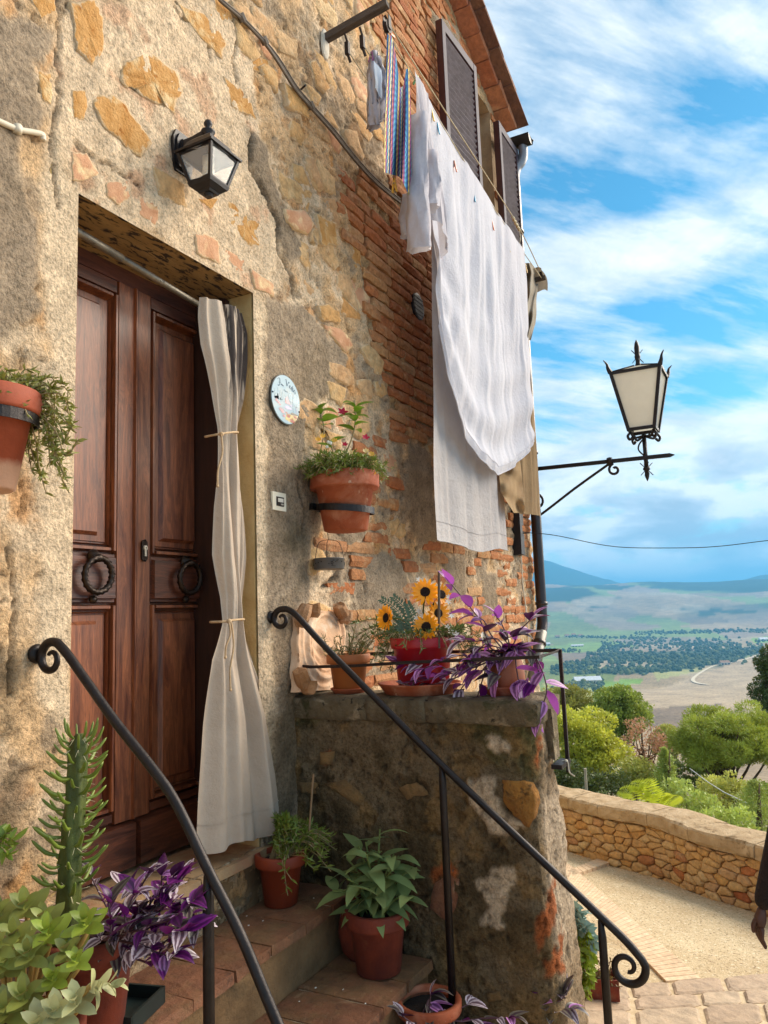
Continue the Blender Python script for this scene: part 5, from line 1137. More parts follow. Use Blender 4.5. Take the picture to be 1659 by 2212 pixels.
FAM = [[(-.062, .078), (-.054, .086), (-.046, .083), (-.044, .072), (-.047, .058), (-.054, .050), (-.060, .054)], [(-.052, .067), (-.038, .068)], [(-.036, .058), (-.034, .064), (-.030, .063), (-.031, .057), (-.029, .062), (-.026, .061), (-.026, .056), (-.024, .061), (-.021, .060), (-.020, .055)],
       [(-.006, .088), (.002, .092), (.004, .082), (.008, .064), (.016, .076), (.023, .086), (.026, .083), (.024, .080)], [(.026, .064), (.033, .067), (.031, .072), (.027, .069), (.028, .060), (.036, .060)], [(.038, .056), (.043, .068), (.046, .060), (.043, .054), (.047, .054)], [(.053, .074), (.052, .058), (.054, .050), (.058, .052)], [(.048, .065), (.058, .063)], [(.060, .048), (.063, .059), (.066, .058), (.068, .055)], [(.071, .054), (.071, .044), (.075, .043)], [(.071, .061), (.0715, .060)],
       [(-.020, .038), (-.012, .042), (-.004, .036), (.004, .040), (.010, .035)]]
g = G()
for s_ in FAM: k = stroke(s_); g.add(k.V, k.F)
g.out('lettering', paint('ink', '#35627c'), pl)
g = G(); g.ball(plf(-.101, .012, -.0235), .004, 8); g.ball(plf(.100, -.034, -.0235), .004, 8); g.out('screw', M['iron'], pl)
# door bell
bx, bz = FW(598, 1084)[0], FW(598, 1084)[2]
bell = thing('door_bell', 'square cream door bell panel with a black framed name slot', 'door bell', (bx, 0, bz - .042))
g = G(); bevbox(g, bx - .052, bx + .052, bz - .042, bz + .042, .012, -.014, .003); g.out('plate', pmat('cream_plastic', '#e3d9c3', '#dccfb6', rough=.4), bell)
g = G(); bevbox(g, bx - .024, bx + .030, bz - .021, bz + .021, -.012, -.018, .002); g.out('frame', M['iron'], bell)
g = G(); bevbox(g, bx - .017, bx + .023, bz - .004, bz + .014, -.016, -.0195, .001); g.out('name_slot', pmat('white_card', '#dfd6c6', rough=.5), bell)
g = G(); bevbox(g, bx + .004, bx + .022, bz - .016, bz - .008, -.016, -.0205, .001); g.out('button', pmat('grey_button', '#bdb5a6', rough=.4), bell)
# curtain rod, curtain
r0, r1 = FW(150, 490, .12), FW(472, 684, .12)
rod = thing('curtain_rod', 'weathered metal curtain rod across the top of the doorway', 'curtain rod', tuple((r0 + r1) / 2))
g = G(); g.tube([r0 - (r1 - r0) * .06, r0 + (r1 - r0) * .30], .0145, 14); g.tube([r0 + (r1 - r0) * .30, r1], .0125, 14); g.out('rod', M['steel'], rod, True)
g = G(); dv = (Vector(r1) - Vector(r0)).normalized(); g.tube([Vector(r1) - dv * .055, Vector(r1) + dv * .002], [.019, .022], 14); g.ball(Vector(r1) + dv * .01, .024, 12, (.7, 1, 1)); g.out('end_cap', M['iron'], rod, True)
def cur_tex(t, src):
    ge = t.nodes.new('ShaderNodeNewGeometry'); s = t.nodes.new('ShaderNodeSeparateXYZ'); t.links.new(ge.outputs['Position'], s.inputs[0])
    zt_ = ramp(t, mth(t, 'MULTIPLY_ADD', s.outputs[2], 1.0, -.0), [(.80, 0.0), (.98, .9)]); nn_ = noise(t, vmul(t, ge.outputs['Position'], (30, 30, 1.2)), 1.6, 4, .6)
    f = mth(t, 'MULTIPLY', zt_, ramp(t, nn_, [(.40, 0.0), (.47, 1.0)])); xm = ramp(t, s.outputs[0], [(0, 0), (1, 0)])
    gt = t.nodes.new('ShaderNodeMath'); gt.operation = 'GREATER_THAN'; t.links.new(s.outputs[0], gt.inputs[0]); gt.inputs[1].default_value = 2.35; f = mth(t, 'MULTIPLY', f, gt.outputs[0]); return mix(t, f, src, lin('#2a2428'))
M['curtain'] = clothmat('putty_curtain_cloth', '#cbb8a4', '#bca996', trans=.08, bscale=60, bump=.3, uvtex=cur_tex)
cur = thing('door_curtain', 'putty coloured door curtain tied twice and gathered at the right of the doorway', 'curtain', (2.43, .02, -.80))
# (pixel row, left edge, right edge)
CU = [(657, 446, 520), (700, 444, 530), (760, 445, 529), (850, 462, 523), (930, 472, 510), (938, 472, 509), (1000, 470, 513), (1100, 465, 523), (1200, 466, 527), (1290, 482, 522), (1335, 484, 522), (1345, 484, 523), (1420, 462, 545), (1550, 448, 590), (1700, 437, 622), (1800, 432, 640)]
yc = .02; rowsZ = []
CUW = [(FW((a + b_) / 2, v, yc)[2], FW(a, v, yc)[0], FW(b_, v, yc)[0]) for v, a, b_ in CU]
nz_c, nx_c = 150, 90; V = []; zs_c = np.linspace(CUW[0][0], CUW[-1][0], nz_c); zk = [c[0] for c in CUW][::-1]
for z in zs_c:
    l = np.interp(z, zk, [c[1] for c in CUW][::-1]); r = np.interp(z, zk, [c[2] for c in CUW][::-1]); wd = r - l; rel = sstep(.10, .42, wd); top = sstep(.95, 1.25, z)
    for i in range(nx_c):
        s = i / (nx_c - 1); ph = s * 2 * math.pi; wob = .15 * math.sin(z * 3.1 + 1) 
        fold = (.5 * math.sin(ph * 2.5 + .6 + wob) + .35 * math.sin(ph * 4 + 2 + z * .5) + .25 * math.sin(ph * 6.5 + z * 1.2))
        y = yc + .028 * fold * (.45 + .75 * rel) - .055 * math.sin(math.pi * s) * (.45 + .3 * rel) + .01 * math.sin(z * 8 + s * 9) * (1 - rel) + .03 * top * (1 - s)
        V.append((l + wd * (s + .015 * math.sin(ph * 3 + z * 2)), y, z - .012 * math.sin(ph * 2.5) * sstep(-.5, -.8, z) - (.035 * s * sstep(-.6, -.8, z)) + .03 * s * 0))
F = [(i * nx_c + j, i * nx_c + j + 1, (i + 1) * nx_c + j + 1, (i + 1) * nx_c + j) for i in range(nz_c - 1) for j in range(nx_c - 1)]
obj('cloth', V, F, M['curtain'], cur, True)
M['cord'] = pmat('beige_cord', '#c9ab86', '#b4946e', scale=40, rough=.9, bump=.4, bscale=200)
for v, a, b_, tails in ((936, 470, 512, [(478, 938, 470, 1050)]), (1340, 482, 525, [(495, 1345, 487, 1420), (500, 1345, 498, 1490)])):
    p0, p1 = Vector(FW(a, v + 3, -.05)), Vector(FW(b_, v - 2, -.03)); g = G(); loop = [p0 + Vector((-.002, .06, 0)), p0 + Vector((-.004, 0, 0)), p0.lerp(p1, .3) + Vector((0, -.012, .002)), p0.lerp(p1, .7) + Vector((0, -.012, .002)), p1 + Vector((.004, 0, 0)), p1 + Vector((.002, .05, 0))]
    g.tube(smooth_path(loop, 4), .0045, 7); g.ball(Vector(FW(tails[0][0], v + 2, -.066)), .010, 8)
    for (ua, va, ub, vb) in tails: q0, q1 = Vector(FW(ua, va, -.07)), Vector(FW(ub, vb, -.065)); g.tube(smooth_path([q0, q0.lerp(q1, .35) + Vector((.008, -.005, 0)), q0.lerp(q1, .7) + Vector((-.004, 0, 0)), q1], 4), .0036, 6); g.ball(q1, .006, 6)
    g.out('tie_cord', M['cord'], cur, True)
g = G(); hem = []
for j in range(nx_c): hem.append(Vector(V[(nz_c - 8) * nx_c + j]) + Vector((0, -.002, 0)))
g.tube(hem, .0016, 4); g.out('hem_seam', M['curtain'], cur)

# cables ------------------------------------------------------------------
M['cable'] = pmat('grey_cable', '#6f6154', '#55493f', rough=.6, scale=20); M['whitecable'] = pmat('white_cable', '#d9ccb6', '#cbbca3', rough=.6)
cp_ = [(470, -12), (480, 2), (522, 38), (570, 88), (602, 130), (640, 190), (672, 228), (720, 282), (770, 345), (820, 398), (885, 450)]
g = G()
for k, r_ in enumerate((.0075, .0045, .004)):
    P = [Vector(FW(u + (k * 3 - 3) * (1 if v > 120 else .5), v - (k * 2 - 2), -.025 - .004 * k)) for u, v in cp_]; g.tube(smooth_path(P, 5), r_, 7)
cb = thing('wall_cable', 'bundle of grey cables running diagonally down the wall above the lantern', 'cable', tuple(FW(640, 190))); g.out('cable', M['cable'], cb, True)
g = G()
for u, v in ((571, 88), (672, 228), (522, 38)): p = FW(u, v, -.025); g.tube([p + np.array([-.012, 0, .010]), p + np.array([.012, 0, -.010])], .018, 8)
g.out('cable_clip', M['cable'], cb)
g = G(); p = FW(642, 202, 0); g.tube([p + np.array([0, .01, 0]), p + np.array([-.03, -.07, .0])], .005, 6); tag(g.out('nail', M['iron_rust'], None), 'bent iron nail sticking out under the diagonal wall cable', 'nail')
g = G(); g.tube(smooth_path([Vector(FW(u, v, -.012)) for u, v in ((-30, 248), (0, 263), (38, 279), (70, 285), (90, 290), (93, 297), (93, 303))], 5), .009, 8); p = FW(38, 279, -.014); g.tube([p + np.array([0, 0, -.012]), p + np.array([0, 0, .012])], .013, 8); tag(g.out('white_cable', M['whitecable'], None, True), 'short white cable clipped to the grey render at the left edge', 'cable')
# round vent in the shadow of the laundry
vc = FW(905, 662, -.02); g = G(); g.lathe((vc[0], -.005, vc[2]), [(.085, 0), (.085, .012), (.072, .016)], 24, RXm); vt = thing('wall_vent', 'round dark vent cover on the brick wall in the shade of the sheet', 'vent', (vc[0], 0, vc[2] - .1)); g.out('ring', M['blackmetal'], vt)
for k in range(5): g = G(); g.bbox((vc[0] - .06, -.023, vc[2] + .05 - k * .026), (vc[0] + .06, -.0195, vc[2] + .058 - k * .026)); g.out('slat', M['blackmetal'], vt)
# black awning motor box and its thin cable near the downpipe
p0, p1 = FW(1113, 1105, -.05), FW(1122, 1195, -.05); bxx = 5.98
bo = thing('cable_box', 'long black cable box fixed to the wall beside the downpipe', 'junction box', (bxx, -.03, .42))
g = G(); bevbox(g, bxx - .075, bxx - .005, .42, .86, .01, -.06, .006); g.out('housing', M['blackmetal'], bo); g = G(); bevbox(g, bxx + .0, bxx + .06, .42, .62, .01, -.05, .006); bevbox(g, bxx + .0, bxx + .06, .66, .88, .01, -.05, .006); g.out('cover', M['blackmetal'], bo)
g = G(); g.tube(smooth_path([Vector((bxx + .04, -.02, .42)), Vector((bxx + .05, -.015, .2)), Vector((bxx + .08, -.02, 0)), Vector((bxx + .10, -.02, -.3))], 5), .006, 6); g.out('lead', M['whitecable'], bo)
w0 = Vector((6.02, -.10, .60)); w1 = Vector(FX(1700, 1164, 6.6)); wz = []
g = G(); 
for i in range(24): s = i / 23; p = w0.lerp(w1, s); wz.append(p + Vector((0, 0, -.10 * math.sin(math.pi * s) ** 1.2 + .012 * math.sin(s * 14) * (1 - s))))
g.tube(wz, .003, 5); g.tube([w0 + Vector((-.07, .1, 0)), w0], .006, 6); tag(g.out('overhead_wire', M['iron'], None), 'thin dark wire sagging across the sky from the house corner', 'wire')

# street lantern on its bracket
sl_ = thing('street_lantern', 'wrought iron street lantern with frosted panes on a wall bracket', 'street lamp', (6.4, -.98, 1.0))
ax = 6.4
def bar(P, r_, n=8, nm='arm', m=M['iron']): g = G(); g.tube(P, r_, n); return g.out(nm, m, sl_, True)
g = G(); g.tube([(ax, .0, 1.185), (ax, -1.17, 1.165), (ax, -1.205, 1.164)], [.021, .021, .004], 4); g.lathe((ax, -.70, 1.175), [(.03, -.02), (.034, 0), (.03, .02)], 12, RXm); g.out('arm', M['iron'], sl_)
def spiral(c, r0, turns, a0, dirn, pln, n=40, r1=.012): return [Vector(c) + pln(math.cos(a0 + dirn * turns * 2 * math.pi * i / n) * (r0 + (r1 - r0) * i / n), math.sin(a0 + dirn * turns * 2 * math.pi * i / n) * (r0 + (r1 - r0) * i / n)) for i in range(n + 1)]
pyz = lambda a, b_: Vector((0, a, b_))
g = G(); P = [Vector((ax, -.03, .775)), Vector((ax, -.10, .79)), Vector((ax, -.40, .98)), Vector((ax, -.68, 1.145))]; g.tube(smooth_path(P, 6) + spiral((ax, -.735, 1.10), .055, 1.2, math.pi * .75 if False else 2.2, -1, lambda a, b_: Vector((0, -a, b_)) if False else Vector((0, a, b_)), 40, .014)[4:], .011, 8); g.tube(spiral((ax, -.06, .90), .085, 1.1, -1.8, 1, pyz, 36, .05), .011, 8); g.out('scroll_brace', M['iron'], sl_, True)
pc_ = Vector((ax, -.985, 0))
g = G(); g.tube([pc_ + Vector((0, 0, 1.36)), pc_ + Vector((0, 0, 1.06))], .017, 6); g.lathe(pc_ + Vector((0, 0, 1.0)), [(.002, -.025), (.016, .01), (.019, .03), (.016, .06), (.028, .07), (.028, .085), (.017, .095)], 8)
for k in range(4):
    a = k * math.pi / 2 + .5
    for sg in (-1, 1): g.tube([pc_ + Vector((0, 0, 1.075)), pc_ + Vector((math.cos(a) * .05, math.sin(a) * .05, 1.075 + sg * .05))], .004, 4)
g.tube(smooth_path([pc_ + Vector((0, .005, 1.18)), pc_ + Vector((0, .05, 1.24)), pc_ + Vector((.0, .03, 1.30)), pc_ + Vector((0, -.05, 1.36))], 5), .007, 6); g.out('post', M['iron'], sl_, True)
zb, zt, ab, at = 1.385, 1.860, .098, .190
g = G()
for k in range(4):
    cs = [(-1, -1), (1, -1), (1, 1), (-1, 1)][k]; nx_ = [(-1, -1), (1, -1), (1, 1), (-1, 1)][(k + 1) % 4]
    g.tube([pc_ + Vector((cs[0] * ab, cs[1] * ab, zb)), pc_ + Vector((cs[0] * at, cs[1] * at, zt))], .019, 4)
    for z, a in ((zb + .01, ab), (zt - .005, at)): g.tube([pc_ + Vector((cs[0] * a, cs[1] * a, z)), pc_ + Vector((nx_[0] * a, nx_[1] * a, z))], .017, 4)
    h = pc_ + Vector((cs[0] * at, cs[1] * at, zt)); d = Vector((cs[0], cs[1], 0)).normalized(); g.tube(smooth_path([h, h + d * .02 + Vector((0, 0, .035)), h + d * .03 + Vector((0, 0, .07)), h + d * .06 + Vector((0, 0, .10))], 4), [.022 - .0016 * i for i in range(13)], 6)
g.out('frame', M['iron'], sl_)
for k in range(4):
    cs = [(-1, -1), (1, -1), (1, 1), (-1, 1)]; a_, b_ = cs[k], cs[(k + 1) % 4]; g = G(); i_ = .985; g.add([pc_ + Vector((a_[0] * at * i_, a_[1] * at * i_, zt)), pc_ + Vector((b_[0] * at * i_, b_[1] * at * i_, zt)), pc_ + Vector((b_[0] * ab * i_, b_[1] * ab * i_, zb)), pc_ + Vector((a_[0] * ab * i_, a_[1] * ab * i_, zb))], [(0, 3, 2, 1)]); g.out('frosted_pane', M['milk'] if 'milk' in M else M.setdefault('milk', leafmat('milky_lantern_glass', '#e4dfd2', trans=.55, rough=.3, var=.03)), sl_)
g = G(); frustum(g, pc_, zt + .004, zt + .07, at * .97, .03); g.out('lantern_roof', M['milk'], sl_)
g = G()
for cs in ((-1, -1), (1, -1), (1, 1), (-1, 1)): g.tube([pc_ + Vector((cs[0] * at * .97, cs[1] * at * .97, zt + .006)), pc_ + Vector((cs[0] * .03, cs[1] * .03, zt + .074))], .009, 4)
g.lathe(pc_ + Vector((0, 0, zt + .06)), [(.034, 0), (.018, .04), (.018, .07), (.024, .085), (.024, .10), (.020, .11), (.022, .17), (.015, .21), (.001, .24)], 8)
for k in range(4):
    a = k * math.pi / 2 + .4
    for sg in (-1, 1): g.tube([pc_ + Vector((0, 0, zt + .155)), pc_ + Vector((math.cos(a) * .045, math.sin(a) * .045, zt + .155 + sg * .055))], .004, 4)
g.out('finial', M['iron'], sl_, True)
g = G(); 
for k in range(4):
    a = math.pi / 4 + k * math.pi / 2; d = Vector((math.cos(a), math.sin(a), 0)); c0 = pc_ + d * ab * 1.25 + Vector((0, 0, zb - .012))
    g.tube(smooth_path([c0, c0 + d * .03 - Vector((0, 0, .03)), c0 + d * .015 - Vector((0, 0, .06)), c0 - d * .01 - Vector((0, 0, .045))], 4), .011, 7); g.tube(smooth_path([c0, pc_ + d * .09 + Vector((0, 0, zb - .055)), pc_ + Vector((0, 0, zb - .035))], 5), .010, 7)
g.out('scroll_feet', M['iron'], sl_, True)
# small iron hook with string at the side wall
p = FX(1195, 1645, 2.98); g = G(); g.bbox((p[0] - .1, p[1] - .06, p[2] - .008), (p[0] + .03, p[1] - .02, p[2] + .008)); hk = thing('iron_hook', 'short iron hook with a knotted white string on the side wall corner', 'hook', tuple(p)); g.out('bar', M['iron'], hk)
q = Vector((p[0] - .02, p[1] - .055, p[2])); g = G(); g.tube(smooth_path([q + Vector((0, .07, -.02)), q + Vector((0, 0, .01)), q + Vector((0, -.01, -.03)), q + Vector((.0, -.03, -.045))], 5), .003, 5); g.ball(q + Vector((0, 0, .008)), .007, 6); g.out('string', M['whitecable'], hk)
# ================================================================== LAUNDRY
bx0 = FW(700, 85)[0]
beam = thing('laundry_beam', 'weathered wooden laundry beam with pulleys sticking out high on the wall', 'beam', (bx0, 0, 3.0))
M['greywood'] = pmat('weathered_beam_wood', '#5b4e44', '#3f352e', scale=10, rough=.85, bump=.4, bscale=60, stretch=(6, 1, 6))
g = G(); a, b_ = Vector((bx0, .02, 3.012)), Vector((bx0 + .01, -.375, 3.07)); g.tube([a, b_], .026, 4); g.out('bar', M['greywood'], beam)
g = G(); g.lathe((bx0, -.002, 2.985), [(.075, 0), (.07, .008), (.045, .014)], 14, RXm @ Matrix.Diagonal((.5, 1.2, 1)).to_3x3()); g.out('plaster_pad', pmat('white_plaster_pad', '#d3c8b6', rough=.9, bump=.4), beam)
LY = (-.125, -.215, -.362)
for k, y in enumerate(LY):
    c = Vector((bx0 + .025, y, 2.93 if k < 2 else 2.955)); g = G(); g.tube([Vector((bx0, y, 3.0)), c + Vector((0, 0, .04))], .006, 6); 
    if k < 2: g.box(c, (.022, .022, .07)); g.tube([c + Vector((0, 0, -.03)), c + Vector((.03, 0, -.06))], .008, 6)
    else: g.lathe(c + Vector((0, .012, 0)), [(.034, 0), (.026, .006), (.026, .016), (.034, .022)], 18, RXm); g.box(c + Vector((0, -.014, .02)), (.03, .004, .07)); g.box(c + Vector((0, .016, .02)), (.03, .004, .07))
    g.out('pulley', M['iron_rust'], beam)
FBX = 5.93
far = thing('laundry_bracket', 'dark far laundry bracket sticking out near the house corner', 'bracket', (FBX, 0, 2.68))
g = G(); g.tube([(FBX, .02, 2.66), (FBX, -.39, 2.66)], .022, 4); g.out('bar', M['greywood'], far); g = G(); 
for y in LY: g.lathe((FBX - .02, y + .01, 2.69), [(.022, 0), (.022, .02)], 10, RXm)
g.out('pulley', M['iron_rust'], far)
M['rope'] = pmat('cotton_rope', '#cfc0a4', '#b5a483', scale=60, rough=.9)
LZ0, LZ1 = 2.925, 2.655
def lz(x, s=.05): t = (x - bx0) / (FBX - bx0); return LZ0 + (LZ1 - LZ0) * t - s * math.sin(math.pi * min(max(t, 0), 1))
def ropething(label, parts, name='washing_line'):
    t = thing(name, label, 'rope', tuple(parts[0][0][0])); 
    for P, r_ in parts: g = G(); g.tube(P, r_, 6); g.out('rope', M['rope'], t, True)
    return t
for y, lb in zip(LY, ('inner washing line nearest the wall', 'middle washing line carrying the white socks', 'outer washing line carrying the striped towel and sheet')):
    low = [Vector((bx0 + .04 + (FBX - bx0 - .06) * i / 20, y, lz(bx0 + .04 + (FBX - bx0 - .06) * i / 20))) for i in range(21)]; parts = [(low, .0035)]
    if y == LY[2]:
        up = [Vector((bx0 + .05, y, 2.985)), Vector((4.6, y, 2.90)), Vector((5.36, y, 2.84)), Vector((FBX - .02, y, 2.70))]; parts.append((smooth_path(up, 6), .004))
        kn = [Vector((5.20 + .02 * i, y + .004 * (-1) ** i, 2.855 - .004 * i)) for i in range(9)]; parts.append((kn, .010)); parts.append((smooth_path([Vector((5.36, y, 2.82)), Vector((5.34, y - .01, 2.74)), Vector((5.32, y, lz(5.32)))], 4), .0035))
    ropething(lb, parts)
def cloth(name, label, cat, m, y0, xL, xR, ztop, zbot, nx_=60, nz_=50, fold=.02, nf=5, seed=1, flare=0.0, ph=0, push=0.0, parent=None, lean=0.0, hemw=0.0, diag=0.0):
    V = []
    for i in range(nx_ + 1):
        s = i / nx_
        for j in range(nz_ + 1):
            t = j / nz_; x0 = xL(t) if callable(xL) else xL; x1 = xR(t) if callable(xR) else xR; x = x0 + (x1 - x0) * s; zt = ztop(x); zb_ = zbot(x, s); z = zt + (zb_ - zt) * t
            a = fold * (.25 + .75 * min(1, t * 3)) * (1 + flare * t) * (1 - hemw * t ** 2); f = math.sin(s * nf * 6.28 + ph + 1.1 * math.sin(t * 2 + s * 3)) * .6 + .4 * math.sin(s * nf * 2.3 * 6.28 + 1 + t * 1.5)
            f = .18 * f + 1.9 * (float(fbm(np.array(s * nf * 2.2 + .8 * t + diag * t * (1 - s)), np.array(t * 1.3), seed, 3)) - .5) * 1.5 + (diag * .75 * math.sin((z - zb_) * 21 + 2.5 * float(fbm(np.array(s * 5.0), np.array(t * 5.0), 77, 3))) * math.exp(-(z - zb_) / .42) * min(1, (z - zb_) / .06) + diag * .45 * math.sin(s * 16 - t * 6 * (1 - s)) * (1 - s) if diag else 0)
            V.append((x + .3 * a * math.cos(s * nf * 6.28), y0 - a * f - push * math.sin(math.pi * s) * t + lean * t, z))
    F = [(i * (nz_ + 1) + j, (i + 1) * (nz_ + 1) + j, (i + 1) * (nz_ + 1) + j + 1, i * (nz_ + 1) + j + 1) for i in range(nx_) for j in range(nz_)]
    o = obj(name, V, F, m, parent, True)
    if parent is None:
        tag(o, label, cat); g = G(); g.tube([Vector(V[i * (nz_ + 1) + nz_]) + Vector((0, -.003, .001)) for i in range(nx_ + 1)], .0035, 5); g.tube([Vector(V[i * (nz_ + 1) + nz_ - 3]) + Vector((0, -.0025, 0)) for i in range(nx_ + 1)], .0012, 4); g.out('hem', m, o, True)
    return o
M['sheet'] = clothmat('white_sheet_cotton', '#d6d4db', '#cccad2', trans=.22, bscale=40, bump=.45)
M['white'] = clothmat('white_cotton_jersey', '#cfcacf', '#c3bec5', trans=.25, bscale=40, bump=.35)
M['linen'] = clothmat('white_crinkled_linen', '#c9c4c3', '#bcb6b5', trans=.25, bscale=28, bump=.7)
M['beige'] = clothmat('beige_trouser_cloth', '#a98d6a', '#94795a', trans=.15, bscale=60, bump=.3)
yo = LY[2]
# outer sheet: hem bunched into a curve
hemx = [FW(u, v, yo) for u, v in ((934, 560), (946, 700), (962, 810), (1000, 932), (1040, 1000), (1075, 1027), (1110, 1010), (1157, 950))]
hx = [p[0] for p in hemx]; hz_ = [p[2] for p in hemx]
def sbot(x, s): 
    z = float(np.interp(x, hx, hz_)); return z
cloth('bed_sheet', 'big white patterned sheet whose hem hangs in a deep curve on the outer line', 'sheet', M['sheet'], yo - .004, lambda t: 3.66 + .03 * t, 5.42, lambda x: lz(x) + .012, sbot, 170, 110, .030, 5, 11, .2, .4, hemw=.25, diag=1.0)
# its inner flap and a second sheet
yi = yo + .075
p0, p1 = FW(965, 1183, yi), FW(1092, 1190, yi)
cloth('linen_sheet', 'long crinkled white sheet hanging lowest behind the curved sheet', 'sheet', M['linen'], yi, lambda t: 3.74 + .03 * math.sin(t * 5), lambda t: 4.92 - .02 * t, lambda x: lz(x) + .008, lambda x, s: p0[2] + (p1[2] - p0[2]) * s + .015 * math.sin(s * 9) + .03 * (1 - s) ** 6, 90, 70, .034, 3, 12, .4, 1.2, hemw=.6)
# shirt with sleeves at the near end of the outer line
sh = thing('white_shirt', 'white long sleeved shirt pegged next to the striped towel', 'shirt', (3.55, yo, 1.95))
xa, xb = 3.475, 3.70
cloth('body', '', '', M['white'], yo - .02, lambda t: xa - .0 * t + .04 * t, lambda t: 3.66 + .10 * t, lambda x: lz(x) + .012, lambda x, s: 2.03 + .05 * math.sin(s * 5) - .06 * s, 46, 50, .020, 3.0, 21, .8, 0, .05, sh)
def limb(P, R_, nm, m, par, wob=.12, n=16):
    P = smooth_path([Vector(p) for p in P], 6); g = G(); k = len(P); rs = [np.interp(i / (k - 1), np.linspace(0, 1, len(R_)), R_) for i in range(k)]; g.tube(P, rs, n, cap=False, flat=.55); 
    V = [Vector(v) + Vector((math.sin(i * 1.7 + j * .9) * wob * .06, math.cos(i * 2.3 + j * .5) * wob * .08, 0)) for j in range(k) for i, v in enumerate(g.V[j * n:(j + 1) * n])]
    return obj(nm, V, g.F, m, par, True)
c0, c1 = FW(897, 520, yo - .05), FW(900, 300, yo - .03)
limb([FW(905, 250, yo - .03), FW(902, 380, yo - .05), FW(903, 460, yo - .06), FW(905, 540, yo - .055)], [.05, .055, .06, .062], 'sleeve', M['white'], sh)
limb([FW(925, 330, yo - .06), FW(930, 400, yo - .07), FW(925, 452, yo - .085)], [.045, .055, .06], 'sleeve', M['white'], sh)
limb([FW(884, 420, yo + .06), FW(884, 470, yo + .06), FW(886, 510, yo + .06)], [.04, .05, .05], 'collar_tail', M['white'], sh)
# striped waffle towel
def tow(t, src):
    ge = t.nodes.new('ShaderNodeUVMap'); s = t.nodes.new('ShaderNodeSeparateXYZ'); t.links.new(ge.outputs[0], s.inputs[0])
    u = mth(t, 'FRACT', mth(t, 'MULTIPLY', s.outputs[0], 2.3)); c = ramp(t, u, [(0, lin('#3f86bd')), (.10, lin('#2a5a9a')), (.18, lin('#e8d488')), (.30, lin('#b05a8e')), (.40, lin('#58a6cc')), (.50, lin('#f0e2b0')), (.60, lin('#28508c')), (.70, lin('#d5897c')), (.80, lin('#8f4f98')), (.9, lin('#6cb4d2'))], 'CONSTANT')
    ch = t.nodes.new('ShaderNodeTexChecker'); ch.inputs['Scale'].default_value = 1.0; mp = vmul(t, ge.outputs[0], (22, 40, 1)); t.links.new(mp, ch.inputs['Vector']); ch.inputs['Color1'].default_value = (1, 1, 1, 1); ch.inputs['Color2'].default_value = (.55, .55, .60, 1)
    c = mix(t, .30, c, lin('#d9d3cc')) if False else c
    return mix(t, 1.0, c, ch.outputs[0], 'MULTIPLY')
M['towel'] = clothmat('striped_waffle_towel', '#ffffff', trans=.25, bscale=200, bump=.2, uvtex=tow)
tw = thing('striped_towel', 'blue yellow and pink striped waffle towel hung from two corners', 'towel', (3.3, yo, 2.1))
nx_, nz_ = 44, 70; V = []; U = []; 
for i in range(nx_ + 1):
    s = i / nx_
    for j in range(nz_ + 1):
        t = j / nz_; sag = math.sin(math.pi * min(1, s / 1.0)); 
        ulf = np.interp(t, [0, .25, .6, 1], [836, 834, 831, 830]); urt = np.interp(t, [0, .2, .5, 1], [884, 886, 888, 890]); 
        u = ulf + (urt - ulf) * s; vt = float(np.interp(s, [0, .22, .42, .60, .74, .86, 1], [74, 77, 125, 190, 185, 150, 146])); vb = 372 + 18 * s + 48 * max(0, s - .6) / .4; v = vt + (vb - vt) * t
        y = yo - .015 - .035 * math.sin(s * 7.5 + t * 2.2) * (.25 + t) * .8 - .02 * math.sin(s * 16 + t * 4) * t
        V.append(FW(u, v, y)); U.append((s + .10 * t, t))
F = [(i * (nz_ + 1) + j, (i + 1) * (nz_ + 1) + j, (i + 1) * (nz_ + 1) + j + 1, i * (nz_ + 1) + j + 1) for i in range(nx_) for j in range(nz_)]
obj('towel', V, F, M['towel'], tw, True, uvs=U)
# socks on the middle line
sk = thing('white_socks', 'pair of thin white socks pegged on the middle line near the beam', 'socks', tuple(FW(812, 285, LY[1])))
limb([FW(806, 112, LY[1]), FW(806, 160, LY[1] - .01), FW(806, 220, LY[1] - .01), FW(806, 276, LY[1] - .02)], [.016, .026, .03, .032], 'sock', M['white'], sk)
limb([FW(812, 122, LY[1] - .02), FW(822, 165, LY[1] - .02), FW(824, 210, LY[1] - .02), FW(815, 262, LY[1] - .02)], [.016, .026, .028, .022], 'sock', M['white'], sk)
cloth('sock_toe', '', '', clothmat('pale_blue_jersey', '#bfcfe2', trans=.25), LY[1] - .05, FW(808, 150, LY[1] - .05)[0], FW(824, 150, LY[1] - .05)[0], lambda x: FW(815, 140, LY[1] - .05)[2], lambda x, s: FW(820, 205, LY[1] - .05)[2] + .02 * math.sin(s * 7), 14, 16, .008, 2, 5, parent=sk)
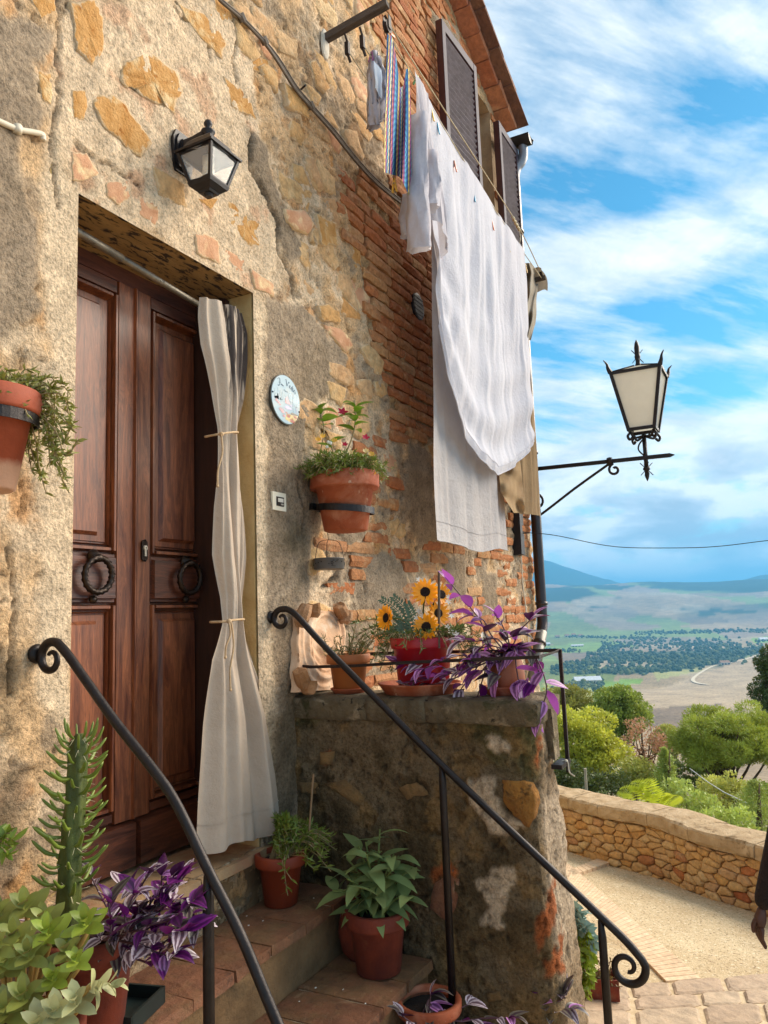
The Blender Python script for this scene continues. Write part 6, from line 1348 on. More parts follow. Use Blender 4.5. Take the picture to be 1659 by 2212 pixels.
# beige trousers behind the sheet and the cloth over the far bracket
tr_ = thing('beige_trousers', 'beige trousers hanging behind the far end of the white sheets', 'trousers', (5.45, -.26, .7))
yb = -.27
def zpx(u, v, y=yb): return FW(u, v, y)[2]
cloth('leg', '', '', M['beige'], yb, 5.30, lambda t: 5.74 - .02 * t, lambda x: lz(x), lambda x, s: zpx(1140, 1114) + .02 * s, 40, 60, .02, 3, 31, .5, 0, .02, tr_)
for k in range(4):
    pass
V = []
ny_, nz2 = 34, 40
for i in range(ny_ + 1):
    for j in range(nz2 + 1):
        s, t = i / ny_, j / nz2; u = np.interp(t, [0, .3, .7, 1], [1086, 1076, 1082, 1110]) + (np.interp(t, [0, 1], [1120, 1136]) - np.interp(t, [0, .3, .7, 1], [1086, 1076, 1082, 1110])) * s; v = 960 + (1108 - 960) * t
        y = yb - .045 - .02 * math.sin(s * 6 + t * 9) - .010 * math.sin(t * 15 - s * 5); V.append(FW(u, v, y))
obj('crumpled_leg', V, [(i * (nz2 + 1) + j, (i + 1) * (nz2 + 1) + j, (i + 1) * (nz2 + 1) + j + 1, i * (nz2 + 1) + j + 1) for i in range(ny_) for j in range(nz2)], M['beige'], tr_, True)
M['drab'] = clothmat('drab_linen', '#a59a8a', '#8a8072', trans=.2, bscale=50, bump=.35)
bu = thing('drab_cloth', 'drab linen cloth flung over the far laundry bracket', 'cloth', (FBX, -.3, 2.1))
V = []; n1_, n2_ = 36, 60
RB = [(568, 1135, 1148), (590, 1136, 1162), (610, 1138, 1162), (640, 1138, 1160), (700, 1139, 1157), (735, 1140, 1146)]
for i in range(n1_ + 1):
    for j in range(n2_ + 1):
        s, t = i / n1_, j / n2_; v = 568 + 167 * t; l = np.interp(v, [q[0] for q in RB], [q[1] for q in RB]) - 6; r = np.interp(v, [q[0] for q in RB], [q[2] for q in RB]); u = l + (r - l) * s + .8 * math.sin(t * 17 + s * 3)
        y = -.30 - .05 * math.sin(s * 3.1) - .02 * math.sin(s * 11 + t * 9) - .012 * math.sin(t * 23); V.append(FW(u, v, y))
obj('hanging_part', V, [(i * (n2_ + 1) + j, (i + 1) * (n2_ + 1) + j, (i + 1) * (n2_ + 1) + j + 1, i * (n2_ + 1) + j + 1) for i in range(n1_) for j in range(n2_)], M['drab'], bu, True)
V = []
for i in range(25):
    for j in range(13):
        s, t = i / 24, j / 12; a = Vector((FBX - .10 + .02 * math.sin(s * 9), -.12 - .27 * s, 2.705)); V.append(a + Vector((-.02 + .16 * t, .012 * math.sin(t * 7 + s * 12), .03 * math.sin(math.pi * t) - .13 * t * t + .012 * math.sin(s * 17))))
obj('folded_part', V, [(i * 13 + j, (i + 1) * 13 + j, (i + 1) * 13 + j + 1, i * 13 + j + 1) for i in range(24) for j in range(12)], M['drab'], bu, True)
# pegs
PEG = {}
def peg(u, v, y, c, label, tilt=0.0):
    m = PEG.setdefault(c, pmat('peg_plastic_' + c.strip('#'), c, rough=.45)); p = Vector(FW(u, v, y)); t = thing('clothes_peg', label, 'clothes peg', tuple(p), 'pegs on the washing lines')
    for sg in (-1, 1):
        g = G(); R_ = Matrix.Rotation(tilt, 3, 'Y') @ Matrix.Rotation(sg * .16, 3, 'X'); g.box(p + Vector((0, sg * .006, 0)), (.011, .007, .075), R_); g.out('jaw', m, t)
    g = G(); g.tube([p + Vector((-.007, 0, .008)), p + Vector((.007, 0, .008))], .005, 6); g.out('spring', M['steel'], t)
peg(846, 78, yo, '#e08a5a', 'orange peg at the top corner of the striped towel', 1.1); peg(900, 172, yo, '#3fae57', 'green peg at the second corner of the striped towel', .5); peg(933, 250, yo, '#e8b53a', 'yellow peg on the white shirt'); peg(945, 278, yo, '#3f9cc0', 'blue peg beside the yellow one between shirt and sheet')
peg(982, 360, yo, '#dd8a72', 'salmon peg at the near part of the sheet top'); peg(1024, 428, yo, '#3f9cc0', 'blue peg in the middle of the sheet top', .4); peg(1063, 487, yo, '#e07a52', 'orange peg near the second shutter'); peg(1098, 535, yo, '#d8bf6a', 'pale yellow peg before the end of the sheet'); peg(1135, 580, yo, '#dba53a', 'amber peg at the far end of the sheet'); peg(803, 122, LY[1], '#b06a9e', 'pink peg holding the white socks', .3); peg(852, 400, yo + .02, '#dba53a', 'amber peg clipped at the lower edge of the striped towel')

# ================================================================== RAILINGS
def rail(name, label, x, path, posts, start, endscroll):
    t = thing(name, label, 'handrail', (x, path[0][0], -1.6))
    g = G(); P = [Vector((x, a, b_)) for a, b_ in path]; 
    s0 = spiral((x, start[0], start[1]), start[2], start[3], 1.75, -1, pyz, 46, start[2] * .30)
    P = s0[::-1] + smooth_path(P, 7)
    if endscroll: P = P + spiral((x, endscroll[0], endscroll[1]), endscroll[2], endscroll[3], 2.75, 1, pyz, 50, endscroll[2] * .22)[1:]
    n = len(P); rs = [.0128 * (.42 + .58 * min(1, i / 40)) * (1 if not endscroll else (.45 + .55 * min(1, (n - i) / 46))) for i in range(n)]
    g.tube(P, rs, 12); g.out('bar', M['iron'], t, True)
    for y0, z0, z1 in posts: g = G(); g.tube([(x, y0, z0), (x, y0 - .002, z0 - .05), (x, y0 - .003, z1)], [.009, .0135, .0140], 10); g.out('post', M['iron'], t, True)
    g = G(); g.lathe((x, .0, path[0][1] - .03), [(.026, -.004), (.028, .006), (.018, .014)], 14, RXm); g.out('wall_plate', M['iron'], t, True)
    return t
rail('handrail', 'curved black iron handrail on the left side of the steps', 1.5, [(-.085, -.048), (-.125, -.078), (-.20, -.150), (-.313, -.257), (-.44, -.365), (-.52, -.445), (-.62, -.59), (-.714, -.721), (-.814, -.891), (-.95, -1.10), (-1.05, -1.27)], [(-.617, -.60, -1.66), (-1.05, -1.27, -1.66)], (-.062, -.092, .047, 1.15), None)
rail('handrail', 'straight black iron handrail on the right side of the steps with a scrolled foot', 2.62, [(-.080, .032), (-.13, .004), (-.257, -.118), (-.50, -.335), (-.734, -.541), (-1.0, -.762), (-1.276, -.990), (-1.35, -1.053), (-1.392, -1.098)], [(-.740, -.552, -1.46), (-1.272, -1.000, -1.67)], (-.055, -.010, .043, 1.15), (-1.345, -1.128, .058, 1.30))
# guard bar round the pots
gb_ = thing('pot_guard_rail', 'thin rusty flat iron guard rail around the pots on the side wall', 'rail', (2.8, -.5, -.6))
g = G(); P = [(2.775, .01, -.205), (2.765, -.10, -.212), (2.765, -.30, -.208), (2.765, -.55, -.195), (2.77, -.85, -.185), (2.775, -1.075, -.178), (3.045, -1.085, -.170), (3.05, -.55, -.172), (3.05, .01, -.18)]; g.tube(P, .0085, 4, flat=1.0); g.out('bar', M['iron_rust'], gb_)
g = G(); g.tube([(3.03, -1.088, -.165), (3.03, -1.09, -.63)], .0095, 4); g.tube([(3.03, -1.09, -.60), (3.03, -1.06, -.60)], .008, 4); g.out('post', M['iron_rust'], gb_)

# ================================================================== POTS AND PLANTS
def leafshape(L, W, bend=.3, fold=.25, n=5, tip=1.0, base=.3):
    V = []; U = []
    for i in range(n + 1):
        t = i / n; w_ = W * .5 * (math.sin(math.pi * min(1, (t * (1 - base * .2) + base * .12)) ** (.75)) ** tip if t < 1 else 0) ; a = bend * t; y = L * (math.sin(a) / bend if abs(bend) > 1e-3 else t); z = -L * ((1 - math.cos(a)) / bend if abs(bend) > 1e-3 else 0)
        for k in (-1, 0, 1): V.append((k * w_, y, z + abs(k) * w_ * fold)); U.append((.5 + .5 * k, t))
    F = [];
    for i in range(n):
        for k in (0, 1): F.append((i * 3 + k, i * 3 + k + 1, (i + 1) * 3 + k + 1, (i + 1) * 3 + k))
    return V, F, U
def frame(p, d, up=Vector((0, 0, 1)), roll=0.0):
    y = Vector(d).normalized(); x = y.cross(up); x = x.normalized() if x.length > 1e-4 else Vector((1, 0, 0)); z = x.cross(y); m = Matrix((x, y, z)).transposed().to_4x4(); m = m @ Matrix.Rotation(roll, 4, 'Y'); m.translation = Vector(p); return m
def leafmeshes(nm, m, specs): return [mesh_data(nm, *leafshape(*s)[:2], m, True, leafshape(*s)[2]) for s in specs]
def pot(t, c, h, r0, r1, m, rim=.035, lip=.012, n=28, soil=True):
    g = G(); c = Vector(c); g.lathe(c, [(r0 * .9, 0), (r0, .004), (r0 + (r1 - r0) * (h - rim) / h, h - rim), (r1 + lip, h - rim + .002), (r1 + lip * 1.3, h - rim + .01), (r1 + lip * 1.35, h - .004), (r1 + lip, h), (r1 - .004, h), (r1 - .008, h - .02)], n, None, False); g.F.append(tuple(range(n))[::-1]); g.out('pot', m, t, True)
    if soil: g = G(); g.lathe(c + Vector((0, 0, h - .03)), [(r1 * .2, .012), (r1 - .006, .0)], n, None, True); g.out('soil', M['soil'], t)
def saucer(label, c, r, h, m, sq=1.0):
    g = G(); c = Vector(c); R_ = Matrix.Diagonal((1, sq, 1)).to_3x3(); g.lathe(c, [(r * .82, 0), (r * .84, .002), (r, h - .006), (r * 1.03, h - .002), (r * 1.02, h), (r * .97, h), (r * .82, .008), (.01, .007)], 32, R_, False); g.F.append(tuple(range(32))[::-1]); return tag(g.out('saucer', m, None, True), label, 'saucer')
# tradescantia
TS = leafmat('striped_tradescantia_leaf', '#d2c3cc', '#7a2179', '#6b5560', trans=.22, rough=.35, var=.15); TP = leafmat('purple_tradescantia_leaf', '#c489c6', '#a855b2', '#80507f', trans=.3, rough=.35, var=.2); TD = leafmat('dark_striped_leaf', '#6f6a5f', '#4b1c48', '#40303a', trans=.15, rough=.35); TD2 = leafmat('deep_purple_leaf', '#6b2270', '#5a1560', '#45124c', trans=.25, rough=.35)
TSTEM = pmat('purple_stem', '#5c3a44', '#432a30', rough=.6)
SPE = [(1, .50, .6, .30), (1, .46, 1.1, .40), (1, .54, .25, .25)]
TM = [leafmeshes('leaf', m, SPE) for m in (TS, TP, TD, TD2)]
def trad(t, stems, ls, wts, lpar=True, every=1):
    g = G()
    for P in stems:
        P = smooth_path([Vector(p) for p in P], 3); g.tube(P, [.0035 * (1 - .4 * i / len(P)) for i in range(len(P))], 5, cap=False); L = sum((b_ - a).length for a, b_ in zip(P, P[1:])); nn = max(2, int(L / (ls * .62)))
        for k in range(nn + 1):
            f = .12 + .88 * k / nn; i = min(int(f * (len(P) - 1)), len(P) - 2); p = P[i].lerp(P[i + 1], f * (len(P) - 1) - i); tg = (P[i + 1] - P[i]).normalized()
            for side in ((1, -1, 0) if k == nn else ((1,) if k % 2 else (-1,))):
                az_ = random.uniform(-.5, .5); sd_ = tg.cross(Vector((random.uniform(-.3, .3), random.uniform(-.3, .3), 1))).normalized(); d = tg * random.uniform(.35, .8) + sd_ * side * random.uniform(.5, 1.0) + Vector((0, 0, random.uniform(-.25, .55)))
                if side == 0: d = tg + Vector((0, 0, .3))
                S_ = ls * random.uniform(.7, 1.15); me = random.choices(TM, wts)[0][random.randrange(3)]; put('leaf', me, t, mat=frame(p, d, roll=random.uniform(-.5, .5)) @ Matrix.Scale(S_, 4))
    g.out('stems', TSTEM, t, True)
# succulent sprigs: short fleshy leaves joined along stems (too many to count)
def sprigs(t, stems, ls, lw, m, stem_m, name='foliage', dens=1.0, up=.5, n=3, curl=.4):
    g = G(); gs = G(); V0, F0, U0 = leafshape(1, lw, curl, .3, n, .6, .6)
    for P in stems:
        P = smooth_path([Vector(p) for p in P], 3); gs.tube(P, .0018, 4, cap=False); L = sum((b_ - a).length for a, b_ in zip(P, P[1:])); nn = max(3, int(L / ls * 2.6 * dens))
        for k in range(nn):
            f = random.uniform(.15, 1); i = min(int(f * (len(P) - 1)), len(P) - 2); p = P[i].lerp(P[i + 1], f * (len(P) - 1) - i); tg = (P[i + 1] - P[i]).normalized(); d = tg * random.uniform(.1, .9) + Vector((random.gauss(0, .7), random.gauss(0, .7), random.gauss(up, .5)))
            M_ = frame(p, d, roll=random.uniform(-3, 3)) @ Matrix.Scale(ls * random.uniform(.6, 1.2), 4); g.add([M_ @ Vector(v) for v in V0], F0, U0)
    tag(g.out(name, m, t, True), kind='stuff')
    if gs.V: gs.out('stems', stem_m, t)
SUC = leafmat('succulent_green', '#6f8428', trans=.15, rough=.4, var=.3); SUC2 = leafmat('dull_succulent_green', '#5b6628', trans=.15, rough=.45, var=.3); SUCL = leafmat('yellowish_succulent', '#8f8f42', trans=.2, rough=.45, var=.25); STG = pmat('tan_stem', '#a08a62', rough=.8); MOSSG = leafmat('moss_rose_green', '#6f7f30', trans=.25, var=.3)
def ringbracket(label, c, r, tilt, wallx, z, band=.03):
    t = thing('pot_ring', label, 'bracket', (wallx, 0, z)); g = G(); V = []; F = []; n = 40
    for i in range(n):
        a = 2 * math.pi * i / n
        for rr_, zz in ((r, -band / 2), (r + .004, -band / 2), (r + .004, band / 2), (r, band / 2)): V.append((c[0] + rr_ * math.cos(a), c[1] + rr_ * math.sin(a), c[2] + zz - tilt * rr_ * math.sin(a)))
    for i in range(n):
        j = (i + 1) % n
        for k in range(4): F.append((i * 4 + k, i * 4 + (k + 1) % 4, j * 4 + (k + 1) % 4, j * 4 + k))
    g.add(V, F); g.out('ring', M['iron'], t); g = G(); g.bbox((wallx - .015, .01, c[2] - .015 + .02), (wallx + .015, c[1] + r, c[2] + .015 + .02)); g.out('arm', M['iron'], t); return t
# 1 wall pot with flowers
wpc = Vector((2.985, -.160, .0)); cz = .372
wp = thing('hanging_flower_pot', 'terracotta pot of moss rose and red mandevilla in a wall ring', 'potted plant', (wpc.x, wpc.y, cz)); pot(wp, (wpc.x, wpc.y, cz), .265, .098, .142, M['terra'], .075, .012)
ringbracket('black iron ring bracket holding the flower pot right of the door bell', (wpc.x, wpc.y, .472), .128, -.10, 2.93, .472)
st = []
for k in range(420):
    a = random.uniform(0, 6.28); r_ = .14 * random.uniform(.2, 1) ; o = random.uniform(.03, .10); b0 = wpc + Vector((math.cos(a) * r_, math.sin(a) * r_, cz + .245)); e = wpc + Vector((math.cos(a) * (r_ + o + .03), math.sin(a) * (r_ + o) * .9, cz + .245 + random.uniform(-.02, .10) * (1.2 - r_ * 4))); st.append([b0, b0.lerp(e, .5) + Vector((0, 0, .03)), e])
sprigs(wp, st, .026, .20, MOSSG, STG, 'moss_rose_foliage', 1.7, .5, 2)
BLG = leafmat('glossy_green_leaf', '#70922c', trans=.25, rough=.3, var=.2); bl = leafmeshes('leaf', BLG, [(1, .5, .4, .3), (1, .55, .8, .35)])
g = G()
for P, ks in (([(690, 985), (700, 930), (692, 895), (686, 880)], 9), ([(745, 985), (762, 940), (768, 900), (765, 865)], 12), ([(722, 985), (712, 950)], 3)):
    pp = smooth_path([Vector(FX(u, v, 3.03)) for u, v in P], 4); g.tube(pp, .0035, 5)
    for k in range(ks):
        f = .45 + .55 * k / ks; i = min(int(f * (len(pp) - 1)), len(pp) - 2); a = k * 2.4; put('leaf', random.choice(bl), wp, mat=frame(pp[i], (math.cos(a), math.sin(a), .45), roll=random.uniform(-.4, .4)) @ Matrix.Scale(random.uniform(.07, .10), 4))
g.out('twig', STG, wp)
FRED = leafmat('crimson_petal', '#b3123a', trans=.3, var=.15); FYEL = leafmat('yellow_petal', '#f0bd4c', trans=.3, var=.12); FPALE = leafmat('pale_apricot_petal', '#eccb8a', trans=.3); FWHT = leafmat('white_petal', '#e8e6dc', trans=.3, var=.05)
def flower(t, p, r, m, n=5, nm='flower', d=None, lw=.6, cup=.5):
    g = G(); V0, F0, U0 = leafshape(r, r * lw, -cup, .1, 2, .6, .5); d = Vector(d or (-.6, -.5, .5)).normalized(); q_ = Vector((0, 0, 1)).rotation_difference(d).to_matrix()
    for k in range(n): R_ = q_ @ Matrix.Rotation(6.283 * k / n + random.uniform(-.1, .1), 3, 'Z'); g.add([Vector(p) + R_ @ Vector(v) for v in V0], F0, U0)
    return g.out(nm, m, t, True)
for u, v, m_, r_ in ((740, 890, FRED, .030), (650, 970, FRED, .028), (790, 945, FRED, .022), (745, 960, FRED, .018)): flower(wp, FX(u, v, 3.0), r_, m_, 5)
for u, v, m_ in ((687, 950, FYEL), (722, 952, FYEL), (697, 943, FYEL), (722, 985, FPALE), (720, 1003, FPALE), (742, 980, FPALE), (758, 978, FPALE), (802, 982, FYEL), (808, 1000, FPALE), (637, 985, FYEL), (790, 975, FPALE), (775, 1020, FYEL), (806, 1022, FYEL)): flower(wp, Vector(FX(u, v, 2.98)) + Vector((0, -.0, 0)), .019, m_, 7, cup=.9)
g = G()
for u, v in ((709, 955), (714, 957), (706, 965)): g.ball(FX(u, v, 2.95), .008, 7)
g.out('white_pebbles', FWHT, wp)
# hanging tin lantern
tnx = 2.97; tc0 = Vector((tnx, -.075, .205)); tn = thing('hanging_tin', 'small round grey tin candle holder hung on wire under the flower pot', 'candle holder', tuple(tc0))
TIN = pmat('grey_painted_tin', '#6b6866', '#5b5856', rough=.5, metal=.3)
g = G(); g.lathe(tc0, [(.066, 0), (.069, .003), (.069, .046), (.0715, .047), (.0715, .050), (.064, .050), (.064, .006)], 28, None, False); g.F.append(tuple(range(28))[::-1]); g.out('tin', TIN, tn, True)
g = G(); top = Vector((tnx, -.075, .43)); 
for a in (2.6, -1.2, .7): e = tc0 + Vector((.068 * math.cos(a), .068 * math.sin(a), .05)); g.tube(smooth_path([e, e.lerp(top, .4) + Vector((.008 * math.cos(a), .008 * math.sin(a), 0)), top - Vector((0, 0, .09))], 4), .0014, 4)
g.tube([top - Vector((0, 0, .09)), top - Vector((.004, 0, .06)), top, top + Vector((.0, 0, .04))], .0014, 4); g.out('wire', M['iron_rust'], tn)
g = G()
for k in range(26):
    a = random.uniform(0, 6.28); zz = random.uniform(.008, .042); p = tc0 + Vector((.0693 * math.cos(a), .0693 * math.sin(a), zz)); g.ball(p, .0028, 5)
for a in (3.9, 5.2): 
    for k in range(5): g.ball(tc0 + Vector((.0693 * math.cos(a + .07 * math.cos(k * 1.256)), .0693 * math.sin(a + .07 * math.cos(k * 1.256)), .026 + .006 * math.sin(k * 1.256))), .003, 5)
tag(g.out('punched_holes', M['iron'], tn), kind='stuff')
# 2 left pot with trailing succulent
lc = Vector((1.205, -.165, .335)); lp_ = thing('trailing_pot', 'terracotta pot of trailing succulent in a wall ring at the left edge', 'potted plant', tuple(lc))
TLIME = pmat('limescaled_terracotta', '#9c4626', '#87391c', scale=10, rough=.75, bump=.1); t_ = TLIME.node_tree; b__ = t_.nodes['Principled BSDF']; src = b__.inputs['Base Color'].links[0].from_socket; ge = t_.nodes.new('ShaderNodeNewGeometry'); s_x = t_.nodes.new('ShaderNodeSeparateXYZ'); t_.links.new(ge.outputs['Position'], s_x.inputs[0]); t_.links.new(mix(t_, ramp(t_, mth(t_, 'ADD', s_x.outputs[2], mth(t_, 'MULTIPLY', noise(t_, ge.outputs['Position'], 25), .03)), [(.405, .75), (.425, .0)]), src, lin('#cba489')), b__.inputs['Base Color'])
pot(lp_, lc, .25, .075, .118, TLIME, .06, .010); ringbracket('black iron ring bracket holding the trailing plant pot at the left edge', (lc.x, lc.y, .52), .122, -.05, 1.20, .52, .032)
st = []
for k in range(95):
    a = random.uniform(-2.6, 1.6); b0 = lc + Vector((math.cos(a) * .06, math.sin(a) * .06, .24)); o = random.uniform(.07, .17); e = lc + Vector((math.cos(a) * (o + .04), math.sin(a) * o * .8, .25 + random.uniform(-.02, .07) - max(0, o - .11) * 1.0)); st.append([b0, b0.lerp(e, .5) + Vector((0, 0, .035)), e])
for u0, v0, u1, v1, u2, v2 in ((105, 860, 120, 920, 110, 960), (60, 930, 75, 1000, 92, 1030), (75, 940, 85, 1010, 100, 1065), (110, 940, 120, 1000, 150, 1065), (120, 930, 140, 985, 170, 950), (90, 860, 130, 900, 165, 935), (60, 940, 62, 980, 70, 1020), (130, 850, 150, 900, 160, 920), (100, 900, 105, 960, 108, 1000), (20, 900, 32, 940, 28, 980), (45, 900, 40, 935, 58, 960), (110, 960, 125, 990, 145, 1040), (95, 830, 125, 850, 150, 870)):
    st.append([lc + Vector((.08, -.03, .25)), Vector(FX(u0, v0, 1.30)), Vector(FX(u1, v1, 1.31)), Vector(FX(u2, v2, 1.31))]); st.append([lc + Vector((.08, -.03, .25)), Vector(FX(u0 + 8, v0 - 15, 1.32)), Vector(FX(u1 - 5, v1 - 25, 1.32)), Vector(FX(u2 - 12, v2 - 40, 1.32))])
sprigs(lp_, st, .024, .30, SUCL, STG, 'trailing_foliage', 1.5, .3, 2)
# 3 relief
rl = thing('terracotta_relief', 'pale terracotta relief of a veiled woman with broken corners leaning on the wall', 'relief', (2.95, -.03, ZT))
RC = [(640, 1488), (722, 1480), (748, 1325), (662, 1312)]
yR = -.05; c4_ = [FW(u, v, yR) for u, v in ((637, 1496), (728, 1490), (752, 1322), (652, 1315))]
def bil(s, t): return (c4_[0] * (1 - s) + c4_[1] * s) * (1 - t) + (c4_[3] * (1 - s) + c4_[2] * s) * t
nS, nT = 110, 130; V = []; Sg, Tg = np.meshgrid(np.linspace(0, 1, nS), np.linspace(0, 1, nT), indexing='ij')
def gs_(s0, t0, a, b_): return np.exp(-(((Sg - s0) / a) ** 2 + ((Tg - t0) / b_) ** 2))
H = .018 * (1 - sstep(.7, 1.15, np.hypot((Sg - .66) / .26, (Tg - .60) / .27))) + .004 * gs_(.66, .60, .18, .2)      # face
H += .010 * gs_(.73, .55, .035, .10) - .007 * gs_(.60, .60, .07, .03) - .007 * gs_(.86, .57, .05, .03) + .005 * gs_(.60, .60, .05, .015) - .006 * gs_(.74, .44, .07, .012) + .006 * gs_(.74, .42, .06, .02) + .010 * gs_(.70, .36, .1, .06)
veil = np.hypot((Sg - .58) / .40, (Tg - .60) / .44); H += .020 * np.exp(-((veil - 1.0) / .10) ** 2) + .010 * np.exp(-((veil - .80) / .06) ** 2) + .007 * np.exp(-((veil - 1.25) / .06) ** 2) * (Sg < .7)
H += .012 * sstep(.35, .05, Tg) * (1 + .5 * np.sin((Sg * 9 + Tg * 14))) + .004 * np.sin(Sg * 30 + Tg * 50) * gs_(.35, .35, .15, .2); H += (fbm(Sg * 14, Tg * 14, 300) - .5) * .006
H = H * .8 - .009 * sstep(.35, .05, Tg) * (1 + .5 * np.sin((Sg * 9 + Tg * 14)))
edgeb = np.minimum.reduce([Sg, 1 - Sg, Tg, 1 - Tg]); 
for i in range(nS):
    for j in range(nT):
        p = bil(Sg[i, j], Tg[i, j]); V.append((p[0] + .006 * math.sin(Tg[i, j] * 19) * (edgeb[i, j] < .01), p[1] - H[i, j] + .02 * (Tg[i, j] - .5) * 2 + (.012 if edgeb[i, j] < .004 else 0), p[2]))
F = [(i * nT + j, (i + 1) * nT + j, (i + 1) * nT + j + 1, i * nT + j + 1) for i in range(nS - 1) for j in range(nT - 1)]
ringi = [i * nT for i in range(nS)] + [(nS - 1) * nT + j for j in range(1, nT)] + [i * nT + nT - 1 for i in range(nS - 2, -1, -1)] + [j for j in range(nT - 2, 0, -1)]; n0 = len(V)
for i in ringi: V.append((V[i][0], V[i][1] + .03, V[i][2]))
k = len(ringi); F += [(ringi[i], n0 + i, n0 + (i + 1) % k, ringi[(i + 1) % k]) for i in range(k)] + [tuple(n0 + i for i in range(k))]
M['relief'] = pmat('pale_cast_terracotta', '#dcb592', '#cfa27c', scale=9, rough=.85, bump=.25, bscale=80, extra=[('#e3c8ac', 7, .52, .68)]); obj('slab', V, F, M['relief'], rl, True)
def chunk(u, v, w_, h, y, rot, nm):
    p = Vector(FW(u, v, y)); g = G(); R_ = Matrix.Rotation(rot, 3, 'Y'); V = []; n = 9
    for lv, (sc, zz) in enumerate(((.7, -.5), (1, -.3), (1.05, .1), (.9, .5))):
        for i in range(n): a = 6.283 * i / n; V.append(p + R_ @ Vector((math.cos(a) * w_ * .5 * sc * random.uniform(.8, 1.1), math.sin(a) * .035 * sc, zz * h + random.uniform(-.008, .008))))
    F = [(l * n + i, l * n + (i + 1) % n, (l + 1) * n + (i + 1) % n, (l + 1) * n + i) for l in range(3) for i in range(n)] + [tuple(range(n))[::-1], tuple(range(3 * n, 4 * n))]; obj(nm, V, F, M['relief_b'], rl, False)
M['relief_b'] = pmat('broken_clay_fold', '#b98c66', '#96683f', scale=12, rough=.9, bump=.5, bscale=60)
chunk(655, 1330, .045, .09, -.07, .5, 'broken_corner'); chunk(677, 1318, .04, .06, -.06, .1, 'broken_corner'); chunk(738, 1322, .055, .08, -.07, -.7, 'broken_corner'); chunk(747, 1334, .04, .06, -.08, .3, 'broken_corner'); chunk(654, 1470, .06, .10, -.075, -.5, 'broken_corner'); chunk(668, 1484, .045, .05, -.10, .4, 'broken_corner')
# 4 pots on the side wall
p1 = (2.895, -.205, ZT); saucer('small terracotta saucer under the pot in front of the relief', p1, .078, .022, M['terra'])
t = thing('succulent_pot', 'terracotta pot of low succulents in front of the relief', 'potted plant', (p1[0], p1[1], ZT + .008)); pot(t, (p1[0], p1[1], ZT + .008), .155, .066, .084, pmat('smooth_terracotta', '#a9622f', '#a05a2a', scale=4, rough=.6), .04, .008)
st = []
for k in range(34): a = random.uniform(0, 6.28); b0 = Vector(p1) + Vector((.05 * math.cos(a), .05 * math.sin(a), .15)); st.append([b0, b0 + Vector((.03 * math.cos(a), .03 * math.sin(a), .03)), b0 + Vector((.06 * math.cos(a) + .0, .06 * math.sin(a), random.uniform(.02, .10)))])
for u, v in ((770, 1345), (785, 1370), (760, 1380), (700, 1405), (705, 1420)): st.append([Vector(p1) + Vector((0, 0, .15)), Vector(FX(u, v, 2.88))])
sprigs(t, st, .026, .16, SUC2, STG, 'foliage', 1.1, .4, 2)
g = G(); V0, F0, U0 = leafshape(1, .10, 1.0, .3, 5, .6, .8)
for k in range(9): a = random.uniform(1.6, 3.6); M_ = frame(Vector(p1) + Vector((-.02, .055, .155)), (math.cos(a) * .5, abs(math.sin(a)) * .8, random.uniform(.2, .9))) @ Matrix.Scale(random.uniform(.06, .10), 4); g.add([M_ @ Vector(v) for v in V0], F0, U0)
g.out('finger_leaves', leafmat('lime_finger_leaf', '#a3a83c', trans=.2), t, True)
p2 = (2.92, -.545, ZT); saucer('wide terracotta saucer under the red sunflower pot', (2.92, -.525, ZT), .150, .045, M['terra'], 1.15)
t = thing('sunflower_pot', 'bright red plastic pot with sunflowers, ferns and trailing succulents', 'potted plant', (2.92, -.545, ZT + .01)); pot(t, (2.92, -.545, ZT + .012), .215, .102, .122, M['redplastic'], .045, .006)
redc = Vector((2.92, -.545, ZT + .22))
SFY = leafmat('sunflower_petal', '#f2a31c', trans=.25, var=.2); SFC = pmat('sunflower_disc', '#2a140c', '#160a06', scale=90, rough=.95, bump=1, bscale=200)
def sunflower(u, v, x, R_, d):
    p = Vector(FX(u, v, x)); h = put('sunflower', None, t, tuple(p)); bpy.data.objects.remove(h); d = Vector(d).normalized(); q_ = Vector((0, 0, 1)).rotation_difference(d).to_matrix()
    g = G(); g.tube(smooth_path([redc + Vector((0, 0, -.02)), (redc + p) / 2 + Vector((0, 0, .03)), p - d * .01], 4), .004, 6); st_ = g.out('flower_stem', SUC2, t)
    g = G(); g.lathe(p, [(R_ * .40, -.004), (R_ * .42, .006), (R_ * .30, .012), (.0, .010)], 18, q_, False); s_ = g.out('sunflower', SFC, t, True)
    g = G()
    for ring_, n, sc, lf in ((0, 15, 1.0, .12), (1, 13, .85, .32)):
        for k in range(n): V0, F0, U0 = leafshape(R_ * .72 * sc, R_ * .26, -random.uniform(.1, .6), .2, 3, .7, .5); RR = q_ @ Matrix.Rotation(6.283 * (k + .5 * ring_) / n + random.uniform(-.08, .08), 3, 'Z') @ Matrix.Rotation(lf, 3, 'X'); g.add([p + RR @ (Vector(v_) + Vector((0, R_ * .36, .002 * ring_))) for v_ in V0], F0, U0)
    po = ORG[s_]; g.out('petals', SFY, s_, True)
sunflower(919, 1280, 2.86, .058, (-.75, -.25, .25)); sunflower(837, 1335, 2.84, .056, (-.75, .35, .1)); sunflower(922, 1355, 2.83, .056, (-.8, -.1, .2)); sunflower(952, 1285, 2.92, .050, (-.5, -.75, .2)); sunflower(945, 1325, 2.90, .052, (-.55, -.7, .1))
FERN = leafmat('dull_silk_fern', '#4f6a50', trans=.15, var=.2)
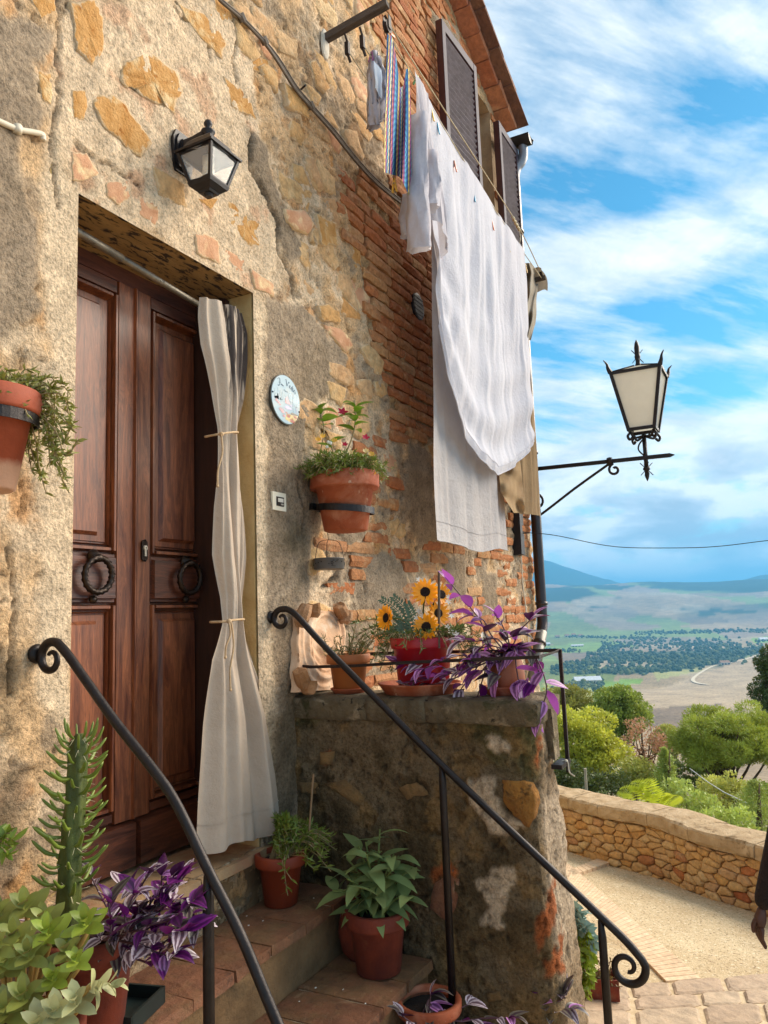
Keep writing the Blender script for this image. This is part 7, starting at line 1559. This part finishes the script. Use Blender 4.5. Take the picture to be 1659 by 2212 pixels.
for P in (((880, 1370), (860, 1320), (825, 1295)), ((885, 1370), (878, 1320), (850, 1290)), ((880, 1380), (862, 1350), (845, 1365)), ((895, 1375), (890, 1330), (880, 1305)), ((885, 1390), (872, 1350), (850, 1330))):
    pp = smooth_path([Vector(FX(u, v, 2.88)) for u, v in P], 7); g = G(); g.tube(pp, .0018, 4)
    for i in range(2, len(pp)):
        tg = (pp[i] - pp[i - 1]).normalized(); sd_ = tg.cross(Vector((-.8, -.3, .3))).normalized(); L = .034 * (1 - .55 * i / len(pp))
        for sg in (-1, 1): e = pp[i] + sd_ * sg * L + tg * .012; mm = pp[i].lerp(e, .5); g.add([pp[i], mm + tg * .006, e, mm - tg * .006], [(0, 1, 2, 3)])
    g.out('fern_frond', FERN, t)
for u, v in ((905, 1252), (935, 1262), (968, 1300), (970, 1290), (905, 1320), (912, 1330), (925, 1395), (975, 1365), (968, 1355), (860, 1345), (975, 1330), (900, 1335), (985, 1370)): flower(t, FX(u, v, 2.88), .017, FWHT, 6, 'white_flower', lw=.4, cup=.3)
st = []
for k in range(75):
    a = random.uniform(0, 6.28); b0 = redc + Vector((.09 * math.cos(a), .09 * math.sin(a), -.02)); o = random.uniform(.03, .09); st.append([b0, b0 + Vector((o * .5 * math.cos(a), o * math.sin(a) * .7, .05)), b0 + Vector((o * math.cos(a), o * 1.4 * math.sin(a), random.uniform(-.03, .07)))])
for (u, v) in ((770, 1345), (800, 1365), (760, 1375), (815, 1390), (780, 1385), (830, 1420), (770, 1410), (820, 1445), (840, 1450), (800, 1430), (1000, 1400), (1020, 1395), (1050, 1390), (1010, 1420), (1040, 1410)):
    for _ in range(2): e = Vector(FX(u + random.uniform(-8, 8), v + random.uniform(-8, 8), 2.9 + random.uniform(-.04, .06))); b0 = redc + Vector((0, .09 if u < 900 else -.09, 0)); st.append([b0, b0.lerp(e, .5) + Vector((0, 0, .05)), e])
sprigs(t, st, .026, .22, leafmat('dark_succulent_green', '#55652a', trans=.12, var=.35), STG, 'ice_plant_foliage', 1.15, .6, 2)
g = G(); g.tube([FX(948, 1400, 2.85), FX(948, 1235, 2.85)], .0055, 7); g.out('stake', pmat('weathered_stake', '#6b5a46', '#54463a', rough=.85, scale=20), t)
# tradescantia pot on the outer end
p3 = (2.93, -.90, ZT); saucer('terracotta saucer under the purple tradescantia pot on the outer end', p3, .088, .034, M['terra'], 1.1)
t = thing('tradescantia_pot', 'terracotta jar spilling long purple striped tradescantia at the outer end of the side wall', 'potted plant', (p3[0], p3[1], ZT + .01))
g = G(); g.lathe((p3[0], p3[1], ZT + .010), [(.055, 0), (.066, .02), (.070, .06), (.062, .11), (.050, .145), (.054, .155), (.048, .155)], 24, None, False); g.out('pot', M['terra_pale'] if False else pmat('brown_terracotta_jar', '#a8623c', '#8d4d2d', scale=7, rough=.6, extra=[('#b87a52', 6, .55, .7)]), t, True)
c3 = Vector((p3[0], p3[1], ZT + .16)); X_ = 2.86
def S(*pts, x=X_): return [c3] + [Vector(FX(u, v, x - .01 * i)) for i, (u, v) in enumerate(pts)]
trad(t, [S((1060, 1400), (1040, 1345), (1010, 1305), (975, 1262)), S((1060, 1370), (1045, 1340), (1020, 1330)), S((1100, 1390), (1085, 1350), (1075, 1335)), S((1110, 1390), (1120, 1365), (1145, 1340))], .092, (.5, .8, .2, .1))
trad(t, [S((1040, 1420), (985, 1440), (930, 1460), (870, 1440)), S((1030, 1440), (980, 1450), (930, 1430), (900, 1435)), S((1040, 1430), (1000, 1455), (960, 1475), (900, 1480)), S((1050, 1420), (1010, 1470), (995, 1490))], .085, (.5, .65, .2, .15))
trad(t, [S((1030, 1430), (1000, 1415 + k * 16), (960, 1425 + k * 17), (915 - k * 6, 1445 + k * 14), x=2.78) for k in (0, 2)], .075, (.4, .7, .3, .1))
trad(t, [S((1080, 1400), (1060, 1395), (1040, 1400)), S((1060, 1420), (1045, 1460), (1030, 1510)), S((1090, 1410), (1080, 1440), (1075, 1460)), S((1075, 1380), (1030, 1385), (1000, 1385)), S((1110, 1400), (1115, 1440), (1120, 1470)), S((1100, 1395), (1090, 1380), (1110, 1375)), S((1060, 1410), (1050, 1390), (1030, 1410)), S((1090, 1420), (1060, 1440), (1040, 1450))], .10, (.7, .6, .25, .05))
trad(t, [S((1140, 1400), (1165, 1435), (1178, 1470), (1180, 1500), (1165, 1540)), S((1140, 1400), (1162, 1440), (1160, 1470), (1140, 1475))], .085, (.2, .9, .1, .05))
# 5 pots on the steps
p = (2.52, -.10, TR[1][0]); t = thing('ice_plant_pot', 'terracotta pot of trailing ice plant with a thin cane on the upper step', 'potted plant', p); pot(t, p, .185, .062, .085, pmat('dark_red_terracotta', '#8f3a1c', '#7c2f16', scale=7, rough=.6), .045, .009)
pc3 = Vector(p) + Vector((0, 0, .185)); st = []
for k in range(150): 
    a = random.uniform(-2.6, .9); o = random.uniform(.04, .22) * (1 if -1.6 < a < .4 else .45); e = pc3 + Vector((math.cos(a) * o, math.sin(a) * o, random.uniform(.02, .13) - o * .35)); st.append([pc3 + Vector((random.uniform(-.04, .04), random.uniform(-.04, .04), -.02)), pc3.lerp(e, .55) + Vector((0, 0, .05)), e])
for u0, v0, u1, v1 in ((615, 1850, 622, 1935), (610, 1860, 630, 1900), (655, 1840, 680, 1880), (660, 1850, 672, 1870)): st.append([pc3 + Vector((-.02, -.05, .0)), Vector(FX(u0, v0, 2.42)), Vector(FX((u0 + u1) / 2 - 3, (v0 + v1) / 2, 2.42)), Vector(FX(u1, v1, 2.42))])
sprigs(t, st, .030, .24, leafmat('ice_plant_green', '#6c7a2c', trans=.15, var=.35), STG, 'ice_plant_foliage', 1.2, .7, 2)
g = G(); g.tube([pc3 + Vector((.02, 0, -.03)), Vector(FX(668, 1795, 2.56)), Vector(FX(677, 1672, 2.60))], .004, 6); g.out('cane', pmat('bamboo_cane', '#9b7a56', rough=.7), t)
p = (2.585, -.475, TR[2][0]); t = thing('sage_pot', 'old terracotta pot of broad leaved sage on the lower step', 'potted plant', p); pot(t, p, .215, .080, .105, M['terra_old'], .055, .010)
sc3 = Vector(p) + Vector((0, 0, .20)); SG = leafmat('felted_sage_leaf', '#7d8f55', '#8b9a6c', trans=.18, rough=.75, var=.15); sm = leafmeshes('leaf', SG, [(1, .38, .9, .25, 6), (1, .42, .5, .2, 6), (1, .36, 1.3, .25, 6)]); gst = G()
for k in range(17):
    a = k * 2.4; o = .045 + .13 * (k / 17) ** .7; h = .25 - .19 * (k / 17); e = sc3 + Vector((math.cos(a) * o, math.sin(a) * o, h * random.uniform(.85, 1.1))); P = smooth_path([sc3 + Vector((math.cos(a) * .02, math.sin(a) * .02, -.03)), sc3.lerp(e, .5) + Vector((0, 0, .02)), e], 4); gst.tube(P, .003, 5)
    for j in range(6): f = .35 + .65 * j / 5; i = min(int(f * (len(P) - 1)), len(P) - 2); aa = a + (j * 2.2) + random.uniform(-.4, .4); put('leaf', random.choice(sm), t, mat=frame(P[i], (math.cos(aa), math.sin(aa), .55 if j > 3 else .1), roll=random.uniform(-.3, .3)) @ Matrix.Scale(random.uniform(.095, .135), 4))
gst.out('stems', pmat('green_stem', '#74803f', rough=.7), t)
p = (2.66, -.365, TR[2][0]); g = G(); g.lathe(p, [(.05, 0), (.075, .03), (.088, .09), (.080, .15), (.055, .20), (.045, .23), (.055, .24), (.045, .24), (.036, .2)], 24, None, False); t = thing('clay_jar', 'dark bellied clay jar in the corner behind the sage pot', 'jar', p); g.out('jar', M['terra_old'], t, True)
# litter on the steps
lit = G(); 
for k in range(14): 
    z, y0, y1 = random.choice(TR[1:3]); x_, y_ = random.uniform(2.25, 2.74), random.uniform(y0 + .01, y1 - .0); lit.ball((x_, y_, z + .002), random.uniform(.002, .004), 5, (1.4, 1, .5))
tag(lit.out('fallen_petals', FWHT, None), 'tiny pale fallen petals and crumbs scattered on the steps', None, None, 'stuff')
# bottom pot and sprigs
p = (2.56, -.68, TR[3][0]); t = thing('tradescantia_pot', 'terracotta pot of tradescantia half cut off at the bottom of the view', 'potted plant', p); pot(t, p, .155, .07, .10, M['terra'], .04, .010); c_ = Vector(p) + Vector((0, 0, .15))
trad(t, [[c_, Vector(FX(925, 2195, 2.5)), Vector(FX(930, 2150, 2.5))], [c_, Vector(FX(960, 2190, 2.55)), Vector(FX(1010, 2170, 2.6))], [c_, Vector(FX(980, 2205, 2.55)), Vector(FX(1040, 2200, 2.6)), Vector(FX(1100, 2200, 2.6))], [c_, Vector(FX(900, 2210, 2.45)), Vector(FX(870, 2195, 2.4))], [c_, Vector(FX(960, 2225, 2.5)), Vector(FX(1020, 2225, 2.6))]], .075, (.6, .25, .5, .1))
p = (2.86, -1.27, float(zstreet(2.86, -1.27))); t = thing('tradescantia_sprig', 'young dark stemmed tradescantia sprig in a pot at the foot of the side wall', 'potted plant', p); pot(t, p, .14, .06, .085, M['terra'], .035, .008); c_ = Vector(p) + Vector((0, .03, .13))
trad(t, [[c_, Vector(FX(1195, 2212, 2.84)), Vector(FX(1205, 2170, 2.84)), Vector(FX(1215, 2150, 2.84))], [c_, Vector(FX(1190, 2220, 2.84)), Vector(FX(1180, 2190, 2.82)), Vector(FX(1170, 2170, 2.8))], [c_, Vector(FX(1210, 2200, 2.84)), Vector(FX(1230, 2180, 2.84))]], .085, (.3, .1, .9, .05))
# creeper and planters beyond the side wall
cx = 3.30; st = []; cb_ = thing('creeper', 'bright green hanging creeper in a pot against the outer face of the side wall', 'potted plant', (cx, -1.12, -1.95))
pot(cb_, (3.42, -1.06, -1.935), .15, .06, .085, M['terra_pale'], .04, .008)
for k in range(150): v = random.uniform(1965, 2150); wdt = 58 * math.sin(min(1, (v - 1940) / 150) * 2.0) ; u = 1228 + random.uniform(0, 1) * wdt; e = Vector(FX(u, v, cx + random.uniform(-.02, .12))); st.append([e + Vector((random.uniform(-.03, .03), .03, .05)), e])
CRG = leafmat('creeper_green', '#8a9a2e', trans=.35, var=.35); CRB = leafmat('blue_green_creeper', '#7d9488', trans=.25, var=.2)
sprigs(cb_, [s_ for s_ in st if s_[1].z < -1.33], .032, .6, CRG, STG, 'foliage', 2.4, .1, 2); sprigs(cb_, [s_ for s_ in st if s_[1].z >= -1.36], .045, .6, CRB, STG, 'blue_foliage', 2.2, .1, 2)
p = sp(1296, 2168); t = thing('planter_box', 'rectangular terracotta planter with withered herbs on the street slabs', 'planter', tuple(p + np.array([0, 0, .035])))
g = G(); zt_ = p[2] + .037; R_ = Matrix.Rotation(math.radians(-72), 3, 'Z'); W_, D_, H_ = .19, .115, .10
for a, b_, c_, d_ in ((-W_, -D_, W_, -D_ + .02), (-W_, D_ - .02, W_, D_), (-W_, -D_ + .02, -W_ + .02, D_ - .02), (W_ - .02, -D_ + .02, W_, D_ - .02)): g.box(Vector(p) * 0 + Vector((p[0], p[1], zt_ + H_ / 2)) + R_ @ Vector(((a + c_) / 4, (b_ + d_) / 4, 0)), ((c_ - a) / 2, (d_ - b_) / 2, H_), R_)
g.out('box', M['terra_old'], t); g = G(); g.box(Vector((p[0], p[1], zt_ + .03)), (W_ * .9, D_ * .8, .06), R_); g.out('soil', M['soil'], t)
st = [[Vector((p[0], p[1], zt_ + .06)) + R_ @ Vector((random.uniform(-.08, .08), random.uniform(-.04, .04), 0)), Vector((p[0], p[1], zt_ + random.uniform(.08, .2))) + R_ @ Vector((random.uniform(-.13, .13), random.uniform(-.09, .09), 0))] for k in range(40)]
sprigs(t, st, .018, .4, leafmat('withered_herb', '#7a6a3c', trans=.2, var=.35), pmat('dry_stem', '#6a4a38', rough=.8), 'herbs', 1.0, .4, 2)
# 6 foreground left: cactus in tradescantia pot, jade succulents, tray
p = (1.545, -.175, TR[1][0]); t = thing('cactus_pot', 'large terracotta pot with a tall spiny cactus and purple tradescantia in the left foreground', 'potted plant', p); pot(t, p, .265, .088, .118, M['terra_old'], .06, .012)
cc = Vector(p) + Vector((0, 0, .25)); 
CB = Vector(FX(138, 2075, 1.47)); CT = Vector(FX(172, 1585, 1.47)); spine = smooth_path([CB + Vector((.0, 0, -.06)), CB.lerp(CT, .3), CB.lerp(CT, .7), CT], 10)
g = G(); n = 20; V = []; F = []; k = len(spine)
for j, q_ in enumerate(spine):
    f = j / (k - 1); r_ = (.030 - .008 * f) * (1 if f < .93 else (1 - (f - .93) / .07 * .6))
    for i in range(n): a = 6.283 * i / n; rr_ = r_ * (1 + .16 * math.cos(5 * a + f * 14) + .05 * math.sin(f * 60 + 5 * a)); V.append(q_ + Vector((math.cos(a) * rr_, math.sin(a) * rr_, 0)))
F = [(j * n + i, j * n + (i + 1) % n, (j + 1) * n + (i + 1) % n, (j + 1) * n + i) for j in range(k - 1) for i in range(n)] + [tuple((k - 1) * n + i for i in range(n))]
obj('cactus_stem', V, F, pmat('cactus_green', '#566024', '#3b4518', scale=16, rough=.55, bump=.25, bscale=80), t, True)
CL = pmat('cactus_leaf_green', '#77862c', '#5d6f24', scale=12, rough=.45); lm = []
for s_ in range(3):
    g = G(); P = smooth_path([Vector((0, 0, 0)), Vector((0, .45, -.06 + .05 * s_)), Vector((0, 1.0, .18 + .1 * s_))], 4); g.tube(P, [.040 + .035 * math.sin(3.14 * i / (len(P) - 1)) * .9 if i < len(P) - 1 else .008 for i in range(len(P))], 7); lm.append(mesh_data('leaf', g.V, g.F, CL, True))
gsn = G()
for i in range(118):
    f = (i + .5) / 118; q_ = spine[min(int(f * (k - 1)), k - 2)]; a = i * 2.39996; d = Vector((math.cos(a), math.sin(a), 0)); r_ = .034 - .010 * f; b0 = q_ + d * r_ * .95
    if f > .34: put('leaf', lm[i % 3], t, mat=frame(b0, d + Vector((0, 0, .25 + 1.6 * max(0, f - .85) * 4)), roll=0) @ Matrix.Scale((.075 if f < .85 else .06) * random.uniform(.75, 1.1), 4))
    for _ in range(2): gsn.tube([b0, b0 + d * .022 + Vector((random.uniform(-.012, .012), random.uniform(-.012, .012), random.uniform(-.016, .012)))], [.0009, .0003], 4, cap=False)
tag(gsn.out('spines', pmat('pale_spines', '#e8dcb4', rough=.5), t), kind='stuff')
def T(*pts, x=1.5): return [cc] + [Vector(FX(u, v, x + dx_)) for u, v, dx_ in pts]
trad(t, [T((300, 1990, .02), (340, 1950, .02), (385, 1900, .02)), T((280, 2010, 0), (300, 1960, .0), (265, 1915, .05)), T((310, 2000, -.04), (370, 1985, -.04), (415, 1950, -.02)), T((300, 2010, -.06), (350, 2020, -.06), (400, 2010, -.06)), T((240, 1990, .08), (215, 1930, .1), (195, 1890, .1)), T((330, 1980, .03), (370, 1930, .05), (400, 1890, .06)), T((270, 2020, -.06), (270, 1980, -.06), (290, 1930, -.04)), T((300, 2040, -.06), (340, 2060, -.06), (375, 2065, -.06)), T((230, 2030, -.1), (240, 2000, -.1), (235, 1950, -.1)), T((345, 1960, 0), (385, 1945, .02), (425, 1985, .02)), T((320, 1985, .05), (345, 1930, .06), (350, 1890, .06))], .072, (.7, .1, .4, .7))
trad(t, [T((290 + dx_, 1990 + dy_, .03), (325 + dx_, 1945 + dy_, .03), (360 + dx_ * 1.3, 1905 + dy_ * 1.2, .03)) for dx_, dy_ in ((-60, 10), (-30, -15), (0, 20), (20, 50), (45, 30), (10, -10), (-50, 60), (30, 90), (-20, 75), (50, 75))], .066, (.75, .1, .45, .65))
trad(t, [T((130, 2000, .05), (80, 1960, .05), (20, 1925, .05)), T((120, 2020, 0), (60, 1980, .0), (-10, 1960, .0)), T((150, 2000, .08), (130, 1940, .1), (90, 1890, .1)), T((140, 1990, .06), (70, 1920, .08), (30, 1880, .08))], .10, (.45, .05, .7, .5))
# jade / ghost plant on the left
JP = (1.27, -.26, TR[1][0]); t = thing('succulent_bowl', 'pale green rosette succulents sprawling from a pot at the lower left corner', 'potted plant', JP); pot(t, JP, .17, .09, .13, M['terra_old'], .045, .012)
JG = leafmat('pale_jade_leaf', '#8c9348', '#9a8f56', trans=.2, rough=.4, var=.2); JY = leafmat('lime_rosette_leaf', '#8fa03a', trans=.2, rough=.35, var=.2); JW = leafmat('bleached_succulent_leaf', '#b2b27f', trans=.2, rough=.45, var=.15)
jm = [leafmeshes('leaf', m, [(1, .55, .3, .15, 5, .6, .6), (1, .48, .7, .2, 5, .6, .6)]) for m in (JG, JY, JW)]
gst = G(); J0 = Vector(JP) + Vector((0, 0, .16))
def rosette(u, v, x, R_, kind, n=9, d=(-.5, -.3, .7), stem=True):
    p = Vector(FX(u, v, x)); d = Vector(d).normalized(); q_ = Vector((0, 0, 1)).rotation_difference(d).to_matrix()
    if stem: gst.tube(smooth_path([J0 + Vector((random.uniform(-.05, .05), random.uniform(-.05, .05), 0)), J0.lerp(p, .6) + Vector((0, 0, -.02)), p], 4), .006, 6)
    for k in range(n): a = k * 2.39996; l_ = .15 + .95 * (1 - k / n); dv = q_ @ Vector((math.cos(a) * l_, math.sin(a) * l_, .35 + .8 * k / n)); put('leaf', random.choice(jm[kind]), t, mat=frame(p + q_ @ Vector((0, 0, .006 * k)), dv, d) @ Matrix.Scale(R_ * (1.05 - .5 * k / n), 4))
for a in ((190, 2010, 1.33, .062, 1, 9), (110, 2030, 1.30, .066, 1, 9), (40, 2040, 1.28, .07, 0, 9), (60, 1975, 1.34, .07, 0, 9), (20, 2100, 1.24, .07, 0, 8), (120, 2130, 1.26, .05, 1, 8), (170, 2090, 1.28, .045, 1, 8), (0, 1990, 1.3, .07, 0, 8), (150, 2070, 1.3, .06, 0, 8), (100, 2000, 1.36, .06, 0, 8), (60, 2170, 1.22, .07, 0, 9), (130, 2205, 1.22, .065, 2, 9), (20, 2200, 1.2, .07, 0, 9), (170, 2180, 1.23, .06, 2, 8), (70, 2080, 1.26, .06, 0, 9), (0, 2060, 1.22, .06, 0, 8), (90, 2230, 1.2, .07, 2, 8)): rosette(*a)
rosette(192, 2133, 1.24, .05, 2, 11, (.4, -.9, .1))
gst.out('stems', pmat('ochre_stem', '#b08f4a', '#97763a', rough=.7), t, True)
# small potted leaves at the very left edge on the wall foot
t = thing('edge_succulent', 'small green succulent tufts at the left edge beside the door jamb', 'plant', tuple(FX(5, 1830, 1.24))); st = [[Vector(FX(-30, 1800, 1.24)), Vector(FX(u, v, 1.24))] for u, v in ((5, 1790), (20, 1800), (30, 1815), (10, 1820), (25, 1830), (0, 1830), (18, 1845), (5, 1805))]; sprigs(t, st, .035, .34, SUC, STG, 'foliage', 1.8, .3, 3)
p = np.array([1.665, -.175, TR[1][0]]); g = G(); R_ = Matrix.Rotation(.25, 3, 'Z')
for a, b_, sx_, sy_ in ((0, -.075, .17, .008), (0, .075, .17, .008), (-.085, 0, .008, .158), (.085, 0, .008, .158)): g.box(Vector(p) + Vector((0, 0, .022)) + R_ @ Vector((a, b_, 0)), (sx_, sy_, .044), R_)
g.box(Vector(p) + Vector((0, 0, .006)), (.168, .15, .008), R_); tag(g.out('plant_tray', pmat('black_green_plastic', '#1c2a28', '#16201f', rough=.45), None), 'shallow dark green plastic tray on the upper step behind the cactus pot', 'tray')

# ================================================================== PERSON at the right edge
HX = Vector(FD(1656, 1945, 3.5)); zf = -2.06
per = thing('person', 'person at the right edge with one hanging arm in a dark brown sleeve', 'person', (HX.x + .30, HX.y - .50, zf))
fw = Vector((FWD[0], FWD[1], 0)); rt = Vector((RGT[0], RGT[1], 0)); up = Vector((0, 0, 1)); SHo = HX + rt * .16 + up * .52 - fw * .0   # near shoulder
def skin(name, verts, edges, radii, m, root=0, sub=2, parent=per):
    me = bpy.data.meshes.new(name); o0 = Vector(verts[0]); me.from_pydata([tuple(Vector(v) - o0) for v in verts], edges, []); o = bpy.data.objects.new(name, me); COL.objects.link(o); o.parent = parent; o.location = o0 - ORG[parent]; ORG[o] = o0
    s = o.modifiers.new('skin', 'SKIN'); sv = me.skin_vertices[0].data
    for i, r_ in enumerate(radii): sv[i].radius = (r_, r_)
    sv[root].use_root = True
    ss_ = o.modifiers.new('sub', 'SUBSURF'); ss_.levels = sub; ss_.render_levels = sub; s.use_smooth_shade = True; me.materials.append(m); return o
COAT = pmat('dark_brown_coat', '#2a1813', '#170c0a', scale=22, rough=.95, bump=.9, bscale=70, bump2=(14, 2.0)); SKIN_ = pmat('skin', '#4c2a1f', '#40231a', scale=12, rough=.55); TROU = pmat('dark_trousers', '#1e1c20', '#151417', rough=.9); HAIRM = pmat('dark_hair', '#1c1310', rough=.7)  # skin tone darkened to hold the shadow on the hand
wr = Vector(FD(1645, 1968, 3.5)); el = HX + rt * .09 + up * .24 + fw * .02; sh_n = HX + rt * .17 + up * .50; cx_ = sh_n + rt * .18; pel = cx_ - up * .52; neck = cx_ + up * .06; headc = neck + up * .16
fs = sh_n + rt * .36; fe = fs + rt * .07 - up * .27; fwst = fe - up * .24 - rt * .02; kneeL = pel - up * .34 - rt * .08; footL = Vector((kneeL.x, kneeL.y, zf + .08)); kneeR = pel - up * .34 + rt * .09; footR = Vector((kneeR.x, kneeR.y, zf + .08))
hem_ = pel - up * .16
VS = [pel, pel + up * .25, cx_, neck, sh_n, el, wr, fs, fe, fwst, hem_]
ES = [(0, 1), (1, 2), (2, 3), (2, 4), (4, 5), (5, 6), (2, 7), (7, 8), (8, 9), (0, 10)]
RS = [.165, .150, .145, .062, .078, .060, .044, .078, .060, .044, .175]
skin('coat', VS, ES, RS, COAT)
footL = Vector((kneeL.x, kneeL.y, zf + .07)); footR = Vector((kneeR.x, kneeR.y, zf + .07))
skin('trousers', [pel - up * .02, pel - rt * .085 - up * .10, kneeL, footL, pel + rt * .085 - up * .10, kneeR, footR], [(0, 1), (1, 2), (2, 3), (0, 4), (4, 5), (5, 6)], [.09, .085, .072, .060, .085, .072, .060], TROU)
for f_ in (footL, footR): skin('shoe', [f_ - fw * .05 - up * .035, f_ + fw * .06 - up * .04, f_ + fw * .16 - up * .045], [(0, 1), (1, 2)], [.042, .044, .034], TROU)
skin('head', [neck - up * .03, neck + up * .06, headc - up * .01 + fw * .015, headc + up * .075], [(0, 1), (1, 2), (2, 3)], [.055, .055, .085, .078], SKIN_)
g = G(); g.ball(headc + fw * .098, .016, 8, (.8, .8, 1.3)); g.out('nose', SKIN_, per, True)
for s_ in (-1, 1): g = G(); g.ball(headc + rt * .088 * s_, .026, 8, (.5, .6, 1.1)); g.out('ear', SKIN_, per, True)
for s_ in (-1, 1): g = G(); g.ball(headc + fw * .082 + rt * .034 * s_ + up * .02, .011, 8); g.out('eye', TROU, per, True)
hd = wr - up * .045 - rt * .010; HV = [hd, wr - up * .012, wr + up * .02]; HE = [(0, 1), (1, 2)]; HR = [.027, .023, .021]
for o_, L, cr in ((-.024, .074, .25), (-.008, .086, .35), (.008, .082, .45), (.023, .066, .6)):
    b0 = hd - up * .034 - rt * .006 + fw * o_; n0 = len(HV); HV += [b0, b0 - up * L * .42 - rt * .004, b0 - up * L * .74 + rt * L * cr * .3, b0 - up * L * .94 + rt * L * cr * .6]; HE += [(0, n0), (n0, n0 + 1), (n0 + 1, n0 + 2), (n0 + 2, n0 + 3)]; HR += [.0105, .0090, .0082, .0062]
b0 = hd + up * .012 - rt * .020; n0 = len(HV); HV += [b0, b0 - rt * .016 - up * .030, b0 - rt * .014 - up * .060]; HE += [(0, n0), (n0, n0 + 1), (n0 + 1, n0 + 2)]; HR += [.0135, .0105, .0078]
skin('hand', HV, HE, HR, SKIN_)
hg = G(); hg.ball(headc + up * .045 - fw * .022, .108, 16, (.93, .93, 1.0)); hg.ball(headc - up * .03 - fw * .05, .075, 12, (1, .8, 1.2)); hg.out('hair', HAIRM, per, True)
